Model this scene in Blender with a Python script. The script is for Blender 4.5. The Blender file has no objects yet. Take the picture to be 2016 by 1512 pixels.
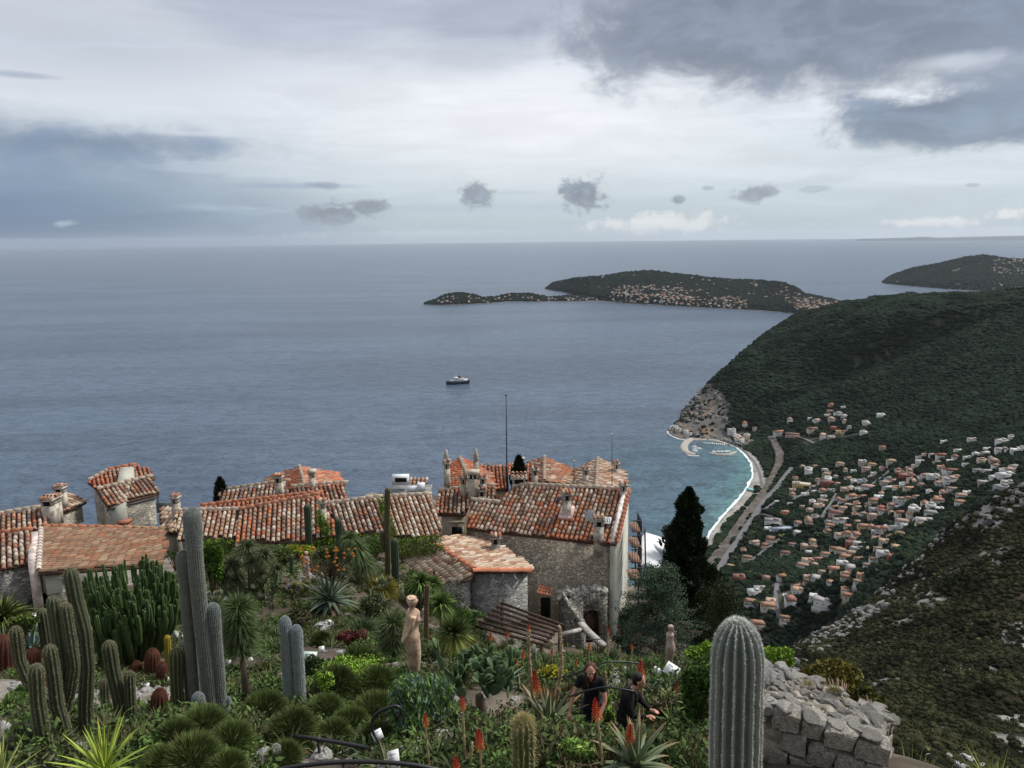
import bpy, math, random
import numpy as np
from mathutils import Vector, Matrix
random.seed(7); rng = np.random.default_rng(11)
SC = bpy.context.scene
COL = SC.collection
R = math.radians
CZ = 430.0            # eye height above the sea
F = 1514.0            # focal length in photograph pixels (2016 wide)
PITCH, ROLL = R(10.78), R(-0.68)
# ------------------------------------------------------------------ camera
cam = bpy.data.cameras.new('camera'); cam_o = bpy.data.objects.new('camera', cam); COL.objects.link(cam_o)
CM = (Matrix.Rotation(R(90) - PITCH, 4, 'X') @ Matrix.Rotation(ROLL, 4, 'Z'))
cam_o.matrix_world = Matrix.Translation((0, 0, CZ)) @ CM
cam.sensor_fit = 'HORIZONTAL'; cam.sensor_width = 36; cam.lens = 36 * F / 2016
cam.clip_start = 0.1; cam.clip_end = 200000
SC.camera = cam_o
C3 = np.array(CM.to_3x3())
def ray(px, py):
    d = C3 @ np.array([(px - 1008) / F, -(py - 756) / F, -1.0]); return d / d[1]   # scaled so that forward = 1
def at(px, py, Y):                      # the point seen at a pixel, Y metres forward
    d = ray(px, py); return np.array([d[0] * Y, Y, CZ + d[2] * Y])
def atz(px, py, z):                     # the point seen at a pixel at height z
    d = ray(px, py); Y = (z - CZ) / d[2]; return np.array([d[0] * Y, Y, z])
def pix(P):                             # world -> pixel (arrays)
    P = np.asarray(P, float); q = (P - [0, 0, CZ]) @ C3
    return 1008 + F * q[..., 0] / -q[..., 2], 756 - F * q[..., 1] / -q[..., 2], -q[..., 2]
def azel(px, py):
    d = ray(px, py); return math.degrees(math.atan2(d[0], d[1])), math.degrees(math.atan2(d[2], math.hypot(d[0], d[1])))
# ------------------------------------------------------------------ node helper
class NT:
    def __init__(s, tree): s.t = tree; s.n = tree.nodes; s.l = tree.links
    def new(s, typ, **kw):
        n = s.n.new(typ)
        for k, v in kw.items(): setattr(n, k, v)
        return n
    def put(s, sock, v):
        if v is None: return
        if hasattr(v, 'is_output') or isinstance(v, bpy.types.NodeSocket): s.l.new(v, sock)
        else:
            if isinstance(v, (tuple, list)) and len(v) == 3 and sock.type == 'RGBA': v = (*v, 1)
            sock.default_value = v
    def m(s, op, a, b=None, c=None, clamp=False):
        n = s.new('ShaderNodeMath', operation=op, use_clamp=clamp)
        for i, v in enumerate((a, b, c)): s.put(n.inputs[i], v)
        return n.outputs[0]
    def vm(s, op, a, b=None):
        n = s.new('ShaderNodeVectorMath', operation=op); s.put(n.inputs[0], a)
        if b is not None:
            if op == 'SCALE': s.put(n.inputs[3], b)
            else: s.put(n.inputs[1], b)
        return n.outputs[1] if op in ('LENGTH', 'DOT_PRODUCT', 'DISTANCE') else n.outputs[0]
    def mix(s, f, a, b, mode='MIX'):
        n = s.new('ShaderNodeMix', data_type='RGBA', blend_type=mode)
        s.put(n.inputs[0], f); s.put(n.inputs[6], a); s.put(n.inputs[7], b); return n.outputs[2]
    def noise(s, vec, scale=5, detail=4, rough=.55, dist=0.0, col=False):
        n = s.new('ShaderNodeTexNoise'); s.put(n.inputs['Vector'], vec)
        for k, v in (('Scale', scale), ('Detail', detail), ('Roughness', rough), ('Distortion', dist)): s.put(n.inputs[k], v)
        return n.outputs['Color' if col else 'Fac']
    def voro(s, vec, scale=5, feature='F1', rnd=1.0, out='Distance'):
        n = s.new('ShaderNodeTexVoronoi', feature=feature); s.put(n.inputs['Vector'], vec)
        s.put(n.inputs['Scale'], scale); s.put(n.inputs['Randomness'], rnd); return n.outputs[out]
    def ss(s, x, a, b):                 # smooth step from a to b
        n = s.new('ShaderNodeMapRange', interpolation_type='SMOOTHSTEP')
        s.put(n.inputs[0], x); n.inputs[1].default_value = a; n.inputs[2].default_value = b
        return n.outputs[0]
    def ramp(s, f, stops):
        n = s.new('ShaderNodeValToRGB'); cr = n.color_ramp
        while len(cr.elements) < len(stops): cr.elements.new(.5)
        for e, (p, c) in zip(cr.elements, stops): e.position = p; e.color = (*c, 1)
        s.put(n.inputs[0], f); return n.outputs[0]
    def scalev(s, vec, v):
        n = s.new('ShaderNodeMapping'); s.put(n.inputs[0], vec); n.inputs['Scale'].default_value = v; return n.outputs[0]
# ------------------------------------------------------------------ sky
SUN_AZ, SUN_EL = 62.0, 50.0             # to the right of the view, behind thin cloud
W = bpy.data.worlds.new('World'); SC.world = W; W.use_nodes = True
t = NT(W.node_tree); W.node_tree.nodes.clear()
tc = t.new('ShaderNodeTexCoord').outputs['Generated']
sep = t.new('ShaderNodeSeparateXYZ'); t.put(sep.inputs[0], tc)
X_, Y_, Z_ = sep.outputs
AZ = t.m('DEGREES' if False else 'MULTIPLY', t.m('ARCTAN2', X_, Y_), 57.29578)
EL = t.m('MULTIPLY', t.m('ARCSINE', Z_), 57.29578)
cmb = t.new('ShaderNodeCombineXYZ'); t.put(cmb.inputs[0], t.m('MULTIPLY', AZ, .1)); t.put(cmb.inputs[1], t.m('MULTIPLY', EL, .1))
PA = cmb.outputs[0]
PAs = t.scalev(PA, (1, 3.2, 1))
n_big = t.noise(PAs, .55, 6, .55, .4)
n_mid = t.noise(t.scalev(PA, (1, 1.7, 1)), 2.0, 8, .64, .35)
n_str = t.noise(t.scalev(PA, (1, 6.5, 1)), 1.1, 7, .62, .5)
sk = t.new('ShaderNodeTexSky', sky_type='NISHITA'); sk.sun_disc = False
sk.sun_elevation = R(SUN_EL); sk.sun_rotation = R(SUN_AZ); sk.altitude = 430
def srgb(r, g, b): return tuple(((v / 255 + .055) / 1.055) ** 2.4 if v > 10 else v / 3294 for v in (r, g, b))
c = t.ramp(t.m('DIVIDE', EL, 90.0, clamp=True), [(0, srgb(176, 192, 203)), (.025, srgb(190, 203, 212)), (.06, srgb(208, 216, 222)), (.11, srgb(217, 221, 228)), (.2, srgb(186, 192, 204)), (.45, srgb(205, 210, 219)), (1, srgb(215, 219, 226))])
def blob(c, px, py, rx, ry, col, op=1.0, amp=.8, soft=.5, noise=None, mod=None):
    a, e = azel(px, py); rx, ry = rx / 28.5, ry / 28.5
    dx = t.m('DIVIDE', t.m('SUBTRACT', AZ, a), rx); dy = t.m('DIVIDE', t.m('SUBTRACT', EL, e), ry)
    r = t.m('SQRT', t.m('ADD', t.m('MULTIPLY', dx, dx), t.m('MULTIPLY', dy, dy)))
    k = t.m('ADD', t.m('SUBTRACT', 1.0, r), t.m('MULTIPLY', t.m('SUBTRACT', n_mid if noise is None else noise, .5), amp * 2))
    f = t.m('MULTIPLY', t.ss(k, 0.0, soft), op)
    cc = srgb(*col)
    if mod: cc = t.mix(t.ss(n_mid if noise is None else noise, .38, .66), tuple(v * mod for v in cc), tuple(min(1, v * 1.12) for v in cc))
    return t.mix(f, c, cc)
c = blob(c, 1080, 230, 900, 190, (238, 239, 243), .95, .5, 1.0, n_big)
c = blob(c, 620, 30, 330, 120, (166, 176, 193), .55, .9, .8, n_big)
c = blob(c, 960, 40, 260, 110, (160, 169, 186), .7, .9, .8, n_big)
c = blob(c, 150, 90, 420, 90, (190, 198, 210), .6, .8, .9, n_str)
c = blob(c, 0, 400, 760, 190, (124, 145, 173), .97, .3, 1.2, n_big)
c = blob(c, -200, 480, 1000, 170, (98, 121, 153), .95, .15, .9, n_big)
c = blob(c, -60, 300, 600, 90, (126, 145, 172), .8, .6, 1.0, n_mid)
c = blob(c, 170, 278, 460, 44, (116, 134, 160), .85, .7, 1.0, n_mid, .88)
c = blob(c, 470, 265, 260, 9, (212, 219, 228), .7, .9, .8, n_str)
c = blob(c, 520, 330, 300, 22, (196, 205, 216), .5, 1.2, .7, n_str)
c = blob(c, 560, 366, 180, 9, (150, 166, 190), .6, .9, .8, n_str)
c = blob(c, 40, 148, 90, 9, (160, 170, 190), .7, .7, .8, n_str)
c = blob(c, 1700, 160, 330, 70, (236, 239, 243), .85, .8, .8, n_str)
c = blob(c, 1830, 0, 780, 190, (128, 136, 152), .97, .5, .5, n_mid, .76)
c = blob(c, 1450, 50, 430, 125, (134, 142, 157), .92, .55, .55, n_mid, .8)
c = blob(c, 1950, 228, 350, 62, (124, 137, 157), .96, .7, .42, n_mid, .76)
c = blob(c, 2400, 60, 500, 300, (135, 145, 163), .8, .7, .8, n_big)
c = blob(c, 1880, 120, 130, 26, (214, 219, 227), .6, 1.0, .8, n_mid)
c = blob(c, 1900, 330, 420, 40, (214, 221, 228), .6, .9, 1.0, n_str)
c = blob(c, 900, 410, 560, 16, (178, 193, 208), .6, 1.1, .9, n_str)
c = blob(c, 1000, 380, 120, 6, (188, 196, 208), .7, 1.1, .9, n_str)
c = blob(c, 1300, 441, 165, 24, (224, 228, 230), .85, 1.4, .6, t.noise(PA, 9, 5, .6))
c = blob(c, 1830, 437, 100, 12, (222, 226, 229), .85, 1.2, .7, t.noise(PA, 12, 5, .6))
c = blob(c, 1990, 421, 36, 14, (224, 226, 229), .85, 1.2, .7, t.noise(PA, 13, 5, .6))
c = blob(c, 980, 458, 460, 9, (204, 212, 218), .5, 1.4, .7, t.noise(PA, 10, 5, .6))
c = blob(c, 130, 440, 34, 8, (168, 182, 200), .8, 1.2, .8, t.noise(PA, 12, 5, .6))
n_puff = t.noise(t.scalev(PA, (1, 1.35, 1)), 8.5, 7, .62, .25)
for px, py, rx, ry, op in ((655, 422, 84, 28, .85), (730, 406, 54, 19, .8), (936, 384, 44, 34, .85), (1150, 384, 56, 44, .95), (1106, 376, 15, 12, .8), (1333, 395, 20, 12, .8), (1490, 382, 54, 19, .8),
                           (1395, 370, 15, 6, .5), (1600, 372, 40, 8, .4), (640, 365, 40, 10, .5), (1918, 364, 14, 4, .5)):
    c = blob(c, px, py, rx, ry, (136, 146, 163), op, 1.15, .55, n_puff, .75)
wisp = t.m('ADD', .93, t.m('MULTIPLY', t.ss(n_str, .3, .75), .13))
c = t.mix(1.0, c, t.new('ShaderNodeCombineColor').outputs[0], 'MIX') if False else t.vm('SCALE', c, wisp)
c = t.vm('SCALE', c, 7.0)
c = t.mix(.92, sk.outputs[0], c)
bg = t.new('ShaderNodeBackground'); t.put(bg.inputs[0], c); bg.inputs[1].default_value = .1
wo = t.new('ShaderNodeOutputWorld'); t.put(wo.inputs[0], bg.outputs[0])
W.cycles.sampling_method = 'MANUAL'; W.cycles.sample_map_resolution = 512
sun = bpy.data.lights.new('sun', 'SUN'); sun.energy = 2.7; sun.angle = R(11); sun.color = (1, .96, .9)
sun_o = bpy.data.objects.new('sun', sun); COL.objects.link(sun_o)
sd = Vector((math.sin(R(SUN_AZ)) * math.cos(R(SUN_EL)), math.cos(R(SUN_AZ)) * math.cos(R(SUN_EL)), math.sin(R(SUN_EL))))
sun_o.rotation_euler = (-sd).to_track_quat('-Z', 'Y').to_euler()
SC.view_settings.view_transform = 'Standard'; SC.view_settings.look = 'None'; SC.view_settings.gamma = 1
SC.view_settings.use_curve_mapping = False; SC.view_settings.exposure = 0.62
SC.render.engine = 'CYCLES'
SC.cycles.max_bounces = 5; SC.cycles.diffuse_bounces = 2; SC.cycles.glossy_bounces = 2; SC.cycles.transmission_bounces = 2
SC.cycles.volume_bounces = 0; SC.cycles.use_denoising = True; SC.cycles.transparent_max_bounces = 4
# ------------------------------------------------------------------ mesh building
class Geo:
    def __init__(s): s.V = []; s.Fc = []; s.C = []; s.n = 0; s.hasc = False; s.mi = []
    def add(s, V, Fs, col=None, mi=0):
        V = np.asarray(V, np.float32).reshape(-1, 3)
        if not isinstance(Fs, list) or (len(Fs) and not isinstance(Fs[0], np.ndarray)): Fs = [np.asarray(Fs, np.int32)]
        for f in Fs:
            if len(f): s.Fc.append(f + s.n); s.mi.append(mi)
        if col is None: cc = np.ones((len(V), 3), np.float32)
        else:
            cc = np.asarray(col, np.float32)
            if cc.ndim == 1: cc = np.tile(cc, (len(V), 1))
            s.hasc = True
        s.V.append(V); s.C.append(cc); s.n += len(V); return s
    def merge(s, o, M=None, mul=None):
        for V, C in zip(o.V, o.C): pass
        V = np.concatenate(o.V); C = np.concatenate(o.C)
        if M is not None: V = V @ np.asarray(M)[:3, :3].T + np.asarray(M)[:3, 3]
        if mul is not None: C = C * np.asarray(mul, np.float32)
        s.V.append(V.astype(np.float32)); s.C.append(C); s.hasc |= o.hasc
        for f, mi in zip(o.Fc, o.mi): s.Fc.append(f + s.n); s.mi.append(mi)
        s.n += len(V); return s
    def mesh(s, name, mats, smooth=False, org=None):
        me = bpy.data.meshes.new(name)
        V = np.concatenate(s.V)
        if org is not None: V = V - np.asarray(org, np.float32)
        me.vertices.add(len(V)); me.vertices.foreach_set('co', V.ravel())
        nl = sum(f.size for f in s.Fc); nf = sum(len(f) for f in s.Fc)
        me.loops.add(nl); me.loops.foreach_set('vertex_index', np.concatenate([f.ravel() for f in s.Fc]).astype(np.int32))
        tot = np.concatenate([np.full(len(f), f.shape[1], np.int32) for f in s.Fc])
        st = np.concatenate([[0], np.cumsum(tot)[:-1]]).astype(np.int32)
        me.polygons.add(nf); me.polygons.foreach_set('loop_start', st)
        if not isinstance(mats, (list, tuple)): mats = [mats]
        for m in mats: me.materials.append(m)
        if len(mats) > 1: me.polygons.foreach_set('material_index', np.concatenate([np.full(len(f), m, np.int32) for f, m in zip(s.Fc, s.mi)]))
        me.update(calc_edges=True)
        if s.hasc:
            a = me.color_attributes.new('tint', 'FLOAT_COLOR', 'POINT')
            C = np.concatenate(s.C); a.data.foreach_set('color', np.concatenate([C, np.ones((len(C), 1), np.float32)], 1).ravel())
        if smooth: me.polygons.foreach_set('use_smooth', np.ones(nf, bool))
        return me
    def obj(s, name, mats, parent=None, smooth=False, org=None, **kw):
        if s.n == 0: return None
        o = bpy.data.objects.new(name, s.mesh(name, mats, smooth, org))
        return link(o, parent, **kw)
def link(o, parent=None, **kw):
    COL.objects.link(o)
    if parent is not None: o.parent = parent
    for k, v in kw.items():
        if v is not None: o[k] = v
    return o
def thing(name, label, cat, loc, group=None, rot=0.0):
    o = bpy.data.objects.new(name, None); o.location = tuple(float(v) for v in loc); o.rotation_euler = (0, 0, rot)
    o.empty_display_size = .1
    link(o, None, label=label, category=cat)
    if group: o['group'] = group
    return o
def copytree(o, parent=None):
    c = o.copy(); COL.objects.link(c)
    if parent is not None: c.parent = parent
    for ch in o.children: copytree(ch, c)
    return c
QB = np.array([[0, 3, 2, 1], [4, 5, 6, 7], [0, 1, 5, 4], [1, 2, 6, 5], [2, 3, 7, 6], [3, 0, 4, 7]])
def box(c, s, rz=0.0, taper=1.0):
    x, y, z = s[0] / 2, s[1] / 2, s[2] / 2
    V = np.array([[-x, -y, -z], [x, -y, -z], [x, y, -z], [-x, y, -z], [-x * taper, -y * taper, z], [x * taper, -y * taper, z], [x * taper, y * taper, z], [-x * taper, y * taper, z]])
    if rz: ca, sa = math.cos(rz), math.sin(rz); V = V @ np.array([[ca, sa, 0], [-sa, ca, 0], [0, 0, 1]])
    return V + np.asarray(c, float), QB
def frames(P):
    P = np.asarray(P, float); T = np.gradient(P, axis=0); T /= np.linalg.norm(T, axis=1)[:, None] + 1e-9
    up = np.array([0, 0, 1.]) if abs(T[0][2]) < .9 else np.array([1., 0, 0])
    A = np.empty_like(P); a = np.cross(up, T[0]); 
    for i in range(len(P)):
        a = a - T[i] * a.dot(T[i]); a /= np.linalg.norm(a) + 1e-9; A[i] = a
    return T, A, np.cross(T, A)
def tube(P, r, n=8, cap=True, prof=None):
    P = np.asarray(P, float); m = len(P); r = np.broadcast_to(np.asarray(r, float), (m,))
    T, A, B = frames(P); th = np.linspace(0, 2 * np.pi, n, endpoint=False)
    k = np.ones(n) if prof is None else prof
    V = P[:, None] + (A[:, None] * (np.cos(th) * k)[None, :, None] + B[:, None] * (np.sin(th) * k)[None, :, None]) * r[:, None, None]
    V = V.reshape(-1, 3); i = np.arange(m - 1)[:, None] * n; j = np.arange(n)[None]; j2 = (j + 1) % n
    Q = np.stack([i + j, i + j2, i + n + j2, i + n + j], -1).reshape(-1, 4)
    Fs = [Q]
    if cap:
        V = np.concatenate([V, P[:1], P[-1:]]); a = m * n; j = np.arange(n); j2 = (j + 1) % n
        Fs.append(np.concatenate([np.stack([np.full(n, a), j2, j], -1), np.stack([np.full(n, a + 1), (m - 1) * n + j, (m - 1) * n + j2], -1)]))
    return V, Fs
def lathe(prof, n=12, c=(0, 0, 0)):
    P = np.array([[0, 0, z] for _, z in prof]); V, Fs = tube(P + 0, [max(1e-4, r) for r, _ in prof], n)
    th = np.linspace(0, 2 * np.pi, n, endpoint=False); m = len(prof)
    V = np.array([[r * math.cos(a), r * math.sin(a), z] for r, z in prof for a in th] + [[0, 0, prof[0][1]], [0, 0, prof[-1][1]]])
    return V + np.asarray(c), Fs
def _ico(sub):
    g = (1 + 5 ** .5) / 2
    V = [(-1, g, 0), (1, g, 0), (-1, -g, 0), (1, -g, 0), (0, -1, g), (0, 1, g), (0, -1, -g), (0, 1, -g), (g, 0, -1), (g, 0, 1), (-g, 0, -1), (-g, 0, 1)]
    V = [np.array(v) / np.linalg.norm(v) for v in V]
    Fs = [(0, 11, 5), (0, 5, 1), (0, 1, 7), (0, 7, 10), (0, 10, 11), (1, 5, 9), (5, 11, 4), (11, 10, 2), (10, 7, 6), (7, 1, 8), (3, 9, 4), (3, 4, 2), (3, 2, 6), (3, 6, 8), (3, 8, 9), (4, 9, 5), (2, 4, 11), (6, 2, 10), (8, 6, 7), (9, 8, 1)]
    for _ in range(sub):
        mid = {}; nf = []
        def mp(a, b):
            k = (min(a, b), max(a, b))
            if k not in mid: v = V[a] + V[b]; V.append(v / np.linalg.norm(v)); mid[k] = len(V) - 1
            return mid[k]
        for a, b, c in Fs:
            x, y, z = mp(a, b), mp(b, c), mp(c, a); nf += [(a, x, z), (b, y, x), (c, z, y), (x, y, z)]
        Fs = nf
    return np.array(V), np.array(Fs)
ICO = [_ico(i) for i in range(4)]
def lump(c, s, sub=2, amp=.25, seed=0, freq=1.6, flat=None):
    V, T = ICO[sub]; q = np.random.default_rng(seed)
    w = q.normal(size=(6, 3)) * freq; ph = q.uniform(0, 6.28, 6)
    d = sum(np.sin(V @ w[i] * (1 + i * .35) + ph[i]) / (1.3 + i * .5) for i in range(6)) / 2
    P = V * (1 + amp * d)[:, None]
    if flat is not None: P[:, 2] = np.maximum(P[:, 2], flat)
    return P * np.asarray(s, float) + np.asarray(c, float), T
def rockm(c, s, sub=2, seed=0, cuts=9, lo=.6):
    """an angular stone: a sphere with flats cut into it"""
    V, T = ICO[sub]; q = np.random.default_rng(seed); P = V.copy() * 1.15
    for _ in range(cuts):
        n = q.normal(size=3); n /= np.linalg.norm(n); h = q.uniform(lo, lo + .28); d = P @ n - h
        P -= np.maximum(d, 0)[:, None] * n
    P += q.normal(size=P.shape) * .018
    return P * np.asarray(s, float) + np.asarray(c, float), T
def vnoise(x, y, f=1.0, seed=0, oct=4):
    """cheap value noise, arrays"""
    x = np.asarray(x, float) * f + seed * 17.3; y = np.asarray(y, float) * f - seed * 9.1; out = 0; a = 1; tot = 0
    def h(i, j): 
        v = np.sin(i * 127.1 + j * 311.7) * 43758.5453; return v - np.floor(v)
    for o in range(oct):
        xi, yi = np.floor(x), np.floor(y); u, v = x - xi, y - yi; u = u * u * (3 - 2 * u); v = v * v * (3 - 2 * v)
        out = out + a * ((h(xi, yi) * (1 - u) + h(xi + 1, yi) * u) * (1 - v) + (h(xi, yi + 1) * (1 - u) + h(xi + 1, yi + 1) * u) * v)
        tot += a; a *= .5; x, y = x * 2.03 + 5.1, y * 2.03 + 1.7
    return out / tot
def sstep(x, a, b): u = np.clip((np.asarray(x, float) - a) / (b - a), 0, 1); return u * u * (3 - 2 * u)
def gridq(nu, nv):
    i = np.arange(nu - 1)[:, None] * nv; j = np.arange(nv - 1)[None]
    return np.stack([i + j, i + nv + j, i + nv + j + 1, i + j + 1], -1).reshape(-1, 4)
# ------------------------------------------------------------------ materials
def pm(name, base, rough=.85, var=.25, scale=3.0, bump=.3, bscale=20.0, col2=None, tint=False, objc=False, rnd=0.0, bdist=.02, coord='obj', spec=.3, fine=0.0, mask=(.35, .65), metal=0.0, patch=None):
    m = bpy.data.materials.new(name); m.use_nodes = True; t = NT(m.node_tree); b = m.node_tree.nodes['Principled BSDF']
    geo = t.new('ShaderNodeNewGeometry'); v = geo.outputs['Position']
    if coord == 'obj': v = t.new('ShaderNodeTexCoord').outputs['Object']
    n1 = t.noise(v, scale, 5, .6, .3)
    c = t.mix(t.ss(n1, *mask), tuple(x * (1 - var) for x in base), tuple(min(1, x * (1 + var)) for x in (col2 or base)))
    if col2 is not None and var == 0: c = t.mix(t.ss(n1, *mask), base, col2)
    if fine: c = t.vm('SCALE', c, t.m('ADD', 1 - fine, t.m('MULTIPLY', t.noise(v, bscale * 1.7, 3, .7), 2 * fine)))
    if patch:
        pn = t.noise(geo.outputs['Position'], patch[0], 5, .62, .5); c = t.mix(t.ss(pn, .36, .64), t.vm('SCALE', c, 1 - patch[1]), t.mix(1.0, t.vm('SCALE', c, 1 + patch[1] * 1.3), patch[2], 'MULTIPLY'))
    if tint:
        a = t.new('ShaderNodeVertexColor', layer_name='tint'); c = t.mix(1.0, c, a.outputs[0], 'MULTIPLY')
    if objc: c = t.mix(1.0, c, t.new('ShaderNodeObjectInfo').outputs['Color'], 'MULTIPLY')
    if rnd: c = t.vm('SCALE', c, t.m('ADD', 1 - rnd, t.m('MULTIPLY', t.new('ShaderNodeObjectInfo').outputs['Random'], 2 * rnd)))
    t.put(b.inputs['Base Color'], c); b.inputs['Roughness'].default_value = rough; b.inputs['Specular IOR Level'].default_value = spec
    b.inputs['Metallic'].default_value = metal
    if bump:
        bn = t.new('ShaderNodeBump'); bn.inputs['Strength'].default_value = bump; bn.inputs['Distance'].default_value = bdist
        t.put(bn.inputs['Height'], t.noise(v, bscale, 4, .65)); t.put(b.inputs['Normal'], bn.outputs[0])
    return m
_scn = [0]
def scatter(name, pts, scl, variants, parent=None, flat=True, tilt=.15, zs=None, **kw):
    """one object of stuff: points in a mesh, each carrying one of the variant meshes (geometry nodes)"""
    n = len(pts); me = bpy.data.meshes.new(name); me.vertices.add(n); me.vertices.foreach_set('co', np.asarray(pts, np.float32).ravel())
    me.update()
    q = np.random.default_rng(_scn[0] + 5); _scn[0] += 1
    rot = np.stack([q.normal(0, tilt, n), q.normal(0, tilt, n), q.uniform(0, 6.28, n)], 1).astype(np.float32)
    s = np.asarray(scl, np.float32)
    if s.ndim == 1: s = np.stack([s, s, s * (1 if zs is None else zs)], 1).astype(np.float32)
    a = me.attributes.new('rotv', 'FLOAT_VECTOR', 'POINT'); a.data.foreach_set('vector', rot.ravel())
    a = me.attributes.new('sclv', 'FLOAT_VECTOR', 'POINT'); a.data.foreach_set('vector', s.ravel())
    a = me.attributes.new('idx', 'INT', 'POINT'); a.data.foreach_set('value', q.integers(0, len(variants), n).astype(np.int32))
    o = bpy.data.objects.new(name, me); link(o, parent, **kw); o['kind'] = 'stuff'
    ng = bpy.data.node_groups.new(name, 'GeometryNodeTree')
    ng.interface.new_socket('Geometry', in_out='INPUT', socket_type='NodeSocketGeometry')
    ng.interface.new_socket('Geometry', in_out='OUTPUT', socket_type='NodeSocketGeometry')
    gi = ng.nodes.new('NodeGroupInput'); go = ng.nodes.new('NodeGroupOutput')
    jn = ng.nodes.new('GeometryNodeJoinGeometry')
    for v in reversed(variants):
        oi = ng.nodes.new('GeometryNodeObjectInfo'); oi.inputs[0].default_value = v; oi.inputs['As Instance'].default_value = True
        ng.links.new(oi.outputs['Geometry'], jn.inputs[0])
    ip = ng.nodes.new('GeometryNodeInstanceOnPoints'); ng.links.new(gi.outputs[0], ip.inputs['Points']); ng.links.new(jn.outputs[0], ip.inputs['Instance'])
    ip.inputs['Pick Instance'].default_value = True
    def attr(nm, typ):
        na = ng.nodes.new('GeometryNodeInputNamedAttribute'); na.data_type = typ; na.inputs[0].default_value = nm
        return [x for x in na.outputs if x.enabled][0]
    ng.links.new(attr('idx', 'INT'), ip.inputs['Instance Index'])
    ng.links.new(attr('rotv', 'FLOAT_VECTOR'), ip.inputs['Rotation']); ng.links.new(attr('sclv', 'FLOAT_VECTOR'), ip.inputs['Scale'])
    ng.links.new(ip.outputs[0], go.inputs[0])
    md = o.modifiers.new('scatter', 'NODES'); md.node_group = ng
    return o
# ------------------------------------------------------------------ land fields
class TPS:
    def __init__(s, P, lam=1e-4):
        P = np.asarray(P, float); s.c = P[:, :2].mean(0); s.k = 1000.0
        s.X = (P[:, :2] - s.c) / s.k; n = len(P)
        K = s.U(np.linalg.norm(s.X[:, None] - s.X[None], axis=2)) + lam * np.eye(n)
        A = np.concatenate([np.ones((n, 1)), s.X], 1)
        M = np.block([[K, A], [A.T, np.zeros((3, 3))]])
        s.w = np.linalg.solve(M, np.concatenate([P[:, 2], np.zeros(3)]))
    def U(s, r): return r * r * np.log(r + 1e-9)
    def __call__(s, x, y):
        x = np.asarray(x, float); sh = x.shape; Q = (np.stack([x.ravel(), np.asarray(y, float).ravel()], 1) - s.c) / s.k
        K = s.U(np.sqrt(((Q[:, None] - s.X[None]) ** 2).sum(2)))
        return (K @ s.w[:-3] + s.w[-3] + Q @ s.w[-2:]).reshape(sh)
def segdist(x, y, PL, closed=False):
    """distance to a polyline, for arrays"""
    d = np.full(x.shape, 1e9)
    n = len(PL)
    for i in range(n if closed else n - 1):
        a, b = PL[i], PL[(i + 1) % n]; ab = b - a; L = ab.dot(ab) + 1e-9
        u = np.clip(((x - a[0]) * ab[0] + (y - a[1]) * ab[1]) / L, 0, 1)
        d = np.minimum(d, np.hypot(x - a[0] - u * ab[0], y - a[1] - u * ab[1]))
    return d
def inside(x, y, PL):
    r = np.zeros(x.shape, bool); n = len(PL)
    for i in range(n):
        a, b = PL[i], PL[(i + 1) % n]
        if a[1] == b[1]: continue
        k = ((a[1] > y) != (b[1] > y)) & (x < (b[0] - a[0]) * (y - a[1]) / (b[1] - a[1]) + a[0]); r ^= k
    return r
class Field:
    def __init__(s, x0, x1, y0, y1, st, fn):
        s.xs = np.arange(x0, x1 + st, st); s.ys = np.arange(y0, y1 + st, st); s.st = st; s.x0 = x0; s.y0 = y0
        s.X, s.Y = np.meshgrid(s.xs, s.ys, indexing='ij'); s.Z = fn(s.X, s.Y)
    def z(s, x, y):
        i = np.clip((np.asarray(x, float) - s.x0) / s.st, 0, len(s.xs) - 1.001); j = np.clip((np.asarray(y, float) - s.y0) / s.st, 0, len(s.ys) - 1.001)
        a, b = i.astype(int), j.astype(int); u, v = i - a, j - b
        return s.Z[a, b] * (1 - u) * (1 - v) + s.Z[a + 1, b] * u * (1 - v) + s.Z[a, b + 1] * (1 - u) * v + s.Z[a + 1, b + 1] * u * v
    def hit(s, px, py, n=3000):
        """where the line of sight through a pixel of the photograph meets the ground"""
        Y = np.linspace(s.ys[0], s.ys[-1], n); d = ray(px, py); z = CZ + d[2] * Y
        k = np.nonzero(z < s.z(d[0] * Y, Y))[0]
        i = k[0] if len(k) else n - 1
        if i == 0: i = 1
        y0, y1 = Y[i - 1], Y[i]
        for _ in range(12):
            ym = (y0 + y1) / 2
            if CZ + d[2] * ym < s.z(d[0] * ym, ym): y1 = ym
            else: y0 = ym
        return np.array([d[0] * y1, y1, float(s.z(d[0] * y1, y1))])
    def hits(s, pts): return [s.hit(*p) for p in pts]
    def obj(s, name, mat, col=None, **kw):
        g = Geo(); V = np.stack([s.X, s.Y, s.Z], -1).reshape(-1, 3); g.add(V, gridq(len(s.xs), len(s.ys)), None if col is None else col.reshape(-1, 3))
        return g.obj(name, mat, None, True, kind='structure', **kw)
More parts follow.
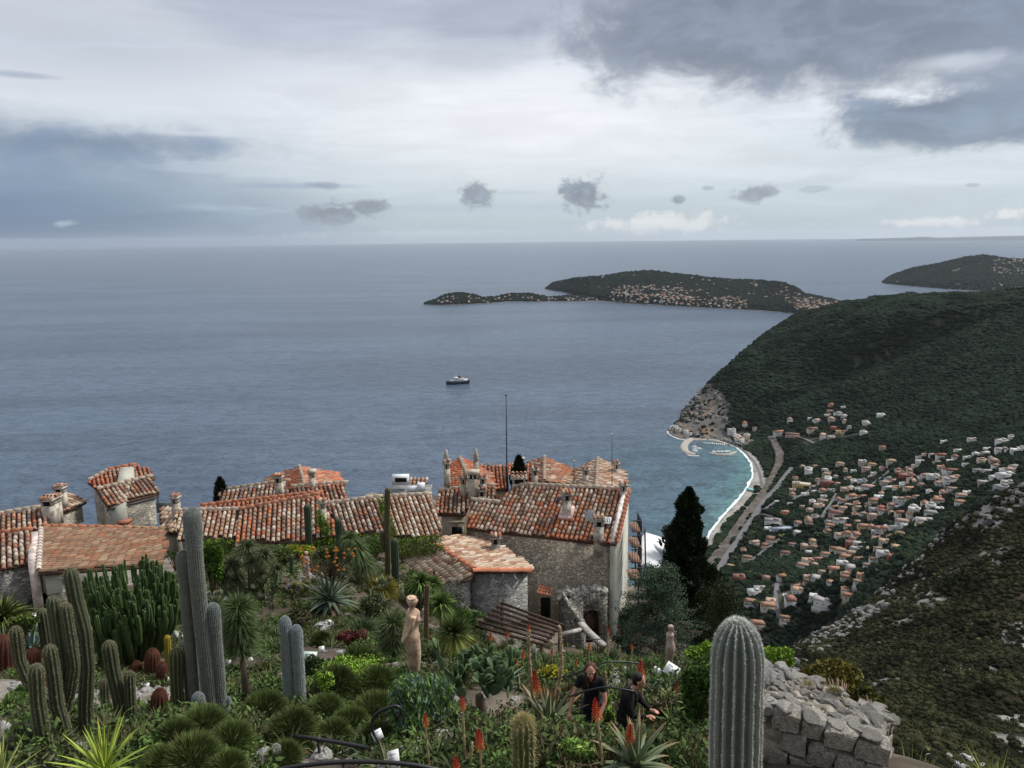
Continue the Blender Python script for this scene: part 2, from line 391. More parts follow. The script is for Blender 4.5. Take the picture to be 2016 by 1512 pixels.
# coast line of the mainland
cp = [(-200, 1250), (600, 1290), (1000, 1250), (1200, 1180), (1330, 1115), (1385, 1078), (1395, 1050), (1425, 1012), (1450, 987), (1470, 960), (1481, 938), (1479, 915), (1468, 897), (1452, 882), (1430, 874), (1405, 869),
      (1380, 868), (1362, 866), (1340, 866), (1322, 859), (1313, 852), (1320, 841), (1338, 829), (1344, 812), (1352, 799), (1385, 778), (1440, 745), (1510, 695), (1600, 650), (1660, 632)]
COAST = [atz(x, y, 0)[:2] for x, y in cp]
COAST = [np.array([-1500., 300.])] + COAST + [np.array([2300., 4200.]), np.array([6000., 4200.]), np.array([6000., 100.]), np.array([-1500., 100.])]
COAST = [np.asarray(c) for c in COAST]
ctrl = [atz(x, y, z) for x, y, z in [(1400, 1090, 3), (1500, 900, 12), (1530, 862, 17), (1475, 850, 12), (1440, 860, 5), (1410, 845, 22), (1560, 960, 15), (1450, 1070, 8), (1520, 1030, 18), (1620, 980, 34), (1580, 1100, 33),
        (1480, 1180, 28), (1400, 1180, 20), (1640, 830, 70), (1560, 850, 33), (1720, 835, 100), (1700, 920, 55), (1740, 1000, 74), (1680, 1100, 68), (1600, 1180, 55), (1700, 1180, 95), (1820, 920, 92), (1900, 872, 140),
        (1990, 862, 175), (1980, 940, 160), (1880, 1000, 132), (1800, 1050, 110), (2016, 790, 195), (1900, 800, 150), (1760, 760, 125), (1850, 700, 190), (1600, 720, 137), (1500, 770, 84), (1430, 800, 46), (1700, 650, 216), (2016, 650, 262), (1850, 642, 236), (1700, 618, 244), (2016, 615, 270),
        (1370, 812, 22), (1344, 835, 12), (2200, 900, 220), (1400, 835, 24), (1380, 850, 7)]]
ctrl += [at(x, y, D) for x, y, D in [(1365, 797, 1800), (1400, 765, 1850), (1440, 727, 1880), (1480, 690, 1920), (1550, 643, 2000), (1600, 620, 2050), (1640, 602, 2100), (1700, 597, 2130), (1760, 592, 2150), (1830, 595, 2130), (1900, 598, 2100), (1960, 600, 2050), (2016, 594, 2000), (2150, 588, 2000), (2400, 580, 1900)]]
ctrl += [(900, 2700, 90), (1400, 2750, 100), (2000, 2800, 120), (300, 700, 30), (0, 560, 60), (-300, 500, 60), (1200, 700, 240), (1600, 900, 300), (700, 600, 110), (1500, 3600, 30)]
tpsA = TPS(ctrl, 2e-5)
rock_toe = atz(1385, 820, 20)[:2]
def fA(x, y):
    z = np.zeros(x.shape)
    for i in range(0, x.shape[0], 40): z[i:i + 40] = tpsA(x[i:i + 40], y[i:i + 40])
    d = segdist(x, y, COAST, True); ins = inside(x, y, COAST)
    steep = sstep(y, 1640, 1760)
    lim = .4 + np.minimum(d, 40) * (.06 + .02 * np.minimum(d, 40) / 40) + np.maximum(d - 40, 0) * .45
    lim = lim * (1 - steep) + steep * (1 + 1.1 * d)
    rel = sstep(z, 20, 120)
    z = z + (vnoise(x, y, 1 / 160., 3, 5) - .5) * 18 * rel + (vnoise(x, y, 1 / 30., 5, 3) - .5) * 6 * rel + (np.abs(vnoise(x, y, 1 / 75., 8, 3) - .5) - .12) * 34 * rel
    z = np.minimum(z, lim); z = np.maximum(z, .3)
    return np.where(ins, z, -2 - .05 * d)
FA = Field(-900, 2500, 500, 3400, 9, fA)
FA.Z[:, 0] = -8; FA.Z[:, 1] = -8
# ---- near spur of scrub
crest = [at(x, y, D) for x, y, D in [(2600, 800, 430), (2200, 880, 430), (2090, 925, 430), (2016, 953, 430), (1950, 988, 432), (1890, 1022, 438), (1840, 1068, 440), (1785, 1118, 430), (1730, 1170, 412), (1665, 1218, 392), (1600, 1255, 372), (1540, 1283, 345), (1470, 1330, 300), (1400, 1400, 250)]]
bpts = crest + [at(x, y, D) for x, y, D in [(2016, 1100, 370), (2016, 1200, 325), (2016, 1350, 260), (2016, 1512, 200), (1850, 1512, 190), (1900, 1300, 285), (1750, 1300, 315), (1650, 1400, 250), (1500, 1420, 215), (1720, 1500, 190), (1850, 1180, 370), (2400, 1300, 280), (2300, 1000, 400), (1780, 1600, 140), (2016, 1700, 130)]]
tpsB = TPS(bpts, 2e-5)
CR2 = [c[:2] for c in crest]
def fB(x, y):
    z = tpsB(x, y); d = segdist(x, y, CR2); 
    PL = [CR2[0]] + CR2[1:] + [np.array([40., 60.]), np.array([600., 60.])]
    ins = inside(x, y, PL)
    z = z + (vnoise(x, y, 1 / 45., 8, 4) - .5) * 13 * sstep(d, -5, 60) + (vnoise(x, y, 1 / 9., 9, 3) - .5) * 2.6
    out = np.maximum(0, -1 + 1.15 * d)
    return np.where(ins, z, z - out)
FB = Field(10, 560, 60, 620, 3.2, fB)
# ------------------------------------------------------------------ colours of the far ground
mGround = pm('far_ground', (.9, .9, .9), .95, .25, .02, .4, .12, spec=.05, tint=True, bdist=3, fine=.25)
def pxmask(V, poly, soft=0):
    x, y, _ = pix(V); return inside(x, y, [np.array(p, float) for p in poly])
VA = np.stack([FA.X, FA.Y, FA.Z], -1)
gx, gy = np.gradient(FA.Z, 9); slope = np.hypot(gx, gy)
colA = np.ones(VA.shape) * (.045, .052, .035)
n1 = vnoise(FA.X, FA.Y, 1 / 22., 2, 4)
colA = np.where((n1 > .55)[..., None], colA * 1.5 + (.02, .015, .01), colA)
pX, pY, _ = pix(VA)
town = inside(pX, pY, [np.array(p, float) for p in [(1420, 1130), (1500, 1010), (1540, 930), (1560, 915), (1800, 905), (1860, 880), (1930, 850), (2100, 840), (2100, 990), (1900, 1010), (1800, 1090), (1700, 1170), (1660, 1200), (1440, 1200)]]) & (FA.Y < 1500)
colA[town] = np.where((vnoise(FA.X, FA.Y, 1 / 14., 4, 3) > .52)[..., None], (.17, .16, .14), (.06, .068, .042))[town]
dC = segdist(FA.X, FA.Y, COAST, True)
beach = (dC < 26) & (FA.Y < 1500) & (FA.Z > 0)
colA[beach] = (.34, .32, .29)
toe = inside(pX, pY, [np.array(p, float) for p in [(1300, 870), (1310, 840), (1335, 800), (1360, 778), (1395, 752), (1430, 770), (1445, 800), (1440, 850), (1480, 870), (1460, 892)]]) & (FA.Y > 1480) & (FA.Y < 2000)
rc = np.where((vnoise(FA.X, FA.Y, 1 / 22., 12, 4) > .56)[..., None], (.22, .155, .11), (.13, .122, .11))
colA[toe] = rc[toe]
qr = inside(pX, pY, [np.array(p, float) for p in [(1920, 850), (1945, 836), (1985, 845), (1975, 862), (1925, 862)]]) & (FA.Y < 1600)
colA[qr] = (.36, .34, .31)
FA.obj('valley_and_headland_terrain', mGround, colA, label='green headland and valley floor sloping to the bay')
VB = np.stack([FB.X, FB.Y, FB.Z], -1)
dB = segdist(FB.X, FB.Y, CR2); nb = vnoise(FB.X, FB.Y, 1 / 10., 21, 4); nb2 = vnoise(FB.X, FB.Y, 1 / 35., 23, 3)
colB = np.where((nb2 > .52)[..., None], (.045, .033, .022), (.027, .028, .018)) * (0.7 + nb[..., None] * .7)
rk = (nb > .60) & ((dB < 45) | (nb2 < .40)); colB[rk] = (.26, .25, .235)
FB.obj('hillside', mGround, colB, label='scrub covered hillside with pale rock outcrops')
# ------------------------------------------------------------------ sea
ms = bpy.data.materials.new('sea_water'); ms.use_nodes = True; t = NT(ms.node_tree); b = ms.node_tree.nodes['Principled BSDF']
pos = t.new('ShaderNodeNewGeometry').outputs['Position']; at_ = t.new('ShaderNodeVertexColor', layer_name='tint')
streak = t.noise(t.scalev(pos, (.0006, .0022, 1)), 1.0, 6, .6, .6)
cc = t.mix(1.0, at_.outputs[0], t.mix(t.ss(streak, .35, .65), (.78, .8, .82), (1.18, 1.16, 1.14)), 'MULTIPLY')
w1 = t.noise(t.scalev(pos, (.085, .15, 1)), 1.0, 5, .68, .4); w2 = t.noise(t.scalev(pos, (.3, .5, 1)), 1.0, 3, .6, .3)
w3 = t.noise(t.scalev(pos, (.018, .032, 1)), 1.0, 5, .68, .4)
hgt = t.m('ADD', t.m('ADD', w1, t.m('MULTIPLY', w2, .12)), t.m('MULTIPLY', w3, 1.6))
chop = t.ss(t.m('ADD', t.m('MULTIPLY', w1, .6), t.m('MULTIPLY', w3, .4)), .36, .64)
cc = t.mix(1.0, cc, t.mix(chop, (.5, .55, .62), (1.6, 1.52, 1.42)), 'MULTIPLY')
bn = t.new('ShaderNodeBump'); bn.inputs['Strength'].default_value = .8; bn.inputs['Distance'].default_value = 3.6; t.put(bn.inputs['Height'], hgt)
t.put(b.inputs['Base Color'], cc); b.inputs['Roughness'].default_value = .32; b.inputs['IOR'].default_value = 1.33; t.put(b.inputs['Normal'], bn.outputs[0])
rr = np.concatenate([np.geomspace(250, 780, 12), np.arange(790, 2000, 11), np.geomspace(2010, 71000, 110)])
aa = np.radians(np.concatenate([np.linspace(-180, -42, 24)[:-1], np.linspace(-42, 6, 30)[:-1], np.linspace(6, 24, 110)[:-1], np.linspace(24, 42, 14)[:-1], np.linspace(42, 180, 24)]))
RR, AA = np.meshgrid(rr, aa, indexing='ij'); sx, sy = RR * np.sin(AA), RR * np.cos(AA)
dsea = segdist(sx, sy, COAST, True); ins = inside(sx, sy, COAST)
bay = np.array(atz(1380, 960, 0)[:2]); nearbay = np.exp(-(np.hypot((sx - bay[0]) / 300, (sy - bay[1]) / 380)) ** 3)
shal = np.exp(-dsea / 38.) * sstep(nearbay, 0, .5) * (1 - sstep(sy, 1500, 1640))
deep = np.array((.054, .085, .128)); mid = np.array((.036, .082, .120)); turq = np.array((.075, .17, .185))
s2 = np.clip(shal * 1.25 + (vnoise(sx, sy, 1 / 60., 6, 4) - .5) * .5 * sstep(shal, .03, .25), 0, 1)[..., None]
csea = deep * (1 - sstep(nearbay, .25, .9)[..., None] * .75) + mid * (sstep(nearbay, .25, .9)[..., None] * .75)
csea = csea * (1 - s2) + turq * s2
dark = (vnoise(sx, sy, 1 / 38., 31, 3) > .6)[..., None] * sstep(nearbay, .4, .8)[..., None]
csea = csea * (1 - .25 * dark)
g = Geo(); g.add(np.stack([sx, sy, sx * 0], -1), gridq(len(rr), len(aa)), csea.reshape(-1, 3)); g.obj('sea', ms, smooth=True, kind='structure', label='blue grey rippled sea reaching the horizon')
# surf line along the beach and round the breakwater
mfoam = pm('surf_foam', (.72, .75, .76), .7, .1, .3, 0)
CO = np.array(COAST)
def resample(PL, step):
    PL = np.asarray(PL, float); L = np.concatenate([[0], np.cumsum(np.linalg.norm(np.diff(PL, axis=0), axis=1))]); s_ = np.arange(0, L[-1], step)
    return np.stack([np.interp(s_, L, PL[:, k]) for k in range(PL.shape[1])], 1)
def smoothpl(P, k=5):
    P = np.asarray(P, float)
    for _ in range(k): P[1:-1] = (P[:-2] + 2 * P[1:-1] + P[2:]) / 4
    return P
def ribbon(P, w0, w1, z=None, fld=None, dz=.3, crown=0):
    """a strip of ground surface along a polyline, its two edges w0 and w1 metres to the sides"""
    P = np.asarray(P, float); T = np.gradient(P[:, :2], axis=0); T /= np.linalg.norm(T, axis=1)[:, None] + 1e-9; N = np.stack([T[:, 1], -T[:, 0]], 1)
    w0 = np.broadcast_to(w0, len(P)); w1 = np.broadcast_to(w1, len(P)); rows = []
    for k in (0, .5, 1):
        q = P[:, :2] + N * (w0 * (1 - k) + w1 * k)[:, None]; zz = (fld.z(q[:, 0], q[:, 1]) + dz) if fld is not None else np.full(len(q), z)
        rows.append(np.concatenate([q, zz[:, None]], 1))
    if fld is not None:
        m = np.maximum.reduce([r[:, 2] for r in rows]); 
        for r in rows: r[:, 2] = m
    V = np.stack(rows, 0); return V.reshape(-1, 3), gridq(3, len(P))[:, ::-1]
cl = smoothpl(resample(CO[5:16], 5), 6)
w = .2 + 7 * np.clip(vnoise(cl[:, 0], cl[:, 1], 1 / 11., 4, 4) - .3, 0, 1)
g = Geo(); g.add(*ribbon(cl, -w, 2.5, z=.45))
w = 1 + 3 * np.clip(vnoise(cl[:, 0], cl[:, 1], 1 / 18., 14, 3) - .35, 0, 1) * 2
c2 = cl.copy(); T = np.gradient(c2, axis=0); T /= np.linalg.norm(T, axis=1)[:, None]; c2 += np.stack([-T[:, 1], T[:, 0]], 1) * 11
cl = smoothpl(resample(CO[18:26], 5), 4); w = 1 + 5 * np.clip(vnoise(cl[:, 0], cl[:, 1], 1 / 15., 4, 3) - .2, 0, 1)
g.add(*ribbon(cl, -w * .5, 1.2, z=.45))
g.obj('surf', mfoam, kind='stuff', label='white surf breaking along the curved beach')
# ------------------------------------------------------------------ capes across the water
mCape = pm('cape_slope', (.03, .038, .030), .95, .3, .004, .5, .03, col2=(.05, .052, .04), bdist=8)
CAPES = {}
def cape(name, front, top, w, label, nu=150, nv=16, back=1.0, mat=None, amp=10):
    xs = np.linspace(front[0][0], front[-1][0], nu); yf = np.interp(xs, *zip(*front)); yt = np.interp(xs, *zip(*top)); ww = np.interp(xs, *zip(*w))
    yt = np.minimum(yt, yf - .4); A = np.zeros((nu, nv * 2, 3))
    for i in range(nu):
        P0 = atz(xs[i], yf[i], 0); Y1 = P0[1] + ww[i]; P1 = at(xs[i], yt[i], Y1)
        if P1[2] < 2: P1[2] = 2
        for j in range(nv * 2):
            k = j / (nv - 1)
            if k <= 1: p = P0 * (1 - k) + P1 * k; p[2] = P1[2] * (.22 * min(1, k * 12) * min(1, P1[2] / 80) + (1 - .22 * min(1, P1[2] / 80)) * (k ** 1.15)) if j else -3
            else: kk = (k - 1); p = P1.copy(); p[0] += (P1[0] - P0[0]) * kk * .5; p[1] += ww[i] * kk * back; p[2] = P1[2] * (1 - kk ** 1.5) - 5 * kk
            A[i, j] = p
    n = vnoise(A[..., 0], A[..., 1], 1 / 180., 5, 4) - .5; A[..., 2] += n * amp * (A[..., 2] > 12)
    g = Geo(); g.add(A.reshape(-1, 3), gridq(nu, nv * 2)); g.obj(name, mat or mCape, smooth=True, kind='structure', label=label); CAPES[name] = A
    return A
A1 = cape('far_cape', [(1072, 570), (1110, 575), (1160, 590), (1230, 597), (1330, 603), (1420, 608), (1500, 612), (1570, 618), (1620, 620), (1670, 614)],
     [(1072, 569), (1078, 566), (1090, 556), (1130, 548), (1200, 542), (1230, 536), (1280, 533), (1330, 538), (1400, 547), (1480, 552), (1540, 556), (1570, 568), (1582, 578), (1610, 584), (1640, 591), (1670, 599)],
     [(1072, 200), (1150, 500), (1280, 1000), (1500, 900), (1580, 450), (1670, 300)], 'long dark wooded cape across the bay with villas low on its slope')
A2 = cape('low_spit', [(833, 600.5), (870, 601), (960, 598), (1000, 594), (1100, 594), (1165, 593), (1260, 598)],
     [(833, 599), (845, 594), (860, 588), (880, 579), (905, 576), (930, 579), (950, 586), (975, 585), (1000, 579), (1040, 578), (1065, 582), (1080, 586), (1110, 583), (1150, 584), (1180, 589), (1260, 596)],
     [(833, 60), (900, 260), (1000, 200), (1260, 120)], 'low wooded spit in front of the long cape')
A3 = cape('right_cape', [(1738, 558), (1790, 563), (1860, 569), (1930, 573), (2016, 578), (2200, 590)],
     [(1738, 557), (1745, 548), (1760, 540), (1800, 528), (1850, 518), (1900, 506), (1940, 502), (1975, 508), (2016, 511), (2200, 505)],
     [(1738, 150), (1850, 700), (1950, 1000), (2200, 1000)], 'hill town cape beyond the headland at right')
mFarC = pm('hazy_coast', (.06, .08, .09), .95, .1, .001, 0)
cape('low_coast_on_horizon', [(1688, 474), (1800, 473.8), (2016, 473.4), (2300, 473)], [(1688, 470.4), (1740, 469), (1790, 467.5), (1820, 466), (1850, 468), (1900, 466.5), (1960, 465), (2016, 464), (2300, 462)],
     [(1688, 300), (2300, 2500)], 'thin low coast on the horizon', 80, 4, mat=mFarC, amp=0)
# ------------------------------------------------------------------ woods
HID = []
def variant(name, g, mat, smooth=False):
    return bpy.data.objects.new(name, g.mesh(name, mat, smooth))
mTreeFar = pm('far_tree_leaves', (.011, .0185, .0135), .95, .25, .6, .4, 1.6, spec=.03, col2=(.017, .0265, .016), rnd=.22, bdist=1.5, mask=(.2, .8), patch=(.012, .34, (1.03, 1.0, .9)))
vt = []
for k in range(5):
    g = Geo(); V, T = lump((0, 0, .25), (1, 1, .72), 2, .33, k, 2.3); q = np.random.default_rng(k); V = V + q.normal(size=V.shape) * .05; g.add(V, T)
    for j in range(3):
        a = q.uniform(0, 6.28); V, T = lump((math.cos(a) * .6, math.sin(a) * .6, q.uniform(.1, .6)), (.55, .55, .45), 1, .3, k * 7 + j, 2.5); g.add(V, T)
    vt.append(variant('tree_clump', g, mTreeFar))
def infrust(P, m=60):
    x, y, d = pix(P); return (x > -m) & (x < 2016 + m) & (y > -m) & (y < 1512 + m) & (d > 0)
def sow(fld, n, seed, keep):
    q = np.random.default_rng(seed); x = q.uniform(fld.xs[0], fld.xs[-1], n); y = q.uniform(fld.ys[0], fld.ys[-1], n); z = fld.z(x, y); P = np.stack([x, y, z], 1)
    P = P[infrust(P) & (z > .8)]; return P[keep(P)]
def near(P, Q, r):
    """which of P lie within r of any point of Q (both n x 2), by cells"""
    cell = {}
    for q_ in Q: cell.setdefault((int(q_[0] // r), int(q_[1] // r)), []).append(q_)
    out = np.zeros(len(P), bool)
    for i, p in enumerate(P):
        a, b_ = int(p[0] // r), int(p[1] // r)
        for u in (-1, 0, 1):
            for v in (-1, 0, 1):
                for q_ in cell.get((a + u, b_ + v), ()):
                    if (p[0] - q_[0]) ** 2 + (p[1] - q_[1]) ** 2 < r * r: out[i] = True; break
                if out[i]: break
            if out[i]: break
    return out
TOWN = [np.array(p, float) for p in [(1395, 1180), (1395, 1120), (1500, 985), (1530, 915), (1560, 905), (1800, 900), (1860, 870), (1930, 830), (2100, 820), (2100, 990), (1900, 1010), (1800, 1090), (1700, 1170), (1660, 1210), (1440, 1260)]]
def in_town(P): x, y, _ = pix(P); return inside(x, y, TOWN) & (P[:, 1] < 1560)
def in_toe(P):
    x, y, _ = pix(P); return inside(x, y, [np.array(p, float) for p in [(1300, 870), (1310, 840), (1335, 800), (1360, 778), (1395, 757), (1425, 775), (1440, 800), (1430, 850), (1480, 870), (1460, 892)]]) & (P[:, 1] > 1480) & (P[:, 1] < 2000)
# ------------------------------------------------------------------ roads and railway of the valley
mRoad = pm('asphalt', (.12, .12, .125), .9, .15, .05, .1, 3); mRail = pm('track_ballast', (.075, .062, .052), .95, .25, .08, .5, 2, col2=(.095, .083, .072))
mRailSteel = pm('rail_steel', (.25, .2, .17), .5, .1, 1, 0, metal=.6); mWhite = pm('white_paint', (.75, .75, .73), .7, .05, 1, 0)
def drape(px, step=8, k=6): return smoothpl(resample(np.array([FA.hit(*p) for p in px])[:, :2], step), k)
RAILP = drape([(1384, 1142), (1400, 1112), (1440, 1060), (1480, 1005), (1508, 968), (1526, 935), (1536, 912), (1535, 893), (1527, 876), (1518, 860)])
ROADS = []
def road(name, px, w, label, m=None, fld=None, dz=.35, step=8):
    P = drape(px, step); ROADS.append((P, w)); g = Geo(); g.add(*ribbon(P, -w * .38, w * .38, fld=FA, dz=dz)); g.obj(name, m or mRoad, kind='structure', label=label); return P
ROADS.append((RAILP, 20)); g = Geo(); g.add(*ribbon(RAILP, -7.5, 7.5, fld=FA, dz=.8)); bed = g.obj('railway_bed', mRail, kind='structure', label='brown railway bed curving behind the beach')
g = Geo()
for o_ in (-4.2, -2.7, 2.7, 4.2): g.add(*ribbon(RAILP, o_ - .12, o_ + .12, fld=FA, dz=1.0))
g.obj('rail', mRailSteel, bed, kind='structure')
for o_ in (-8.0, 8.6):
    g = Geo(); P = RAILP; T = np.gradient(P, axis=0); T /= np.linalg.norm(T, axis=1)[:, None]; Q = P + np.stack([T[:, 1], -T[:, 0]], 1) * o_
    g.add(*tube(np.concatenate([Q, (FA.z(P[:, 0], P[:, 1]) + 1.2)[:, None]], 1), .45, 4)); g.obj('track_wall', pm('track_wall_stone', (.3, .28, .25), .9, .2), bed, kind='structure')
COASTRD = road('coast_road', [(1396, 1150), (1412, 1128), (1436, 1092), (1462, 1052), (1482, 1024), (1497, 1000), (1513, 978), (1530, 962), (1548, 938), (1562, 920)], 13, 'grey coast road lined with parked cars')
road('beach_road', [(1500, 958), (1497, 935), (1488, 912), (1470, 893), (1452, 880), (1425, 870), (1400, 864), (1372, 860)], 6, 'quay road behind the beach')
for i, (px, w) in enumerate([([(1560, 985), (1600, 962), (1640, 925)], 5), ([(1755, 925), (1738, 940), (1722, 951), (1712, 960), (1700, 972)], 6), ([(1618, 1022), (1626, 1005), (1640, 988), (1648, 972)], 6),
        ([(1800, 1024), (1760, 1040), (1728, 1060), (1700, 1070), (1672, 1088), (1655, 1102)], 6), ([(1785, 920), (1800, 938), (1812, 952), (1820, 962)], 6), ([(1856, 925), (1860, 945), (1858, 962)], 7),
        ([(1540, 862), (1580, 862), (1602, 874)], 8), ([(1600, 866), (1660, 862), (1715, 850)], 6), ([(1470, 1110), (1510, 1080), (1545, 1055)], 5), ([(1530, 1150), (1525, 1190), (1535, 1225)], 6), ([(1500, 1012), (1520, 1018), (1560, 1050), (1600, 1046)], 4),
        ([(1480, 1005), (1500, 1010), (1535, 985)], 10), ([(1345, 850), (1380, 852), (1430, 862), (1470, 850)], 5)]):
    road('street', px, w, 'narrow grey street between the villas')
ROADQ = [p for P, w in ROADS for p in P]
# ------------------------------------------------------------------ villas
mWall = pm('villa_plaster', (.8, .8, .8), .9, .08, .3, .1, 3, objc=True); mVRoof = pm('villa_tiles', (.9, .9, .9), .9, .22, .5, .4, 3, objc=True); mWin = pm('villa_window', (.04, .045, .05), .25, .1, 1, 0)
def prism_gable(w, d, h, ov=.4):
    x, y = w / 2 + ov, d / 2 + ov
    return np.array([[-x, -y, 0], [x, -y, 0], [x, y, 0], [-x, y, 0], [-x, 0, h], [x, 0, h]]), [np.array([[0, 1, 5, 4], [2, 3, 4, 5], [3, 2, 1, 0]]), np.array([[3, 0, 4], [1, 2, 5]])]
def prism_hip(w, d, h, ov=.5):
    x, y = w / 2 + ov, d / 2 + ov; r = max(.3, x - y)
    return np.array([[-x, -y, 0], [x, -y, 0], [x, y, 0], [-x, y, 0], [-r, 0, h], [r, 0, h]]), [np.array([[0, 1, 5, 4], [2, 3, 4, 5], [3, 2, 1, 0]]), np.array([[3, 0, 4], [1, 2, 5]])]
meWin = Geo().add(*box((0, 0, 0), (1.3, .12, 1.5))).mesh('window', mWin)
def template(kind, w, d, h):
    """walls, roof, chimney and windows of one kind of villa, each its own mesh"""
    parts = [('wall', Geo().add(*box((0, 0, h / 2 - 4), (w, d, h + 8))))]
    g = Geo()
    if kind == 'flat': g.add(*box((0, 0, h + .25), (w + .5, d + .5, .5))); g.add(*box((w * .2, 0, h + 1.2), (w * .3, d * .5, 1.6)))
    else:
        V, Fs = (prism_gable if kind == 'gable' else prism_hip)(w, d, min(w, d) * .24); g.add(V + [0, 0, h + .02], Fs)
        g.add(*box((w * .22, d * .12, h + 1.5), (.9, .9, 2.4)))
    parts.append(('roof', g))
    if kind != 'tower': parts.append(('terrace', Geo().add(*box((0, -d / 2 - 2.2, -2.2), (w * 1.1, 4.4, 5)))))
    return [(n, gg.mesh(n, mVRoof if n == 'roof' else mWall)) for n, gg in parts], (w, d, h)
TPL = {('hip', 's'): template('hip', 11, 9, 4.5), ('hip', 'm'): template('hip', 15, 11, 6.2), ('hip', 'l'): template('hip', 21, 12, 7), ('gable', 's'): template('gable', 11, 8, 4.6), ('gable', 'm'): template('gable', 15, 9.5, 6),
       ('gable', 'l'): template('gable', 24, 10, 6.5), ('flat', 's'): template('flat', 10, 9, 4.5), ('flat', 'm'): template('flat', 14, 11, 6.5), ('flat', 'l'): template('flat', 22, 12, 7.5)}
WC = {'w': ((.66, .65, .62), 'white'), 'c': ((.58, .52, .42), 'cream'), 'o': ((.55, .22, .10), 'orange'), 'r': ((.28, .07, .055), 'dark red'), 'y': ((.62, .44, .20), 'yellow'), 'p': ((.58, .40, .35), 'pink'), 'g': ((.36, .36, .36), 'grey'), 't': ((.42, .32, .24), 'tan')}
RC = {'o': ((.45, .235, .15), 'orange'), 'r': ((.34, .12, .085), 'red'), 'b': ((.24, .13, .095), 'brown'), 'p': ((.50, .35, .28), 'faded pink'), 't': ((.46, .31, .21), 'tan'), 'w': ((.62, .62, .60), 'white'), 'g': ((.30, .30, .31), 'grey'), 'm': ((.24, .09, .08), 'maroon')}
SZ = {'s': 'small', 'm': 'mid-sized', 'l': 'long'}
LM = [(1640, 820, 'high on the slope under the wooded headland'), (1560, 860, 'beside the upper street under the headland'), (1690, 850, 'at the upper end of the hamlet under the headland'), (1470, 845, 'above the quay road by the marina'), (1575, 955, 'near the yellow apartment block'), (1700, 925, 'at the upper edge of the town by the pine wood'),
      (1780, 945, 'along the street with the red houses'), (1640, 985, 'in the middle of the town'), (1730, 1000, 'on the rise in the middle of the town'), (1540, 1035, 'beside the long hedge above the railway'), (1650, 1025, 'below the town centre among pines'), (1770, 1040, 'by the turquoise pools'), (1690, 1065, 'along the diagonal street'),
      (1660, 1105, 'beside the purple tennis court'), (1500, 1075, 'among the trees above the coast road'), (1560, 1120, 'in the lower pine garden'), (1500, 1170, 'at the foot of the valley behind the cedar'), (1600, 1175, 'in the lower gully under the grey rocks'), (1830, 1010, 'under the crest of the scrub hillside'), (1890, 985, 'at the end of the scrub hillside'), (1960, 900, 'on the bright terraces below the quarry'), (1860, 920, 'on the right hand slope of the town')]
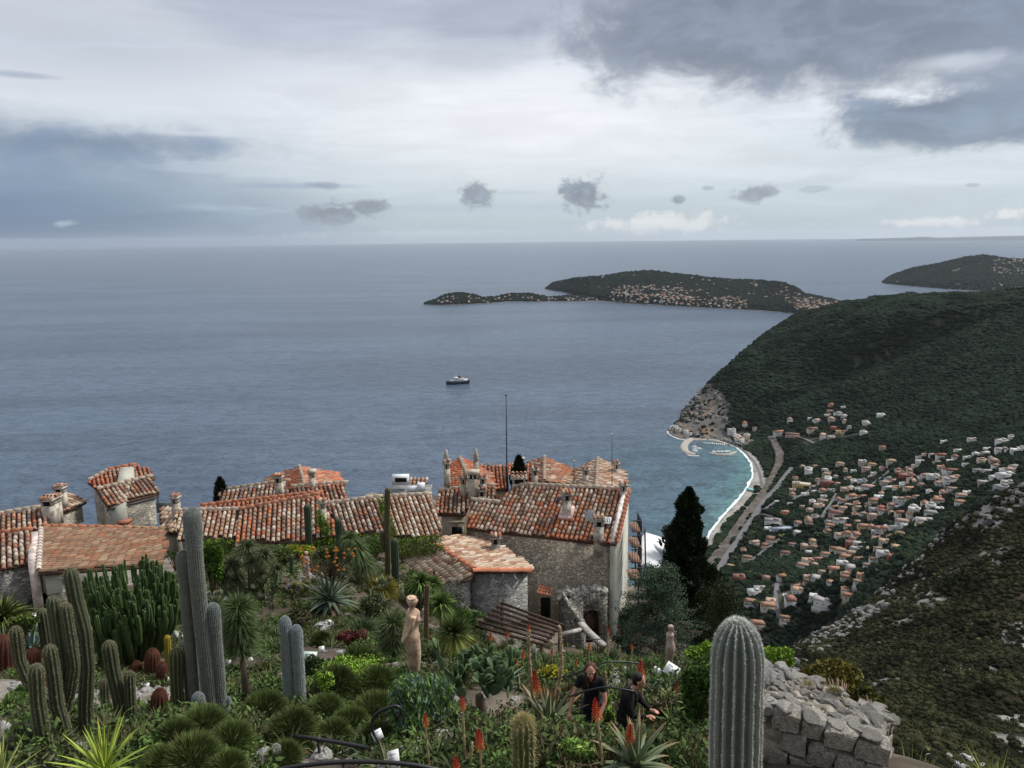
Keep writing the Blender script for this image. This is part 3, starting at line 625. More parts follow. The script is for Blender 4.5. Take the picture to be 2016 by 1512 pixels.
VL = """1637 799 o o hip s|1660 804 w w flat s|1634 812 c o gable s|1630 821 w w flat m|1651 817 w g hip m|1662 822 w w hip s|1637 830 p p hip m|1663 830 c p gable s|1609 831 w p hip m|1595 827 w w flat s|1555 829 w p hip m|1599 850 c b gable m|1734 820 w w flat m|1705 836 c w flat l|1672 842 w g hip s|1641 845 r r hip m|1650 851 y y flat s|1661 852 c o gable s|1537 856 w o gable l|1560 860 p b gable l|1620 860 w p hip l|1636 863 p w flat m|1466 836 c o hip s|1486 844 c t flat s|1700 856 w w flat m|1737 883 t o gable s
1698 914 c w flat m|1717 919 c o hip m|1755 914 c t hip m|1706 927 p p gable m|1737 923 p p flat s|1654 917 c t hip m|1664 928 c t gable s|1591 932 w w flat l|1627 937 c t hip m|1630 947 w w flat l|1629 957 r m hip l|1671 945 w o hip m|1697 953 w g flat m|1565 943 c o gable s|1769 927 c o hip s|1772 935 r o flat m|1786 942 r r flat l|1794 952 p p flat m|1750 946 w g hip s|1744 956 c p hip m|1748 966 c w gable m|1791 967 c o hip m|1779 959 w w flat m|1710 966 w p hip l|1666 969 p p flat m|1637 969 g g flat m|1620 972 w r hip m|1621 981 w w flat s|1619 991 w p hip m|1560 977 c o hip m|1560 968 g p flat s|1586 977 w w flat m
1678 984 w o hip m|1736 976 c t hip s|1731 986 w w flat m|1660 991 w r hip m|1722 993 c o hip m|1710 997 c t gable s|1689 1005 c t hip m|1643 1002 w o gable s|1661 1005 w p hip m|1612 1000 c p flat m|1647 1017 p m hip l|1594 1009 c p hip m|1546 1013 o o hip m|1735 1004 c r hip s|1740 1012 w r gable m|1720 1022 p p hip m|1722 1008 g g flat m|1651 1032 w g flat m|1592 1031 c o gable l|1571 1035 w b hip m|1521 1033 w g flat l|1512 1044 w w flat s|1776 1033 w p hip m|1786 1041 w w flat m|1700 1043 y o hip m|1716 1041 c o hip s|1747 1048 c o hip m|1687 1058 w r hip m|1681 1068 c r hip m|1675 1076 r m flat m|1742 1071 c t flat m|1763 1080 c t hip s
1655 1090 c t hip m|1645 1088 c o gable m|1627 1096 w o hip m|1678 1095 p p hip m|1667 1103 w o hip m|1609 1105 c r gable s|1658 1116 w w flat m|1739 1098 w w flat m|1757 1100 r r flat s|1645 1128 c o hip m|1674 1125 p w hip m|1665 1142 c o gable s|1580 1118 w o hip m|1487 1072 c p hip m|1516 1066 c b hip m|1505 1076 p b hip s|1464 1086 w o flat s|1546 1094 c b hip m|1470 1103 c b hip m|1438 1116 c t hip s|1455 1142 r b flat m|1508 1143 c b hip s|1485 1172 w w flat m|1496 1165 w g flat m|1570 1159 c o gable s|1572 1168 w t flat m|1479 1190 w o hip m|1512 1200 c o hip m|1557 1189 w r hip m|1517 1187 w p flat s|1622 1192 w w flat l|1664 1165 c o flat s|1671 1179 c o gable s|1602 1178 w w flat s|1416 1167 c w flat s|1491 1235 c o hip m|1545 1220 c o gable s
1812 913 w w flat m|1854 903 w r gable m|1881 903 w r hip s|1824 939 c t hip m|1837 943 w w flat m|1873 932 w r gable m|1880 946 t t flat m|1934 913 c t flat m|1957 912 t t hip m|1914 871 w c flat m|1972 875 w w flat m|1972 893 w g flat m|2000 893 w w flat m|1887 891 w w gable s|1944 888 c w flat s|1980 943 w w flat l|1977 931 w w flat m|1983 958 w w flat m|1972 966 g g flat m|1995 921 w w gable s|1894 981 w t hip m|1891 995 w o hip m|1904 975 w w flat s|1847 993 w o hip m|1822 996 c o hip s|1833 1003 w w flat m|1834 1016 w g hip m|1822 1031 w w flat l|1774 1016 c r hip m|1924 931 w g gable s|1859 873 w w flat s|2012 888 w w flat s|1992 863 w w flat s|1905 905 w w flat s|1922 898 w w hip s|1945 930 c w gable s|1958 945 w w flat s|1870 910 w w flat s|1815 957 c o hip s|1805 980 w t hip s|1790 985 c b hip s|1765 985 w w flat s|1755 1000 c o hip s|1800 1000 w w hip s|1690 1030 c t hip s|1670 1040 w o hip s|1630 1050 c b hip s|1600 1070 c t hip s|1560 1075 w b hip s|1540 1140 w o hip s|1590 1150 c b hip s|1620 1130 w t hip s|1635 1150 w o hip s|1690 1150 w t gable s|1700 980 c o hip s|1715 940 w t hip s|1680 930 w w flat s|1610 945 c t hip s|1605 920 c o hip s|1580 920 w t hip s|1645 940 w p hip s|1650 955 w o hip s|1690 965 w w flat s|1600 960 w p hip s|1605 1020 w g flat s|1580 1000 c p hip s|1530 990 w w flat s|1555 995 w g flat s|1700 1015 w t hip s|1760 950 w o hip s|1720 935 w w flat s|1830 970 w w flat s|1850 1005 c w flat s|1440 852 w w flat m|1350 852 w w flat s|1356 857 w g flat m|1330 842 w w flat s|1335 848 c w flat s|1450 862 w w flat m|1455 868 w t flat m|1470 862 c w flat m|1478 870 w t flat s|1447 858 w w hip s"""
VL = VL.replace('\n', '|'); q = random.Random(42); ex = [tuple(map(float, r.split()[:2])) for r in VL.split('|')]; add_ = 0
while add_ < 66:
    x_, y_ = q.uniform(1560, 1990), q.uniform(890, 1180)
    if inside(np.array([x_]), np.array([y_]), [np.array(p_, float) for p_ in [(1545, 1020), (1570, 925), (1760, 912), (1850, 890), (1990, 860), (1990, 935), (1880, 990), (1790, 1060), (1690, 1140), (1600, 1180), (1560, 1100)]])[0] and min((a - x_) ** 2 + (b_ - y_) ** 2 * 2 for a, b_ in ex) > 130:
        ex.append((x_, y_)); add_ += 1; VL += f"|{x_:.0f} {y_:.0f} {q.choice('wwcwct')} {q.choice('optwowgt')} {q.choice(['hip', 'gable', 'flat'])} {q.choice('sssm')}"
VILLAS = []; seen = {}
HXY = []
for i, row in enumerate(VL.replace('\n', '|').split('|')):
    px, py, wc, rc_, kd, sz = row.split(); px, py = float(px), float(py)
    if wc == 'g' and False: pass
    wc = wc if wc in WC else 'w'
    P = FA.hit(px, py + 2); parts, (w, d, h) = TPL[(kd, sz)]
    q = random.Random(i * 31 + 5)
    place = min(LM, key=lambda l: (l[0] - px) ** 2 + 2.2 * (l[1] - py) ** 2)[2]
    rcn = RC.get(rc_, WC.get(rc_)); 
    lab = f"{SZ[sz]} {WC[wc][1]} villa with {rcn[1]} {kd if kd != 'flat' else 'flat'} roof {place}"
    seen.setdefault(lab, []).append((px, i)); VILLAS.append(dict(P=P, px=px, py=py, wc=WC[wc][0], rc=rcn[0], parts=parts, dim=(w, d, h), lab=lab, kd=kd, sz=sz, q=q))
ORD = ['leftmost', 'second from the left', 'third from the left', 'fourth from the left', 'fifth from the left', 'sixth from the left', 'seventh from the left', 'eighth from the left']
def uniq(items):
    """items: dicts with lab and px; makes each label single one out by its order from the left"""
    g = {}
    for v in items: g.setdefault(v['lab'], []).append(v)
    for k, L in g.items():
        if len(L) > 1:
            for n, v in enumerate(sorted(L, key=lambda v: v['px'])): v['lab'] = (ORD[n] if n < 8 else 'farther right') + ' ' + k
def shorten(s):
    w = s.split(); return ' '.join(w[:16])
uniq(VILLAS)
for v in VILLAS:
    q = v['q']; w, d, h = v['dim']; P = v['P']
    rot = q.choice([-.5, -.35, -.2, 1.2, .15, -.4, 1.35]) + q.uniform(-.12, .12)
    o = thing('villa', shorten(v['lab']), 'villa', (P[0], P[1], P[2]), 'villas of the valley town below', rot)
    s = q.uniform(.8, 1.05) * (1.2 if P[1] > 1450 else 1); o.scale = (s, s, s * q.uniform(.95, 1.25))
    k = q.uniform(.8, 1.12); wcol = tuple(c * k for c in v['wc']); k = q.uniform(.72, 1.15); k2 = q.uniform(0, .4); rcol = tuple(c * k * (1 - k2) + k2 * m_ for c, m_ in zip(v['rc'], (.36, .29, .24)))
    for n, me in v['parts']:
        if n == 'terrace' and q.random() < .45: continue
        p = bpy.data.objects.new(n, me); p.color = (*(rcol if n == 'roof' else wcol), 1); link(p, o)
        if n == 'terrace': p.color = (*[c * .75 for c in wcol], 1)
    for k in range(3 if v['sz'] != 's' else 2):
        nw = 3 if v['sz'] != 's' else 2
        p = bpy.data.objects.new('window', meWin); link(p, o); p.location = ((k - (nw - 1) / 2) * w / nw * .85, -d / 2 - .03, h * .58)
    HXY.append((P[0], P[1]))
# the yellow apartment block
P = FA.hit(1577, 962); yb = thing('apartment_block', 'yellow three storey apartment block near the railway', 'building', P, None, -.42)
Geo().add(*box((0, 0, 1), (27, 12, 16))).obj('wall', pm('yellow_plaster', (.62, .42, .17), .9, .1), yb); Geo().add(*box((0, 0, 9.3), (28, 13, .6))).add(*box((-6, 0, 10.4), (7, 5, 1.8))).obj('roof', pm('pale_flat_roof', (.45, .40, .33), .9), yb)
for fl in range(3):
    Geo().add(*box((0, -6.5, fl * 2.9 + .6), (26, 1.4, .25))).obj('balcony', pm('balcony_slab', (.6, .5, .3), .9) if fl == 0 else bpy.data.materials['balcony_slab'], yb)
    for k in range(7): p = bpy.data.objects.new('window', meWin); link(p, yb); p.location = (-11 + k * 3.7, -6.08, fl * 2.9 + 2)
HXY.append(tuple(P[:2]))
# the grey-blue solar roof hall and the hedge round it
P = FA.hit(1540, 1046); hb = thing('low_hall', 'low hall with a pale blue grey roof beside the long hedge', 'building', P, None, .12)
V, Fs = prism_gable(34, 12, 1.6, .6); Geo().add(V + [0, 0, 4.6], Fs).obj('roof', pm('blue_grey_roof', (.28, .33, .40), .5), hb); Geo().add(*box((0, 0, 1), (33, 11, 7))).obj('wall', mWall, hb)
HXY.append(tuple(P[:2]))
g = Geo(); hp = drape([(1487, 1035), (1483, 1048), (1492, 1056), (1515, 1058), (1550, 1056), (1580, 1049)], 5, 3)
for i, p in enumerate(hp): V, T = lump((p[0], p[1], FA.z(*p) + 1.2), (3.2, 3.2, 2.2), 1, .3, i); g.add(V, T)
g.obj('hedge', pm('hedge_leaves', (.13, .155, .04), .9, .3, .5, .6, 2), label='long clipped yellow green hedge curving round the low hall', category='hedge')
# tennis court
zc = float(FA.hit(1699, 1100)[2]) + .5; cq = [atz(*p, zc) for p in [(1679, 1112), (1697, 1095), (1721, 1106), (1700, 1122)]]; cen = sum(cq) / 4
tcn = thing('tennis_court', 'teal tennis court with a purple playing area', 'tennis court', cen)
def shrink(k, dz): return np.array([(p - cen) * k + [0, 0, dz] for p in cq])
Geo().add(shrink(1, 0), np.array([[0, 3, 2, 1]])).obj('surround', pm('teal_court', (.07, .16, .17), .8, .05), tcn); Geo().add(shrink(.62, .05), np.array([[0, 3, 2, 1]])).obj('playing_area', pm('purple_court', (.24, .16, .28), .8, .05), tcn)
s4 = shrink(.55, .1); g = Geo()
for a, b_ in ((0, 1), (1, 2), (2, 3), (3, 0)): g.add(*tube([s4[a], s4[b_]], .12, 4))
g.add(*tube([(s4[0] + s4[1]) / 2, (s4[2] + s4[3]) / 2], .15, 4)); g.obj('line', mWhite, tcn); HXY += [tuple(p[:2]) for p in cq] + [tuple(cen[:2])]
mPool = pm('pool_water', (.07, .42, .46), .15, .1, .5, .05)
for i, (x, y, s, l) in enumerate([(1751, 1035, 9, 'turquoise pool beside the orange roofed villa by the diagonal street'), (1769, 1040, 7, 'small turquoise pool behind the white villas'), (1547, 1173, 6, 'small bright pool low in the valley'), (1694, 989, 8, 'pale pool in the town centre garden')]):
    P = FA.hit(x, y); pl = thing('swimming_pool', l, 'swimming pool', P, None, i * .7); Geo().add(*box((0, 0, .35), (s, s * .5, .3))).obj('water', mPool, pl)
    g = Geo()
    for c_, sz_ in (((0, s * .25 + .5, .3), (s + 2, 1, .5)), ((0, -s * .25 - .5, .3), (s + 2, 1, .5)), ((s / 2 + .5, 0, .3), (1, s * .5, .5)), ((-s / 2 - .5, 0, .3), (1, s * .5, .5))): g.add(*box(c_, sz_))
    g.obj('pool_rim', mWhite, pl); HXY.append(tuple(P[:2]))
# cars on the coast road
mCar = pm('car_paint', (.9, .9, .9), .35, .02, 1, 0, objc=True, spec=.5); mGl = pm('dark_glass', (.02, .022, .025), .15, 0, 1, 0, spec=.5)
g = Geo(); g.add(*box((0, 0, .55), (4.2, 1.75, .62), taper=.96)); g.add(*box((-.2, 0, 1.12), (2.3, 1.55, .55), taper=.78), mi=1)
for sx_ in (-1.3, 1.3):
    for sy_ in (-.85, .85): V, Fs = tube([(sx_, sy_ - .1, .33), (sx_, sy_ + .1, .33)], .33, 8); g.add(V, Fs, mi=1)
meCar = g.mesh('car', [mCar, mGl]); CCOL = [((.72, .72, .72), 'white'), ((.72, .72, .70), 'white'), ((.42, .43, .45), 'silver'), ((.05, .055, .06), 'black'), ((.10, .15, .28), 'blue'), ((.5, .5, .5), 'pale grey'), ((.33, .05, .04), 'red')]
items = []
T = np.gradient(COASTRD, axis=0); T /= np.linalg.norm(T, axis=1)[:, None]
for i in range(46):
    q = random.Random(i); k = (i + .6) / 47 * (len(COASTRD) - 3) + q.uniform(-.3, .3)
    if q.random() < .28: continue
    side = 4.7 if i % 3 else -2.0
    j = int(k); p = COASTRD[j] * (1 - k + j) + COASTRD[j + 1] * (k - j) + np.array([T[j][1], -T[j][0]]) * side
    col, cn = q.choice(CCOL); z = float(FA.z(*p)) + .55; px_, py_, _ = pix(np.array([p[0], p[1], z]))
    items.append(dict(p=(p[0], p[1], z), rot=math.atan2(T[j][1], T[j][0]), col=col, px=float(px_), lab=f"{cn} car {'parked along' if side > 0 else 'driving on'} the {'lower' if py_ > 1060 else 'middle' if py_ > 1000 else 'upper'} coast road"))
uniq(items)
for v in items:
    o = bpy.data.objects.new('parked_car', meCar); o.location = v['p']; o.rotation_euler = (0, 0, v['rot']); o.color = (*v['col'], 1)
    link(o, None, label=v['lab'], category='car', group='cars along the coast road')
# ------------------------------------------------------------------ marina
mRock = pm('quay_stone', (.34, .31, .27), .95, .3, .3, .5, 1.5)
def mole(px, w, h, label):
    P = smoothpl(resample([atz(x, y, 0)[:2] for x, y in px], 4), 3); g = Geo(); T = np.gradient(P, axis=0); T /= np.linalg.norm(T, axis=1)[:, None]; N = np.stack([T[:, 1], -T[:, 0]], 1)
    prof = [(-1, -1), (-.75, h * .6), (-.45, h), (.45, h), (.75, h * .6), (1, -1)]; rows = []
    for a, z in prof:
        q_ = P + N * a * w / 2; rows.append(np.concatenate([q_ + rng.normal(0, .35, q_.shape), np.full((len(q_), 1), z) + rng.normal(0, .2, (len(q_), 1))], 1))
    V = np.stack(rows, 0).reshape(-1, 3); g.add(V, gridq(len(prof), len(P))[:, ::-1]); g.obj('breakwater', mRock, label=label, category='breakwater')
    g = Geo(); g.add(*ribbon(P, -w / 2 - 2.6, -w / 2 + .6, z=.35)); return P
mole([(1362, 865), (1352, 869), (1346, 879), (1349, 889), (1360, 895), (1373, 896)], 17, 3.2, 'curved rock breakwater sheltering the marina')
mole([(1398, 893), (1415, 896), (1432, 896), (1450, 890)], 10, 2.4, 'inner mole with moored boats beside the beach')
mole([(1360, 866), (1385, 866), (1410, 868), (1436, 877)], 10, 2.2, 'long quay at the back of the marina')
g = Geo(); P = smoothpl(resample([atz(x, y, 0)[:2] for x, y in [(1352, 867), (1344, 878), (1346, 891), (1358, 898), (1378, 898)]], 4), 3)
ww_ = 1 + 3.5 * vnoise(P[:, 0], P[:, 1], 1 / 8., 3, 2); g.add(*ribbon(P, -ww_, ww_ * .3, z=.4)); g.obj('surf', mfoam, kind='stuff', label='white surf against the outer breakwater')
def hull(L, B, H, dk=.0):
    n = 9; V = []; xs = np.linspace(-L / 2, L / 2, n)
    for x in xs:
        k = (x + L / 2) / L; wb = B / 2 * (1 - max(0, (k - .55) / .45) ** 2.2) * (.82 + .18 * min(1, k * 3)); sh = H * (1 + .25 * max(0, k - .5) * 2)
        V += [(x + (k > .9) * 0, -wb, sh), (x * .96, -wb * .72, 0), (x * .96, wb * .72, 0), (x, wb, sh)]
    V = np.array(V); Q = []
    for i in range(n - 1):
        a = i * 4; b_ = a + 4; Q += [(a, a + 1, b_ + 1, b_), (a + 1, a + 2, b_ + 2, b_ + 1), (a + 2, a + 3, b_ + 3, b_ + 2), (a + 3, a, b_, b_ + 3)]
    Q += [(0, 3, 2, 1), (4 * n - 4, 4 * n - 3, 4 * n - 2, 4 * n - 1)]; return V, np.array(Q)
mHull = pm('white_gelcoat', (.74, .75, .76), .3, .03, 1, 0)
g = Geo(); g.add(*hull(9, 3, 1.3)); g.add(*box((-.4, 0, 1.75), (3.6, 2, .9), taper=.8)); g.add(*box((-.2, 0, 1.8), (2.9, 2.06, .35)), mi=1)
meMotor = g.mesh('motor_boat', [mHull, mGl])
g = Geo(); g.add(*hull(10, 2.8, 1.1)); g.add(*box((-.2, 0, 1.35), (4, 1.6, .45), taper=.8)); g.add(*tube([(.6, 0, 1), (.6, 0, 12)], .09, 5)); g.add(*tube([(.6, 0, 2.2), (-3.6, 0, 2.2)], .16, 5)); meSail = g.mesh('sailing_boat', [mHull, mGl])
items = []
for row, (a, b_, n, ang, nm) in enumerate([((1367, 878), (1369, 891), 7, 0, 'inside the curved breakwater'), ((1402, 890), (1440, 889), 11, 1.4, 'along the inner mole'), ((1384, 872), (1428, 876), 11, 1.4, 'along the back quay'), ((1375, 881), (1378, 886), 2, .2, 'in the middle of the basin')]):
    for i in range(n):
        q = random.Random(row * 20 + i); k = (i + .5) / n; px_, py_ = a[0] * (1 - k) + b_[0] * k, a[1] * (1 - k) + b_[1] * k; P = atz(px_, py_, 0); sail = q.random() < .4
        items.append(dict(P=P, px=px_ + py_ * .01, me=meSail if sail else meMotor, rot=ang + q.uniform(-.1, .1), s=q.uniform(.75, 1.25), nm='sailing_boat' if sail else 'motor_boat', lab=f"white {'sailing' if sail else 'motor'} boat moored {nm}"))
uniq(items)
for v in items:
    o = bpy.data.objects.new(v['nm'], v['me']); o.location = tuple(v['P'][:2]) + (-.1,); o.rotation_euler = (0, 0, v['rot']); o.scale = (v['s'],) * 3
    link(o, None, label=v['lab'], category='boat', group='boats moored in the marina')
P = FA.hit(1478, 966); bt = thing('beach_awning', 'turquoise canvas awning at the back of the beach', 'awning', P, None, -.9)
Geo().add(*box((0, 0, 3), (16, 7, .3))).obj('canvas', pm('turquoise_canvas', (.15, .5, .5), .8, .05), bt)
for a in (-7, 7):
    for b_ in (-3, 3): Geo().add(*box((a, b_, 1.4), (.3, .3, 3))).obj('post', mWhite, bt)
# ------------------------------------------------------------------ ship
P = atz(901, 756, 0); sh = thing('expedition_ship', 'white and dark blue expedition ship alone on the open sea', 'ship', (P[0], P[1], 0), None, R(195)); sh.scale = (1.0, 1.1, 1.35)
mNavy = pm('navy_hull', (.02, .03, .045), .4, .1, .1, 0); mShW = pm('ship_white', (.62, .64, .66), .5, .05, .1, 0)
V, Q = hull(72, 14, 6.5); V[:, 0] += 0; Geo().add(V, Q).obj('hull', mNavy, sh)
g = Geo(); g.add(*box((-8, 0, 8.3), (44, 12.5, 3.6))); g.obj('main_deck', mShW, sh); Geo().add(*box((-4, 0, 11.6), (30, 11, 3))).obj('upper_deck', mShW, sh); Geo().add(*box((6, 0, 14.4), (12, 12, 2.6), taper=.9)).obj('bridge', mShW, sh)
Geo().add(*box((-33, 0, 6), (5, 12, 5))).obj('stern_block', mNavy, sh)
V, Q = box((-6, 0, 15.8), (6, 4.5, 5.6), taper=.75); Geo().add(V, Q).obj('funnel', mNavy, sh); Geo().add(*box((-14, 0, 13.6), (8, 6, 1.4))).obj('lifeboat', pm('lifeboat_orange', (.6, .16, .05), .6), sh)
g = Geo(); g.add(*tube([(5, 0, 15), (5, 0, 24)], [.5, .2], 6)); g.add(*box((5, 0, 20), (.6, 5, .5))); g.obj('mast', mShW, sh); Geo().add(*tube([(24, 0, 7), (24, 0, 14)], .35, 6)).obj('fore_mast', mShW, sh)
Geo().add(*box((18, 0, 8), (7, 9, 2.6), taper=.8)).obj('fore_deckhouse', mShW, sh)
for s in (-1, 1):
    for zz, n, L in ((8.6, 14, 40), (11.8, 9, 27)):
        for k in range(n): Geo().add(*box((-8 + (k - (n - 1) / 2) * L / n, s * (6.28 if zz < 9 else 5.53), zz), (1.5, .1, 1.1))).obj('window', mWin, sh) if s == 1 or k % 3 == 0 else None
# ------------------------------------------------------------------ trees
Hq = np.array(HXY); RQ = np.array(ROADQ)
def awayroads(P): return ~near(P[:, :2], RQ, 11)
P = sow(FA, 520000, 3, lambda P: ~in_town(P) & ~in_toe(P)); P = P[(P[:, 1] < 2300)]
d = P[:, 1]; keep = rng.random(len(P)) < np.clip(1.35 - d / 3200, .5, 1); P = P[keep]
P = P[~near(P[:, :2], Hq, 9.5)]; P = P[awayroads(P)]; dc = segdist(P[:, 0], P[:, 1], COAST, True); P = P[(dc > 13)]
sc = rng.uniform(3.2, 5.6, len(P)) * (1 + .3 * (P[:, 1] > 1500)) * (.7 + .6 * vnoise(P[:, 0], P[:, 1], 1 / 70., 4, 3)); sc *= np.where(pix(P)[1] > 1200, .8, 1); P[:, 2] += sc * .3
scatter('wood', P, sc, vt, label='dense evergreen wood covering the headland and valley sides', zs=.65)
print('wood', len(P))
P = sow(FA, 900000, 4, lambda P: in_town(P)); P = P[~near(P[:, :2], Hq, 6.8)]; P = P[~near(P[:, :2], RQ, 6.5)]; dc = segdist(P[:, 0], P[:, 1], COAST, True); P = P[dc > 13]
sc = rng.uniform(1.3, 4.3, len(P)) ; P[:, 2] += sc * .35
scatter('garden_greenery', P, sc, vt, label='mixed trees and hedges filling the gardens between villas', zs=1.0)
print('town green', len(P))
# trees one can tell apart among the villas
mPineC = pm('pine_needles', (.022, .038, .018), .95, .4, .5, .6, 1.4, spec=.05, col2=(.05, .065, .03), rnd=.3, bdist=1.2); mTrunk = pm('bark', (.13, .09, .065), .95, .2, 3, .5, 8)
def crownmesh(kind, seed):
    q = np.random.default_rng(seed); g = Geo()
    if kind == 'pine':
        for k in range(11):
            a, r_ = q.uniform(0, 6.28), q.uniform(0, 3.2); V, T = lump((math.cos(a) * r_, math.sin(a) * r_, 7.2 - r_ * .28 + q.uniform(-.5, .5)), (1.9, 1.9, .95), 2, .35, seed * 20 + k, 2.6); g.add(V + q.normal(size=V.shape) * .1, T)
    elif kind == 'cypress':
        V, T = lump((0, 0, 5.4), (1.25, 1.25, 5.2), 3, .16, seed, 5); g.add(V + q.normal(size=V.shape) * .12, T)
    else:
        for k in range(10):
            a, r_ = q.uniform(0, 6.28), q.uniform(.4, 2.4); V, T = lump((math.cos(a) * r_, math.sin(a) * r_, q.uniform(2.4, 5.2)), (1.8, 1.8, 1.5), 2, .35, seed * 30 + k, 2.6); g.add(V + q.normal(size=V.shape) * .1, T)
    return g.mesh('crown', mPineC)
TT = {k: [crownmesh(k, s) for s in range(3)] for k in ('pine', 'cypress', 'broadleaf')}
meTr = {k: Geo().add(*tube([(0, 0, -1), (.1, 0, 3), (0, .1, h)], [.35, .25, .15], 6)).mesh('trunk', mTrunk) for k, h in (('pine', 7), ('cypress', 3), ('broadleaf', 4))}
items = []; q = random.Random(77)
for i in range(190):
    px_, py_ = q.uniform(1440, 1990), q.uniform(880, 1225)
    if not inside(np.array([px_]), np.array([py_]), TOWN)[0]: continue
    P = FA.hit(px_, py_)
    if P[1] > 1560 or near(np.array([P[:2]]), Hq, 9)[0] or near(np.array([P[:2]]), RQ, 8)[0]: continue
    k = q.choice(['pine', 'pine', 'broadleaf', 'broadleaf', 'cypress']); place = min(LM, key=lambda l: (l[0] - px_) ** 2 + 2.2 * (l[1] - py_) ** 2)[2]
    items.append(dict(P=P, px=px_, k=k, s=q.uniform(.75, 1.25), r=q.uniform(0, 6), lab=f"{dict(pine='umbrella pine', cypress='slim dark cypress', broadleaf='round evergreen tree')[k]} {place}"))
uniq(items)
for n, v in enumerate(items):
    o = thing(v['k'] + '_tree', shorten(v['lab']), 'tree', v['P'], 'trees between the villas of the valley', v['r']); o.scale = (v['s'],) * 3
    link(bpy.data.objects.new('trunk', meTr[v['k']]), o); link(bpy.data.objects.new('crown', TT[v['k']][n % 3]), o)
# capes: woods and houses
def oncape(A, n, seed, jmax=15, lo=0, hi=1):
    q = np.random.default_rng(seed); u = q.uniform(0, A.shape[0] - 1.01, n); v = lo * jmax + (hi - lo) * jmax * q.random(n); i, j = u.astype(int), v.astype(int); a, b_ = (u - i)[:, None], (v - j)[:, None]
    return A[i, j] * (1 - a) * (1 - b_) + A[i + 1, j] * a * (1 - b_) + A[i, j + 1] * (1 - a) * b_ + A[i + 1, j + 1] * a * b_
mCapeT = pm('cape_wood_leaves', (.012, .021, .015), .95, .4, .1, 0, 1, spec=.03, col2=(.016, .021, .017), rnd=.35)
vc = [variant('cape_tree_clump', Geo().add(*lump((0, 0, .2), (1, 1, .75), 1, .35, k, 2.4)), mCapeT) for k in range(3)]
P = np.concatenate([oncape(A1, 17000, 1), oncape(A2, 3500, 2), oncape(A3, 9000, 3)]); P = P[P[:, 2] > 3]
scatter('cape_wood', P, rng.uniform(6, 12, len(P)), vc, label='dark wood covering the far capes')
vh = []
for k, (wc, rc_) in enumerate([((.52, .50, .46), (.40, .20, .12)), ((.55, .55, .53), (.5, .48, .45)), ((.48, .42, .33), (.42, .17, .09)), ((.50, .45, .40), (.35, .24, .18))]):
    g = Geo(); g.add(*box((0, 0, 3), (12, 10, 9)), col=wc); V, Fs = prism_hip(12, 10, 2.6); g.add(V + [0, 0, 7.5], Fs, col=rc_); vh.append(variant('cape_villa', g, mGround if False else pm('cape_villa_paint_%d' % k, (.95, .95, .95), .9, .05, .1, 0, tint=True)))
def hmask(P, s): n = vnoise(P[:, 0], P[:, 1], 1 / 260., s, 3); return n > .58
a = oncape(A1, 1100, 11, lo=.02, hi=.45); a = a[hmask(a, 3)]; a2 = oncape(A1, 120, 12, lo=.3, hi=.95)
u = np.random.default_rng(5); vill = oncape(A1[40:100], 300, 13, lo=.01, hi=.16); b2 = oncape(A2[10:], 130, 14, lo=.05, hi=.7); tip = oncape(A1[118:], 260, 15, lo=.03, hi=.8)
c3 = oncape(A3, 900, 16, lo=.03, hi=.62); c3 = c3[hmask(c3, 6)]; c4 = oncape(A3[70:], 260, 17, lo=.4, hi=1.0)
P = np.concatenate([a, a2, vill, b2, tip, c3, c4]); P = P[P[:, 2] > 1.5]; P[:, 2] += 2
scatter('cape_villas', P, rng.uniform(.5, 1.35, len(P)), vh, label='hundreds of tiny pale villas scattered over the far capes', tilt=0)
# shore line of the capes: pale rock
for nm, A in (('cape', A1), ('spit', A2), ('right', A3)):
    L = A[:, 0, :2]; g = Geo(); P = smoothpl(resample(L, 20), 2); w = 4 + 10 * vnoise(P[:, 0], P[:, 1], 1 / 90., 3, 3); g.add(*ribbon(P, 1, w, z=2.5)); g.add(*ribbon(P, 0, .4, z=1)); g.obj('rocky_shore', pm('pale_shore_rock', (.42, .40, .37), .95, .2), kind='structure', label='pale rocky shoreline of a far cape')
# ------------------------------------------------------------------ scrub on the near spur
mShrub = pm('scrub_leaves', (.0145, .019, .011), .95, .35, .8, 0, 3, spec=.03, col2=(.027, .028, .0155), rnd=.3, mask=(.2, .8), patch=(.05, .5, (1.05, .98, .85)))
mShrubY = pm('scrub_leaves_fresh', (.11, .15, .045), .95, .3, .8, 0, 3, rnd=.2)
def shrubgeo(seed, n=150, ls=.17, zs=.7):
    q = np.random.default_rng(seed); g = Geo(); cs = q.normal(0, .42, (6, 3)); cs[:, 2] = np.abs(cs[:, 2]) * .8
    c = cs[q.integers(0, 6, n)]; dd = q.normal(size=(n, 3)); dd /= np.linalg.norm(dd, axis=1)[:, None]; p = c + dd * .46; p[:, 2] = np.abs(p[:, 2]) * zs + .02
    a = q.normal(size=(n, 3)); b_ = q.normal(size=(n, 3)); V = np.stack([p, p + a * ls, p + b_ * ls], 1).reshape(-1, 3); g.add(V, np.arange(3 * n).reshape(-1, 3))
    V, T = lump((0, 0, .2), (.75, .75, .5), 1, .3, seed); g.add(V, T); return g
vs = [variant('scrub_clump', shrubgeo(k), mShrub) for k in range(5)]; vsy = [variant('fresh_scrub_clump', shrubgeo(k + 9), mShrubY) for k in range(2)]
P = sow(FB, 190000, 6, lambda P: np.ones(len(P), bool)); nz = vnoise(P[:, 0], P[:, 1], 1 / 14., 21, 3); dcr = segdist(P[:, 0], P[:, 1], CR2)
P = P[(nz < .60) | (rng.random(len(P)) < .25)]
sc = rng.uniform(.6, 2.1, len(P)) * (.6 + .9 * vnoise(P[:, 0], P[:, 1], 1 / 20., 41, 3)); P[:, 2] -= .1
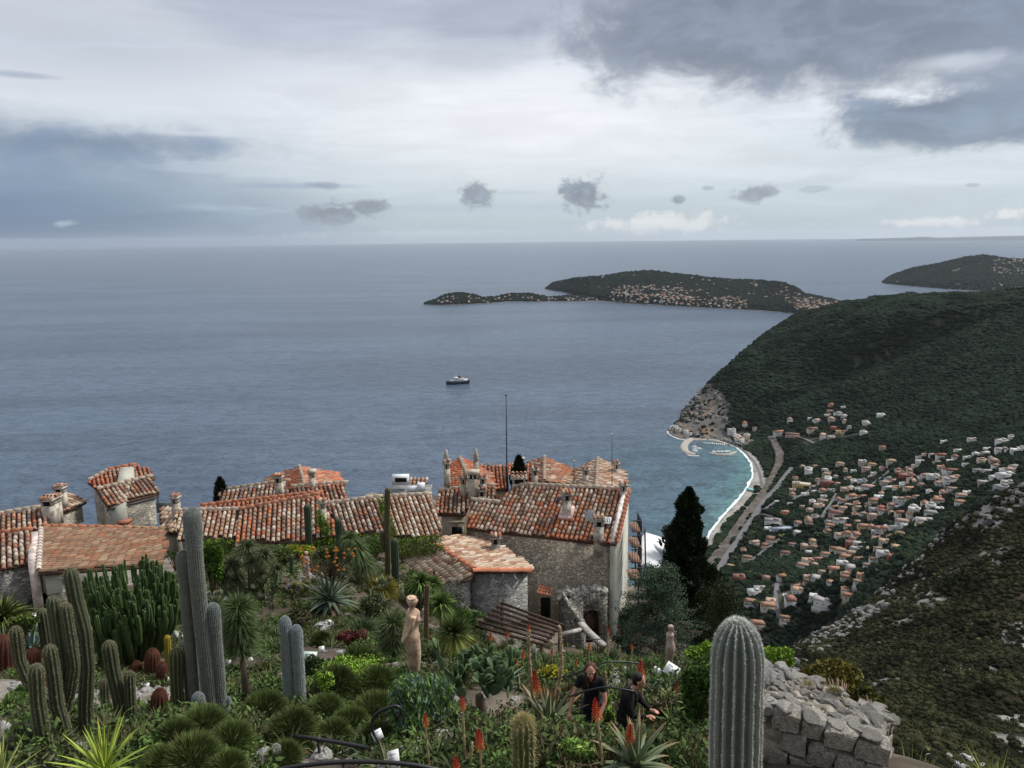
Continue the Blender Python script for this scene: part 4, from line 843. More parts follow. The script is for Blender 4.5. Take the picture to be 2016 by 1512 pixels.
scatter('scrub', P, sc, vs, label='low dark scrub covering the near hillside'); print('scrub', len(P))
P = sow(FB, 1500, 7, lambda P: vnoise(P[:, 0], P[:, 1], 1 / 30., 51, 3) > .45); scatter('fresh_scrub', P, rng.uniform(.8, 1.7, len(P)), vsy, label='scattered fresh green bushes on the near hillside')
mRk = pm('limestone', (.12, .117, .108), .95, .35, 1.2, .7, 5, col2=(.18, .175, .165), fine=.2)
vr = [variant('hill_rock', Geo().add(*rockm((0, 0, 0), (1, 1, .9), 2, k)), mRk) for k in range(5)]
P = sow(FB, 60000, 8, lambda P: (((segdist(P[:, 0], P[:, 1], CR2) < 16) & (vnoise(P[:, 0], P[:, 1], 1 / 22., 61, 3) > .46)) | (vnoise(P[:, 0], P[:, 1], 1 / 12., 62, 4) > .72)))
scatter('hillside_rocks', P, rng.uniform(.3, 1.7, len(P)) * np.where(segdist(P[:, 0], P[:, 1], CR2) < 16, 1.3, .8), vr, tilt=.6, label='pale limestone blocks on the crest and gullies of the hillside'); print('rocks', len(P))
P = sow(FA, 120000, 9, in_toe); P = P[vnoise(P[:, 0], P[:, 1], 1 / 30., 6, 4) > .5]; scatter('toe_scrub', P[:2600], rng.uniform(1.5, 4, min(2600, len(P))), vt, label='bushes on the orange cliff above the marina')
P = sow(FA, 60000, 10, in_toe); scatter('toe_rocks', P[:110], rng.uniform(3, 8, min(110, len(P))), vr, tilt=.5, label='crags of the cliff above the marina')
# ------------------------------------------------------------------ the village rock and garden slope
PY = [-8, 1.2, 3, 6.4, 10, 13.7, 17.5, 20.5, 23.5, 27.5, 31.6, 36, 60, 90, 130]; PD = [1.7, 1.75, 3.6, 4.85, 6.7, 8.3, 9.55, 10.4, 11.1, 12.0, 12.9, 15.4, 20, 36, 110]
def fC(x, y):
    d = np.interp(y, PY, PD)
    d = d + sstep(x, -8, 2) * sstep(y, 13, 27) * 4.2 + .4 * sstep(y, 24, 29) + sstep(x, 1, 5) * sstep(y, 27, 36) * 2.5
    d = d + sstep(-x, 11.5, 16) * sstep(y, 18, 26) * 2.6 + sstep(x, -3, 0) * sstep(y, 30, 34) * 1.5
    d = d + 1.3 * np.maximum(0, x - (3.1 + .125 * y)) * sstep(y, 2, 9) + 1.2 * np.maximum(0, -x - 34) + 1.5 * np.maximum(0, x - 14)
    d = d - (vnoise(x, y, .45, 3, 4) - .5) * .7 * sstep(y, 3, 8) - (vnoise(x, y, 1.7, 5, 3) - .5) * .22
    d = d + 1.15 * np.exp(-((x - 1.35) / 1.3) ** 2 - ((y - 9.8) / 1.6) ** 2)
    return CZ - d
FC = Field(-62, 46, -8, 130, .5, fC)
FC.Z = fC(FC.X, FC.Y)
mSoil = pm('garden_soil', (.9, .9, .9), .95, .25, 2.2, .7, 16, tint=True, bdist=.05, coord='pos', fine=.3)
n1 = vnoise(FC.X, FC.Y, .55, 9, 4); colC = np.where((n1 > .5)[..., None], np.array((.17, .14, .11)), np.array((.09, .07, .052))); colC = np.where((n1 > .62)[..., None], np.array((.26, .235, .20)), colC)
FC.obj('garden_ground', mSoil, colC, label='stony terraced slope of the hilltop garden')
def fD(x, y):
    d = np.interp(y, [0, 50, 90, 200, 380, 560, 700], [8, 30, 60, 200, 330, 405, 432]) + np.maximum(0, np.abs(x - 8) - 30) * .55 * sstep(y, 0, 60) + np.maximum(0, x - 4) * .9 + 6
    return np.maximum(-3, CZ - d - 4 + (vnoise(x, y, .02, 3, 4) - .5) * 20 * sstep(y, 60, 120))
FD = Field(-900, 500, -60, 690, 10, fD); FD.Z = fD(FD.X, FD.Y)
FD.obj('village_rock', mGround, np.where((vnoise(FD.X, FD.Y, .03, 6, 4) > .55)[..., None], np.array((.25, .24, .22)), np.array((.045, .05, .03))), label='steep rock falling from the village to the sea')
# ------------------------------------------------------------------ stone walls, roofs of canal tiles
def stonemat(name, c1, c2, sc, mort=(.33, .31, .27), warp=.25, bump=.8, aspect=(1, 1, 1.7), mw=.07):
    m = bpy.data.materials.new(name); m.use_nodes = True; t = NT(m.node_tree); b = m.node_tree.nodes['Principled BSDF']
    v = t.scalev(t.new('ShaderNodeNewGeometry').outputs['Position'], aspect)
    vv = t.vm('ADD', v, t.vm('SCALE', t.noise(v, sc * .8, 3, .6, col=True), warp))
    e = t.voro(vv, sc, 'DISTANCE_TO_EDGE'); cc = t.voro(vv, sc, 'F1', out='Color')
    sp = t.new('ShaderNodeSeparateColor'); t.put(sp.inputs[0], cc)
    c = t.mix(sp.outputs[0], c1, c2); c = t.vm('SCALE', c, t.m('ADD', .72, t.m('MULTIPLY', sp.outputs[1], .55)))
    c = t.vm('SCALE', c, t.m('ADD', .75, t.m('MULTIPLY', t.noise(v, sc * 3, 4, .7), .5)))
    big = t.noise(v, .35, 4, .6); c = t.vm('SCALE', c, t.m('ADD', .7, t.m('MULTIPLY', big, .6)))
    k = t.ss(e, 0.0, mw); c = t.mix(k, mort, c); t.put(b.inputs['Base Color'], c); b.inputs['Roughness'].default_value = .95; b.inputs['Specular IOR Level'].default_value = .2
    bn = t.new('ShaderNodeBump'); bn.inputs['Strength'].default_value = bump; bn.inputs['Distance'].default_value = .06
    t.put(bn.inputs['Height'], t.m('ADD', t.ss(e, 0, mw * 1.5), t.m('MULTIPLY', t.noise(v, sc * 5, 3, .6), .4))); t.put(b.inputs['Normal'], bn.outputs[0]); return m
mStone = stonemat('rubble_stone', (.42, .35, .26), (.55, .48, .38), 5.6, (.25, .21, .165))
mStoneG = stonemat('grey_rubble_stone', (.27, .26, .24), (.44, .43, .40), 5.8, (.22, .21, .19))
mStoneP = stonemat('pale_rubble_stone', (.40, .36, .29), (.56, .52, .44), 4.6, (.36, .32, .26))
mRender = pm('pale_lime_render', (.44, .42, .34), .95, .2, .8, .5, 9, col2=(.36, .36, .31), fine=.25, coord='pos')
mRenderD = pm('brown_lime_render', (.31, .25, .18), .95, .25, .7, .5, 8, col2=(.38, .32, .25), fine=.3, coord='pos')
mTileO = pm('canal_tile', (.97, .97, .97), .9, .16, 9, .35, 40, objc=True, fine=.22)
mTileV = pm('canal_tile_field', (.97, .97, .97), .9, .16, 9, .35, 40, tint=True, fine=.22, coord='pos')
mDeck = pm('roof_underlay', (.09, .05, .035), .95, .3, 5, 0)
mWood = pm('old_brown_timber', (.07, .042, .03), .85, .3, 6, .4, 30); mIron = pm('black_wrought_iron', (.012, .012, .013), .45, .1, 5, .1, 60, spec=.5); mDark = pm('dark_interior', (.008, .007, .006), .9, 0, 1, 0)
mWhiteP = pm('white_painted_metal', (.62, .64, .66), .45, .05, 3, 0); mPlaster = pm('chimney_render', (.34, .29, .23), .95, .25, 3, .5, 15, col2=(.42, .38, .32), fine=.25, coord='pos')
TILE_P = {'orange': [(.47, .165, .08), (.42, .15, .08), (.44, .22, .14), (.30, .19, .13), (.46, .33, .24), (.52, .42, .33), (.22, .13, .09)],
          'mix': [(.40, .15, .08), (.34, .19, .12), (.42, .30, .21), (.28, .18, .13), (.50, .39, .29), (.20, .12, .09), (.36, .14, .08)],
          'grey': [(.30, .20, .145), (.38, .28, .21), (.46, .36, .28), (.21, .13, .10), (.33, .15, .09), (.52, .43, .34), (.26, .18, .14)],
          'pale': [(.52, .38, .27), (.56, .45, .34), (.44, .28, .19), (.36, .20, .13), (.60, .50, .40), (.40, .24, .15)],
          'brown': [(.27, .16, .10), (.31, .20, .125), (.25, .14, .09), (.34, .24, .155), (.23, .145, .095), (.31, .14, .08)],
          'red': [(.46, .15, .07), (.41, .125, .065), (.48, .19, .10), (.33, .15, .10), (.44, .28, .19)]}
th = np.linspace(0, np.pi, 6)
def tilegeo():
    """one canal tile lying over its neighbours: x across, y up the slope, z out of the roof"""
    V = []
    for y, r, z0 in ((0, .095, .055), (.40, .075, .02)):
        for a in th: V.append((-math.cos(a) * r, y, z0 + math.sin(a) * r * 1.15))
    for a in th: V.append((-math.cos(a) * .082, .0, .055 + math.sin(a) * .068))
    V = np.array(V); Q = [(i, i + 1, 7 + i, 6 + i) for i in range(5)] + [(i + 1, i, 12 + i, 13 + i) for i in range(5)]; return V, np.array(Q)
TV, TQ = tilegeo(); meTile = {False: Geo().add(TV, TQ).mesh('roof_tile', mTileO, True)}
RV = TV * [1.45, 1.15, 1.25]; meRidge = Geo().add(RV, TQ).mesh('ridge_tile', mTileO, True)
PL = {}
def hitplane(pl, px, py):
    p0, n = pl; d = ray(px, py); o = np.array([0, 0, CZ]); return o + d * ((p0 - o).dot(n) / d.dot(n))
def mkplane(line, top, Ye, pitch):
    (x0, y0), (x1, y1) = line; a = at(x0, y0, Ye); b = atz(x1, y1, a[2]); u = (b - a)[:2]; u /= np.linalg.norm(u) + 1e-9; nn = np.array([-u[1], u[0]])
    best = None
    prev = None
    for Y in np.linspace(Ye - 14, Ye + 22, 1200):
        p = at(*top, Y); dist = abs((p[:2] - a[:2]).dot(nn)); f = p[2] - (a[2] + pitch * dist)
        if prev is not None and f * prev < 0 and dist > .35 and (best is None or abs(Y - Ye) < abs(best[1] - Ye)): best = (p, Y)
        prev = f
    if best is None: print('no plane', line, top); best = (at(*top, Ye + 3), Ye + 3)
    p = best[0]; n = np.cross(b - a, p - a); n /= np.linalg.norm(n); n = n if n[2] > 0 else -n
    return (a, n)
def inpoly(P2, poly):
    return inside(P2[:, 0], P2[:, 1], [np.asarray(q_) for q_ in poly])
def house(label, planes, base, pal, wall, maxobj=300, name='village_house', ridges=(), pitchdir=None, tiles=True, extra=None, wallpoly=True, inset=.28, tw=1.0):
    """planes: list of (polygon pixels, line pixels, top pixel, Ye, pitch, optional pixel pair giving the run of the tiles)"""
    allp = []; solved = []
    for pl in planes:
        poly, line, top, Ye, pitch = pl[:5]; plane = mkplane(line, top, Ye, pitch); P = np.array([hitplane(plane, *q_) for q_ in poly]); solved.append((plane, P, pl[5] if len(pl) > 5 else None)); allp.append(P)
    A = np.concatenate(allp); loc = np.array([A[:, 0].mean(), A[:, 1].mean(), base]); t_ = thing(name, label, 'house', loc)
    gw, gd, gt = Geo(), Geo(), Geo(); cand = []; q = np.random.default_rng(int(abs(A[:, 0].sum() * 10)) + 3)
    for plane, P, dr in solved:
        p0, n = plane; c = P.mean(0); n_ = len(P)
        if np.cross(P[1][:2] - P[0][:2], P[2][:2] - P[1][:2]) < 0: P = P[::-1]
        i_ = np.arange(n_)
        up_, dn_ = P - n * .02, P - n * .14; gd.add(np.concatenate([up_, dn_]), [i_[None], (i_ + n_)[None, ::-1], np.stack([i_ + n_, (i_ + 1) % n_ + n_, (i_ + 1) % n_, i_], 1)])
        I = c + (P - c) * (1 - inset / np.linalg.norm((P - c)[:, :2], axis=1))[:, None] - [0, 0, .16]; B = I.copy(); B[:, 2] = base
        if wallpoly: gw.add(np.concatenate([I, B]), [i_[None], np.stack([i_ + n_, (i_ + 1) % n_ + n_, (i_ + 1) % n_, i_], 1)])
        if dr is not None: dn = hitplane(plane, *dr[1]) - hitplane(plane, *dr[0])
        else: dn = np.array([0, 0, -1.0]); 
        dn = dn - n * dn.dot(n); dn /= np.linalg.norm(dn); ac = np.cross(-dn, n); ac /= np.linalg.norm(ac)
        L = np.stack([(P - p0) @ ac, (P - p0) @ -dn], 1); lo, hi = L.min(0), L.max(0)
        xs = np.arange(lo[0] + .1, hi[0], .235); ys = np.arange(lo[1] - .04, hi[1], .33)
        X, Y = np.meshgrid(xs, ys, indexing='ij'); X = X + q.normal(0, .006, (len(xs), 1)); Y = Y + q.uniform(-.06, .06, (len(xs), 1)) + q.normal(0, .014, X.shape)
        C2 = np.stack([X.ravel(), Y.ravel()], 1); ok = inpoly(C2 + [0, .2], L) | inpoly(C2 + [0, .05], L) & (C2[:, 1] + .05 < lo[1] + .3); C2 = C2[ok]
        pal_ = np.array(TILE_P[pal]); patch = vnoise(C2[:, 0] * 1.0, C2[:, 1], .45, 4, 3)
        for (x, y), pt in zip(C2, patch):
            w = q.random(); 
            k = int(q.integers(0, 2)) if pt > .58 and w < .7 else (int(q.integers(2, len(pal_))) if pt < .45 and w < .75 else int(q.integers(0, len(pal_))))
            col = pal_[k] * q.uniform(.78, 1.12)
            rz = q.normal(0, .035); M = np.eye(4); a2 = ac * math.cos(rz) + -dn * math.sin(rz); u2 = np.cross(n, a2); M[:3, 0], M[:3, 1], M[:3, 2] = a2 * tw, u2 * 1.03, n * (2 - tw)
            M[:3, 3] = p0 + ac * x - dn * y + n * (.0 + q.normal(0, .006)); cand.append((M, col))
    if tiles:
        D = np.array([np.linalg.norm(M[:3, 3] - [0, 0, CZ]) for M, _ in cand]); order = np.argsort(D)
        for r_, k in enumerate(order):
            M, col = cand[k]
            if r_ < maxobj:
                o = bpy.data.objects.new('roof_tile', meTile[False]); M2 = M.copy(); M2[:3, 3] -= loc; o.matrix_basis = Matrix(M2.tolist()); o.color = (*col, 1); link(o, t_)
            else: gt.add(TV @ M[:3, :3].T + M[:3, 3], TQ, col)
    gt.obj('tile_field', mTileV, t_, True, loc, kind='stuff'); gd.obj('roof_deck', mDeck, t_, org=loc); gw.obj('wall', wall, t_, org=loc)
    for k, (a_, b_, pi, cc) in enumerate(ridges):
        pa, pb = hitplane(solved[pi][0], *a_), hitplane(solved[pi][0], *b_); L_ = np.linalg.norm(pb - pa); u = (pb - pa) / L_; n = solved[pi][0][1]; n = np.array([n[0] * .3, n[1] * .3, 1]); n = n - u * n.dot(u); n /= np.linalg.norm(n); ac = np.cross(u, n)
        for s_ in np.arange(0, L_ - .2, .40):
            o = bpy.data.objects.new('ridge_tile', meRidge); M = np.eye(4); M[:3, 0], M[:3, 1], M[:3, 2] = ac, u, n; M[:3, 3] = pa + u * s_ + n * .03 - loc; o.matrix_basis = Matrix(M.tolist()); c_ = np.array(cc) * q.uniform(.8, 1.15); o.color = (*c_, 1); link(o, t_)
    t_['_p'] = 1; del t_['_p']; return t_, loc, solved
def chimney(px, py, Y, w, h, label, style='tile', d=None, top=None, own=None, mat=None):
    """a chimney standing at the pixel of its foot, h metres tall"""
    P = at(px, py, Y); d = d or w; loc = P; h = h * .72; t_ = thing('chimney', label, 'chimney', P) if own is None else own
    m = mat or mPlaster
    Geo().add(*box((0, 0, h / 2 - .4), (w, d, h + .8))).obj('stack', m, t_)
    if style == 'tile':
        for a in (-1, 1): Geo().add(*box((a * (w / 2 - .07), 0, h + .14), (.12, d * .9, .28))).obj('cap_support', m, t_)
        Geo().add(*box((0, 0, h + .1), (w * .6, d * .8, .2))).obj('flue_opening', mDark, t_)
        Geo().add(*box((0, 0, h + .31), (w + .16, d + .1, .07))).obj('cap', m, t_)
        n = max(2, int((w + .2) / .2))
        for k in range(n):
            for s_ in (-1, 1):
                o = bpy.data.objects.new('roof_tile', meTile[False]); o.matrix_basis = Matrix.Translation(((k + .5) / n * (w + .16) - (w + .16) / 2, s_ * (d / 2 + .05), h + .34)) @ Matrix.Rotation(0 if s_ < 0 else math.pi, 4, 'Z') @ Matrix.Rotation(.3, 4, 'X'); o.scale = (1, .75, 1)
                c_ = np.array(random.choice(TILE_P['mix'])) * random.uniform(.85, 1.15); o.color = (*c_, 1); link(o, t_)
    elif style == 'pot':
        V, Fs = lathe([(w * .5, h), (w * .42, h + .12), (w * .62, h + .2), (w * .42, h + .3), (w * .6, h + .42), (w * .35, h + .52), (w * .38, h + .62), (w * .2, h + .74), (.02, h + .8)], 10); Geo().add(V, Fs).obj('pot', m, t_, True)
    elif style == 'gable':
        V, Fs = prism_gable(w, d, .22, .08); V[:, 2] += h + .3; Geo().add(V, Fs).obj('cap', pm('chimney_cap_pale', (.45, .38, .3), .9) if 'chimney_cap_pale' not in bpy.data.materials else bpy.data.materials['chimney_cap_pale'], t_)
        for a in (-1, 0, 1): Geo().add(*box((a * (w / 2 - .06), 0, h + .15), (.1, d * .9, .32))).obj('cap_support', m, t_)
        Geo().add(*box((0, 0, h + .12), (w * .85, d * .6, .24))).obj('flue_opening', mDark, t_)
    elif style == 'flat': Geo().add(*box((0, 0, h + .05), (w + .1, d + .1, .1))).obj('cap', m, t_)
    return t_
zz = lambda px, py, Y: float(at(px, py, Y)[2])
OR = (.44, .17, .09); GR = (.36, .28, .21); PA = (.50, .40, .30)
# --- the great house at right
H, Lh, S17 = house('large stone house with a broad orange roof at the right end of the village', [([(918, 1040), (1212, 1073), (1237, 983), (1233, 967), (1008, 957), (988, 992), (928, 988)], ((918, 1040), (1212, 1073)), (1233, 967), 37.5, .36)], zz(1212, 1215, 37), 'orange', mStone, 300,
    ridges=[((1010, 955), (1232, 965), 0, PA), ((928, 986), (986, 991), 0, PA)])
pl17 = S17[0][0]
a, b_, c_, d_ = [hitplane(pl17, *p) for p in [(1209, 1072), (1213, 1072), (1236, 968), (1232, 967)]]
o_ = np.array([.0, 0, 0]); lowz = zz(1212, 1215, 37)
g = Geo(); e1, e2 = hitplane(pl17, 1214, 1073), hitplane(pl17, 1238, 968); V = np.array([[e1[0], e1[1], lowz], [e2[0], e2[1], lowz], e2 + [0, 0, -.1], e1 + [0, 0, -.1], [e1[0] - .3, e1[1] + .1, lowz], [e2[0] - .3, e2[1], lowz], e2 + [-.3, 0, -.1], e1 + [-.3, .1, -.1]])
g.add(V, np.array([[0, 1, 2, 3], [5, 4, 7, 6], [3, 2, 6, 7], [4, 0, 3, 7], [1, 5, 6, 2]])); g.obj('gable_wall', mRender, H, org=Lh)
g = Geo(); g.add(*tube([e1 + [-.22, .1, .06], (e1 + e2) / 2 + [-.22, 0, .08], e2 + [-.22, 0, .06]], .13, 6)); g.obj('verge', pm('white_verge_mortar', (.62, .55, .52), .9, .25, 3, .5, 12), H, True, org=Lh)
for s_ in np.arange(0.02, .98, .075):
    P = e1 * (1 - s_) + e2 * s_; o = bpy.data.objects.new('ridge_tile', meRidge); u = (e2 - e1) / np.linalg.norm(e2 - e1); n = np.array([.2, 0, 1.]); n -= u * n.dot(u); n /= np.linalg.norm(n); M = np.eye(4); M[:3, 0], M[:3, 1], M[:3, 2] = np.cross(u, n), u, n; M[:3, 3] = P - Lh + [.02, 0, 0]; o.matrix_basis = Matrix((M @ np.diag([.7, 1, .7, 1])).tolist()); o.color = (.42, .16, .1, 1); link(o, H)
Yat = lambda px, py, pl=pl17: float(hitplane(pl, px, py)[1])
chimney(1116, 1014, Yat(1116, 1014) - .1, .42, 1.15, 'tall pale chimney in the middle of the great roof', 'tile')
sk_ = hitplane(pl17, 1113, 1018); g = Geo()
q4 = np.array([hitplane(pl17, *p) for p in [(1099, 1024), (1127, 1026), (1132, 1002), (1106, 1001)]]) + pl17[1] * .19; g.add(np.concatenate([q4, q4 - pl17[1] * .16]), [np.array([[0, 1, 2, 3], [0, 4, 5, 1], [1, 5, 6, 2], [3, 7, 4, 0]])]); g.obj('mortar_flashing', pm('pink_white_mortar', (.62, .42, .38), .9, .3, 5, .4), H, org=Lh)
chimney(1178, 1062, Yat(1178, 1062), .48, 1.0, 'stone chimney low on the great roof beside the skylight', 'tile')
chimney(1227, 975, Yat(1227, 975), .34, .35, 'short chimney at the upper right corner of the great roof', 'tile')
chimney(1022, 958, Yat(1010, 957) + .2, .75, .35, 'squat wide chimney at the left end of the great roof ridge', 'tile')
q4 = np.array([hitplane(pl17, *p) for p in [(1190, 1036), (1201, 1037), (1203, 1026), (1192, 1025)]]); sl = thing('skylight', 'small white barred skylight in the great roof', 'skylight', q4.mean(0)); n_ = pl17[1]
g = Geo()
for k in range(4): g.add(*tube([q4[k] + n_ * .2, q4[(k + 1) % 4] + n_ * .2], .04, 4))
g.obj('frame', mWhiteP, sl, org=q4.mean(0)); Geo().add(np.concatenate([q4 + n_ * .17, q4 - n_ * .02]), [np.array([[0, 1, 2, 3], [0, 4, 5, 1], [1, 5, 6, 2], [2, 6, 7, 3], [3, 7, 4, 0]])]).obj('pane', mGl, sl, org=q4.mean(0))
for k in (.33, .66): Geo().add(*tube([q4[0] * (1 - k) + q4[1] * k + n_ * .2, q4[3] * (1 - k) + q4[2] * k + n_ * .2], .025, 4)).obj('bar', mWhiteP, sl, org=q4.mean(0))
def dish(px, py, Y, r, col, label, rz, m):
    P = at(px, py, Y); t_ = thing('satellite_dish', label, 'satellite dish', P, None, rz)
    prof = [(0.001, 0), (r * .5, r * .06), (r, r * .22)]; V, Fs = lathe(prof + [(r * .98, r * .25), (.001, r * .03)], 16); R_ = np.array(Matrix.Rotation(R(68), 3, 'X')); Geo().add(V @ R_.T, Fs).obj('dish', m, t_, True)
    Geo().add(*tube([(0, .05, 0), (0, .12, -r * 1.3)], .025, 5)).add(*tube([(0, -.02, -.1), (0, -r * .9, .02)], .015, 4)).obj('mast', mIron, t_)
dish(1163, 1015, Yat(1163, 1025) - .15, .29, 0, 'pale round satellite dish beside the low chimney', -.5, pm('dish_grey', (.40, .41, .42), .6)); dish(1103, 984, Yat(1103, 992) + .1, .24, 0, 'dark round satellite dish behind the tall chimney', .6, mIron)
# --- low house in front
H18, L18, S18 = house('low pale tiled house with a gabled roof in front of the great house', [
    ([(832, 1058), (935, 1124), (925, 1140), (802, 1165), (786, 1085)], ((935, 1124), (832, 1058)), (790, 1120), 32.6, -.3, ((890, 1095), (800, 1148))),
    ([(832, 1058), (952, 1058), (1000, 1085), (1048, 1124), (935, 1124)], ((935, 1124), (832, 1058)), (1048, 1124), 32.6, -.16, ((860, 1090), (980, 1091)))],
    zz(935, 1235, 33), 'pale', mStoneG, 300, tw=.82, ridges=[((935, 1124), (832, 1058), 0, OR), ((1046, 1126), (937, 1126), 1, (.48, .18, .1))])
chimney(976, 1084, float(hitplane(S18[1][0], 976, 1084)[1]), .42, .55, 'small grey chimney with an orange tile hood on the low pale roof', 'tile', mat=mStoneG)
# --- middle houses
HM, LM_, SM = house('stone house with a dark doorway between two roofs in the middle of the village', [([(860, 1013), (917, 1012), (926, 988), (982, 988), (974, 957), (862, 968)], ((860, 1013), (917, 1012)), (975, 957), 39.6, .26)], zz(890, 1080, 39), 'mix', mRenderD, 300, ridges=[((862, 967), (974, 956), 0, PA)])
Ym = 39.4; P = at(901, 1047, Ym)
g = Geo(); g.add(*box(at(899, 1048, Ym) + [0, .05, 0], (.62, .1, .55))); g.obj('doorway', mDark, HM, org=LM_)
Geo().add(*tube([at(884, 1029, Ym - .1), at(914, 1028, Ym - .1)], .09, 8)).obj('lintel', mRenderD, HM, True, org=LM_)
for a in (888, 911): Geo().add(*box(at(a, 1048, Ym) + [0, .0, 0], (.07, .12, .6))).obj('door_jamb', mRender, HM, org=LM_)
chimney(949, 984, float(hitplane(SM[0][0], 949, 984)[1]), .42, .35, 'squat chimney on the small roof left of the great house', 'tile')
house('long roof with ivy on its eave left of the tall brown cactus', [([(672, 1052), (765, 1048), (750, 981), (642, 995)], ((672, 1052), (765, 1048)), (700, 988), 35.3, .3, ((697, 988), (718, 1050)))], zz(700, 1095, 35), 'grey', mStoneG, 300, ridges=[((644, 994), (749, 980), 0, PA)])
house('steep grey and pink tiled roof with ivy right of the tall brown cactus', [([(782, 1060), (871, 1052), (848, 976), (756, 981)], ((782, 1060), (871, 1052)), (800, 978), 35.2, .3, ((800, 978), (828, 1056)))], zz(820, 1100, 35), 'pale', mStoneG, 300, ridges=[((757, 980), (846, 975), 0, PA)])
house('long bright orange roof in the centre of the village row', [([(466, 1067), (600, 1066), (622, 1058), (676, 1054), (640, 1002), (626, 976), (471, 1007)], ((466, 1067), (600, 1066)), (540, 994), 34.6, .27, ((525, 997), (520, 1066)))], zz(530, 1110, 34), 'orange', mStone, 300, ridges=[((471, 1006), (626, 975), 0, (.44, .2, .12))])
house('pale tiled roof behind the tall woolly cactus', [([(350, 1062), (465, 1059), (470, 1006), (345, 1009)], ((350, 1062), (465, 1059)), (400, 1007), 34.9, .27, ((410, 1007), (398, 1060)))], zz(400, 1100, 35), 'pale', mStoneG, 260, ridges=[((346, 1008), (469, 1005), 0, PA)])
house('narrow strip of roof behind the long orange roof', [([(392, 1012), (640, 984), (632, 972), (395, 999)], ((392, 1012), (640, 984)), (500, 984), 38.8, .25)], zz(500, 1030, 39), 'red', mStone, 60, ridges=[((395, 998), (632, 971), 0, OR)])
house('dark tiled roof beside the small left cypress', [([(432, 997), (568, 983), (565, 949), (431, 969)], ((432, 997), (568, 983)), (500, 960), 41.5, .27, ((500, 958), (493, 990)))], zz(500, 1030, 41), 'grey', mStoneG, 220, ridges=[((431, 968), (565, 948), 0, GR)])
house('mottled roof just behind the chimney of the centre row', [([(576, 1000), (688, 996), (678, 953), (573, 961)], ((576, 1000), (688, 996)), (620, 957), 40.6, .27, ((622, 957), (633, 998)))], zz(620, 1030, 41), 'mix', mStoneG, 220, ridges=[((573, 960), (678, 952), 0, PA)])
H13, L13, S13 = house('low orange hip roof with a pale ridge at the back of the centre row', [([(601, 960), (590, 921), (545, 934), (522, 946), (530, 972)], ((601, 960), (590, 921)), (522, 946), 43.5, -.26, ((592, 940), (535, 950))),
    ([(601, 960), (680, 954), (662, 931), (590, 921)], ((601, 960), (590, 921)), (662, 931), 43.5, -.26, ((600, 940), (670, 943)))], zz(600, 990, 44), 'red', mRender, 120, ridges=[((601, 959), (590, 920), 0, PA)])
house('little strip of tiles between the centre roofs', [([(686, 1003), (765, 990), (757, 977), (684, 987)], ((686, 1003), (765, 990)), (720, 982), 39, .25)], zz(720, 1030, 39), 'pale', mStone, 60)
# --- back right cluster
house('gabled orange roof with many chimneys at the back of the village', [([(928, 956), (905, 902), (880, 918), (881, 967), (912, 968)], ((928, 956), (905, 902)), (880, 940), 42.2, -.3, ((905, 925), (882, 944))),
    ([(928, 956), (975, 966), (968, 935), (932, 912), (905, 902)], ((928, 956), (905, 902)), (968, 935), 42.2, -.3, ((915, 925), (950, 938)))], zz(900, 1000, 43), 'red', mStoneG, 160, ridges=[((928, 955), (905, 901), 0, PA)])
house('dark red roof behind the flagpole', [([(968, 964), (1002, 964), (999, 916), (945, 917)], ((968, 964), (1002, 964)), (990, 916), 45, .3, ((985, 917), (990, 962))), ([(1028, 950), (1062, 950), (1045, 914), (1000, 916), (1003, 950)], ((1003, 950), (1062, 950)), (1030, 915), 45, .3)], zz(985, 1000, 45), 'red', mRenderD, 160)
house('broad orange gable behind the great roof left of the valley gutter', [([(1072, 950), (1072, 901), (1040, 912), (1050, 952)], ((1072, 950), (1072, 901)), (1042, 925), 43.4, -.27, ((1070, 925), (1046, 935))), ([(1072, 950), (1122, 954), (1130, 926), (1072, 901)], ((1072, 950), (1072, 901)), (1129, 926), 43.4, -.27, ((1075, 922), (1118, 936)))],
    zz(1080, 985, 44), 'mix', mRenderD, 200, ridges=[((1072, 949), (1072, 900), 0, PA)])
H20, L20, S20 = house('speckled pale gable roof at the far right corner of the village', [([(1174, 962), (1177, 905), (1133, 925), (1128, 955)], ((1174, 962), (1177, 905)), (1132, 930), 42.6, -.27, ((1170, 925), (1135, 940))), ([(1174, 962), (1236, 968), (1231, 929), (1177, 905)], ((1174, 962), (1177, 905)), (1231, 929), 42.6, -.27, ((1180, 920), (1225, 940)))],
    zz(1180, 1000, 43), 'pale', mRenderD, 200, ridges=[((1174, 961), (1177, 904), 0, PA)])
for i, (px, py, Y, w, h, st, lab) in enumerate([(880, 940, 42, .34, .75, 'tile', 'grey chimney with an orange hood at the far left of the back gable'), (879, 918, 44, .3, .35, 'pot', 'round capped chimney above the orange hooded one'), (937, 915, 44, .3, .28, 'pot', 'stacked ball chimney pot at the back of the village'),
        (932, 962, 41.2, .55, .85, 'gable', 'tall smooth chimney with a pale gabled hood'), (913, 965, 41.4, .34, .55, 'tile', 'small chimney left of the tall smooth one'), (951, 963, 41.3, .36, .5, 'tile', 'small chimney right of the tall smooth one'),
        (1026, 912, 47, .34, .35, 'flat', 'plain cream chimney behind the cypress'), (1053, 950, 42.5, .36, .65, 'tile', 'pale chimney right of the roof cypress'), (1153, 942, 44.5, .34, .35, 'tile', 'little chimney on the left slope of the speckled gable'), (1213, 924, 46.5, .34, .1, 'tile', 'low chimney at the back edge of the speckled gable')]):
    chimney(px, py, Y, w, h, lab, st)
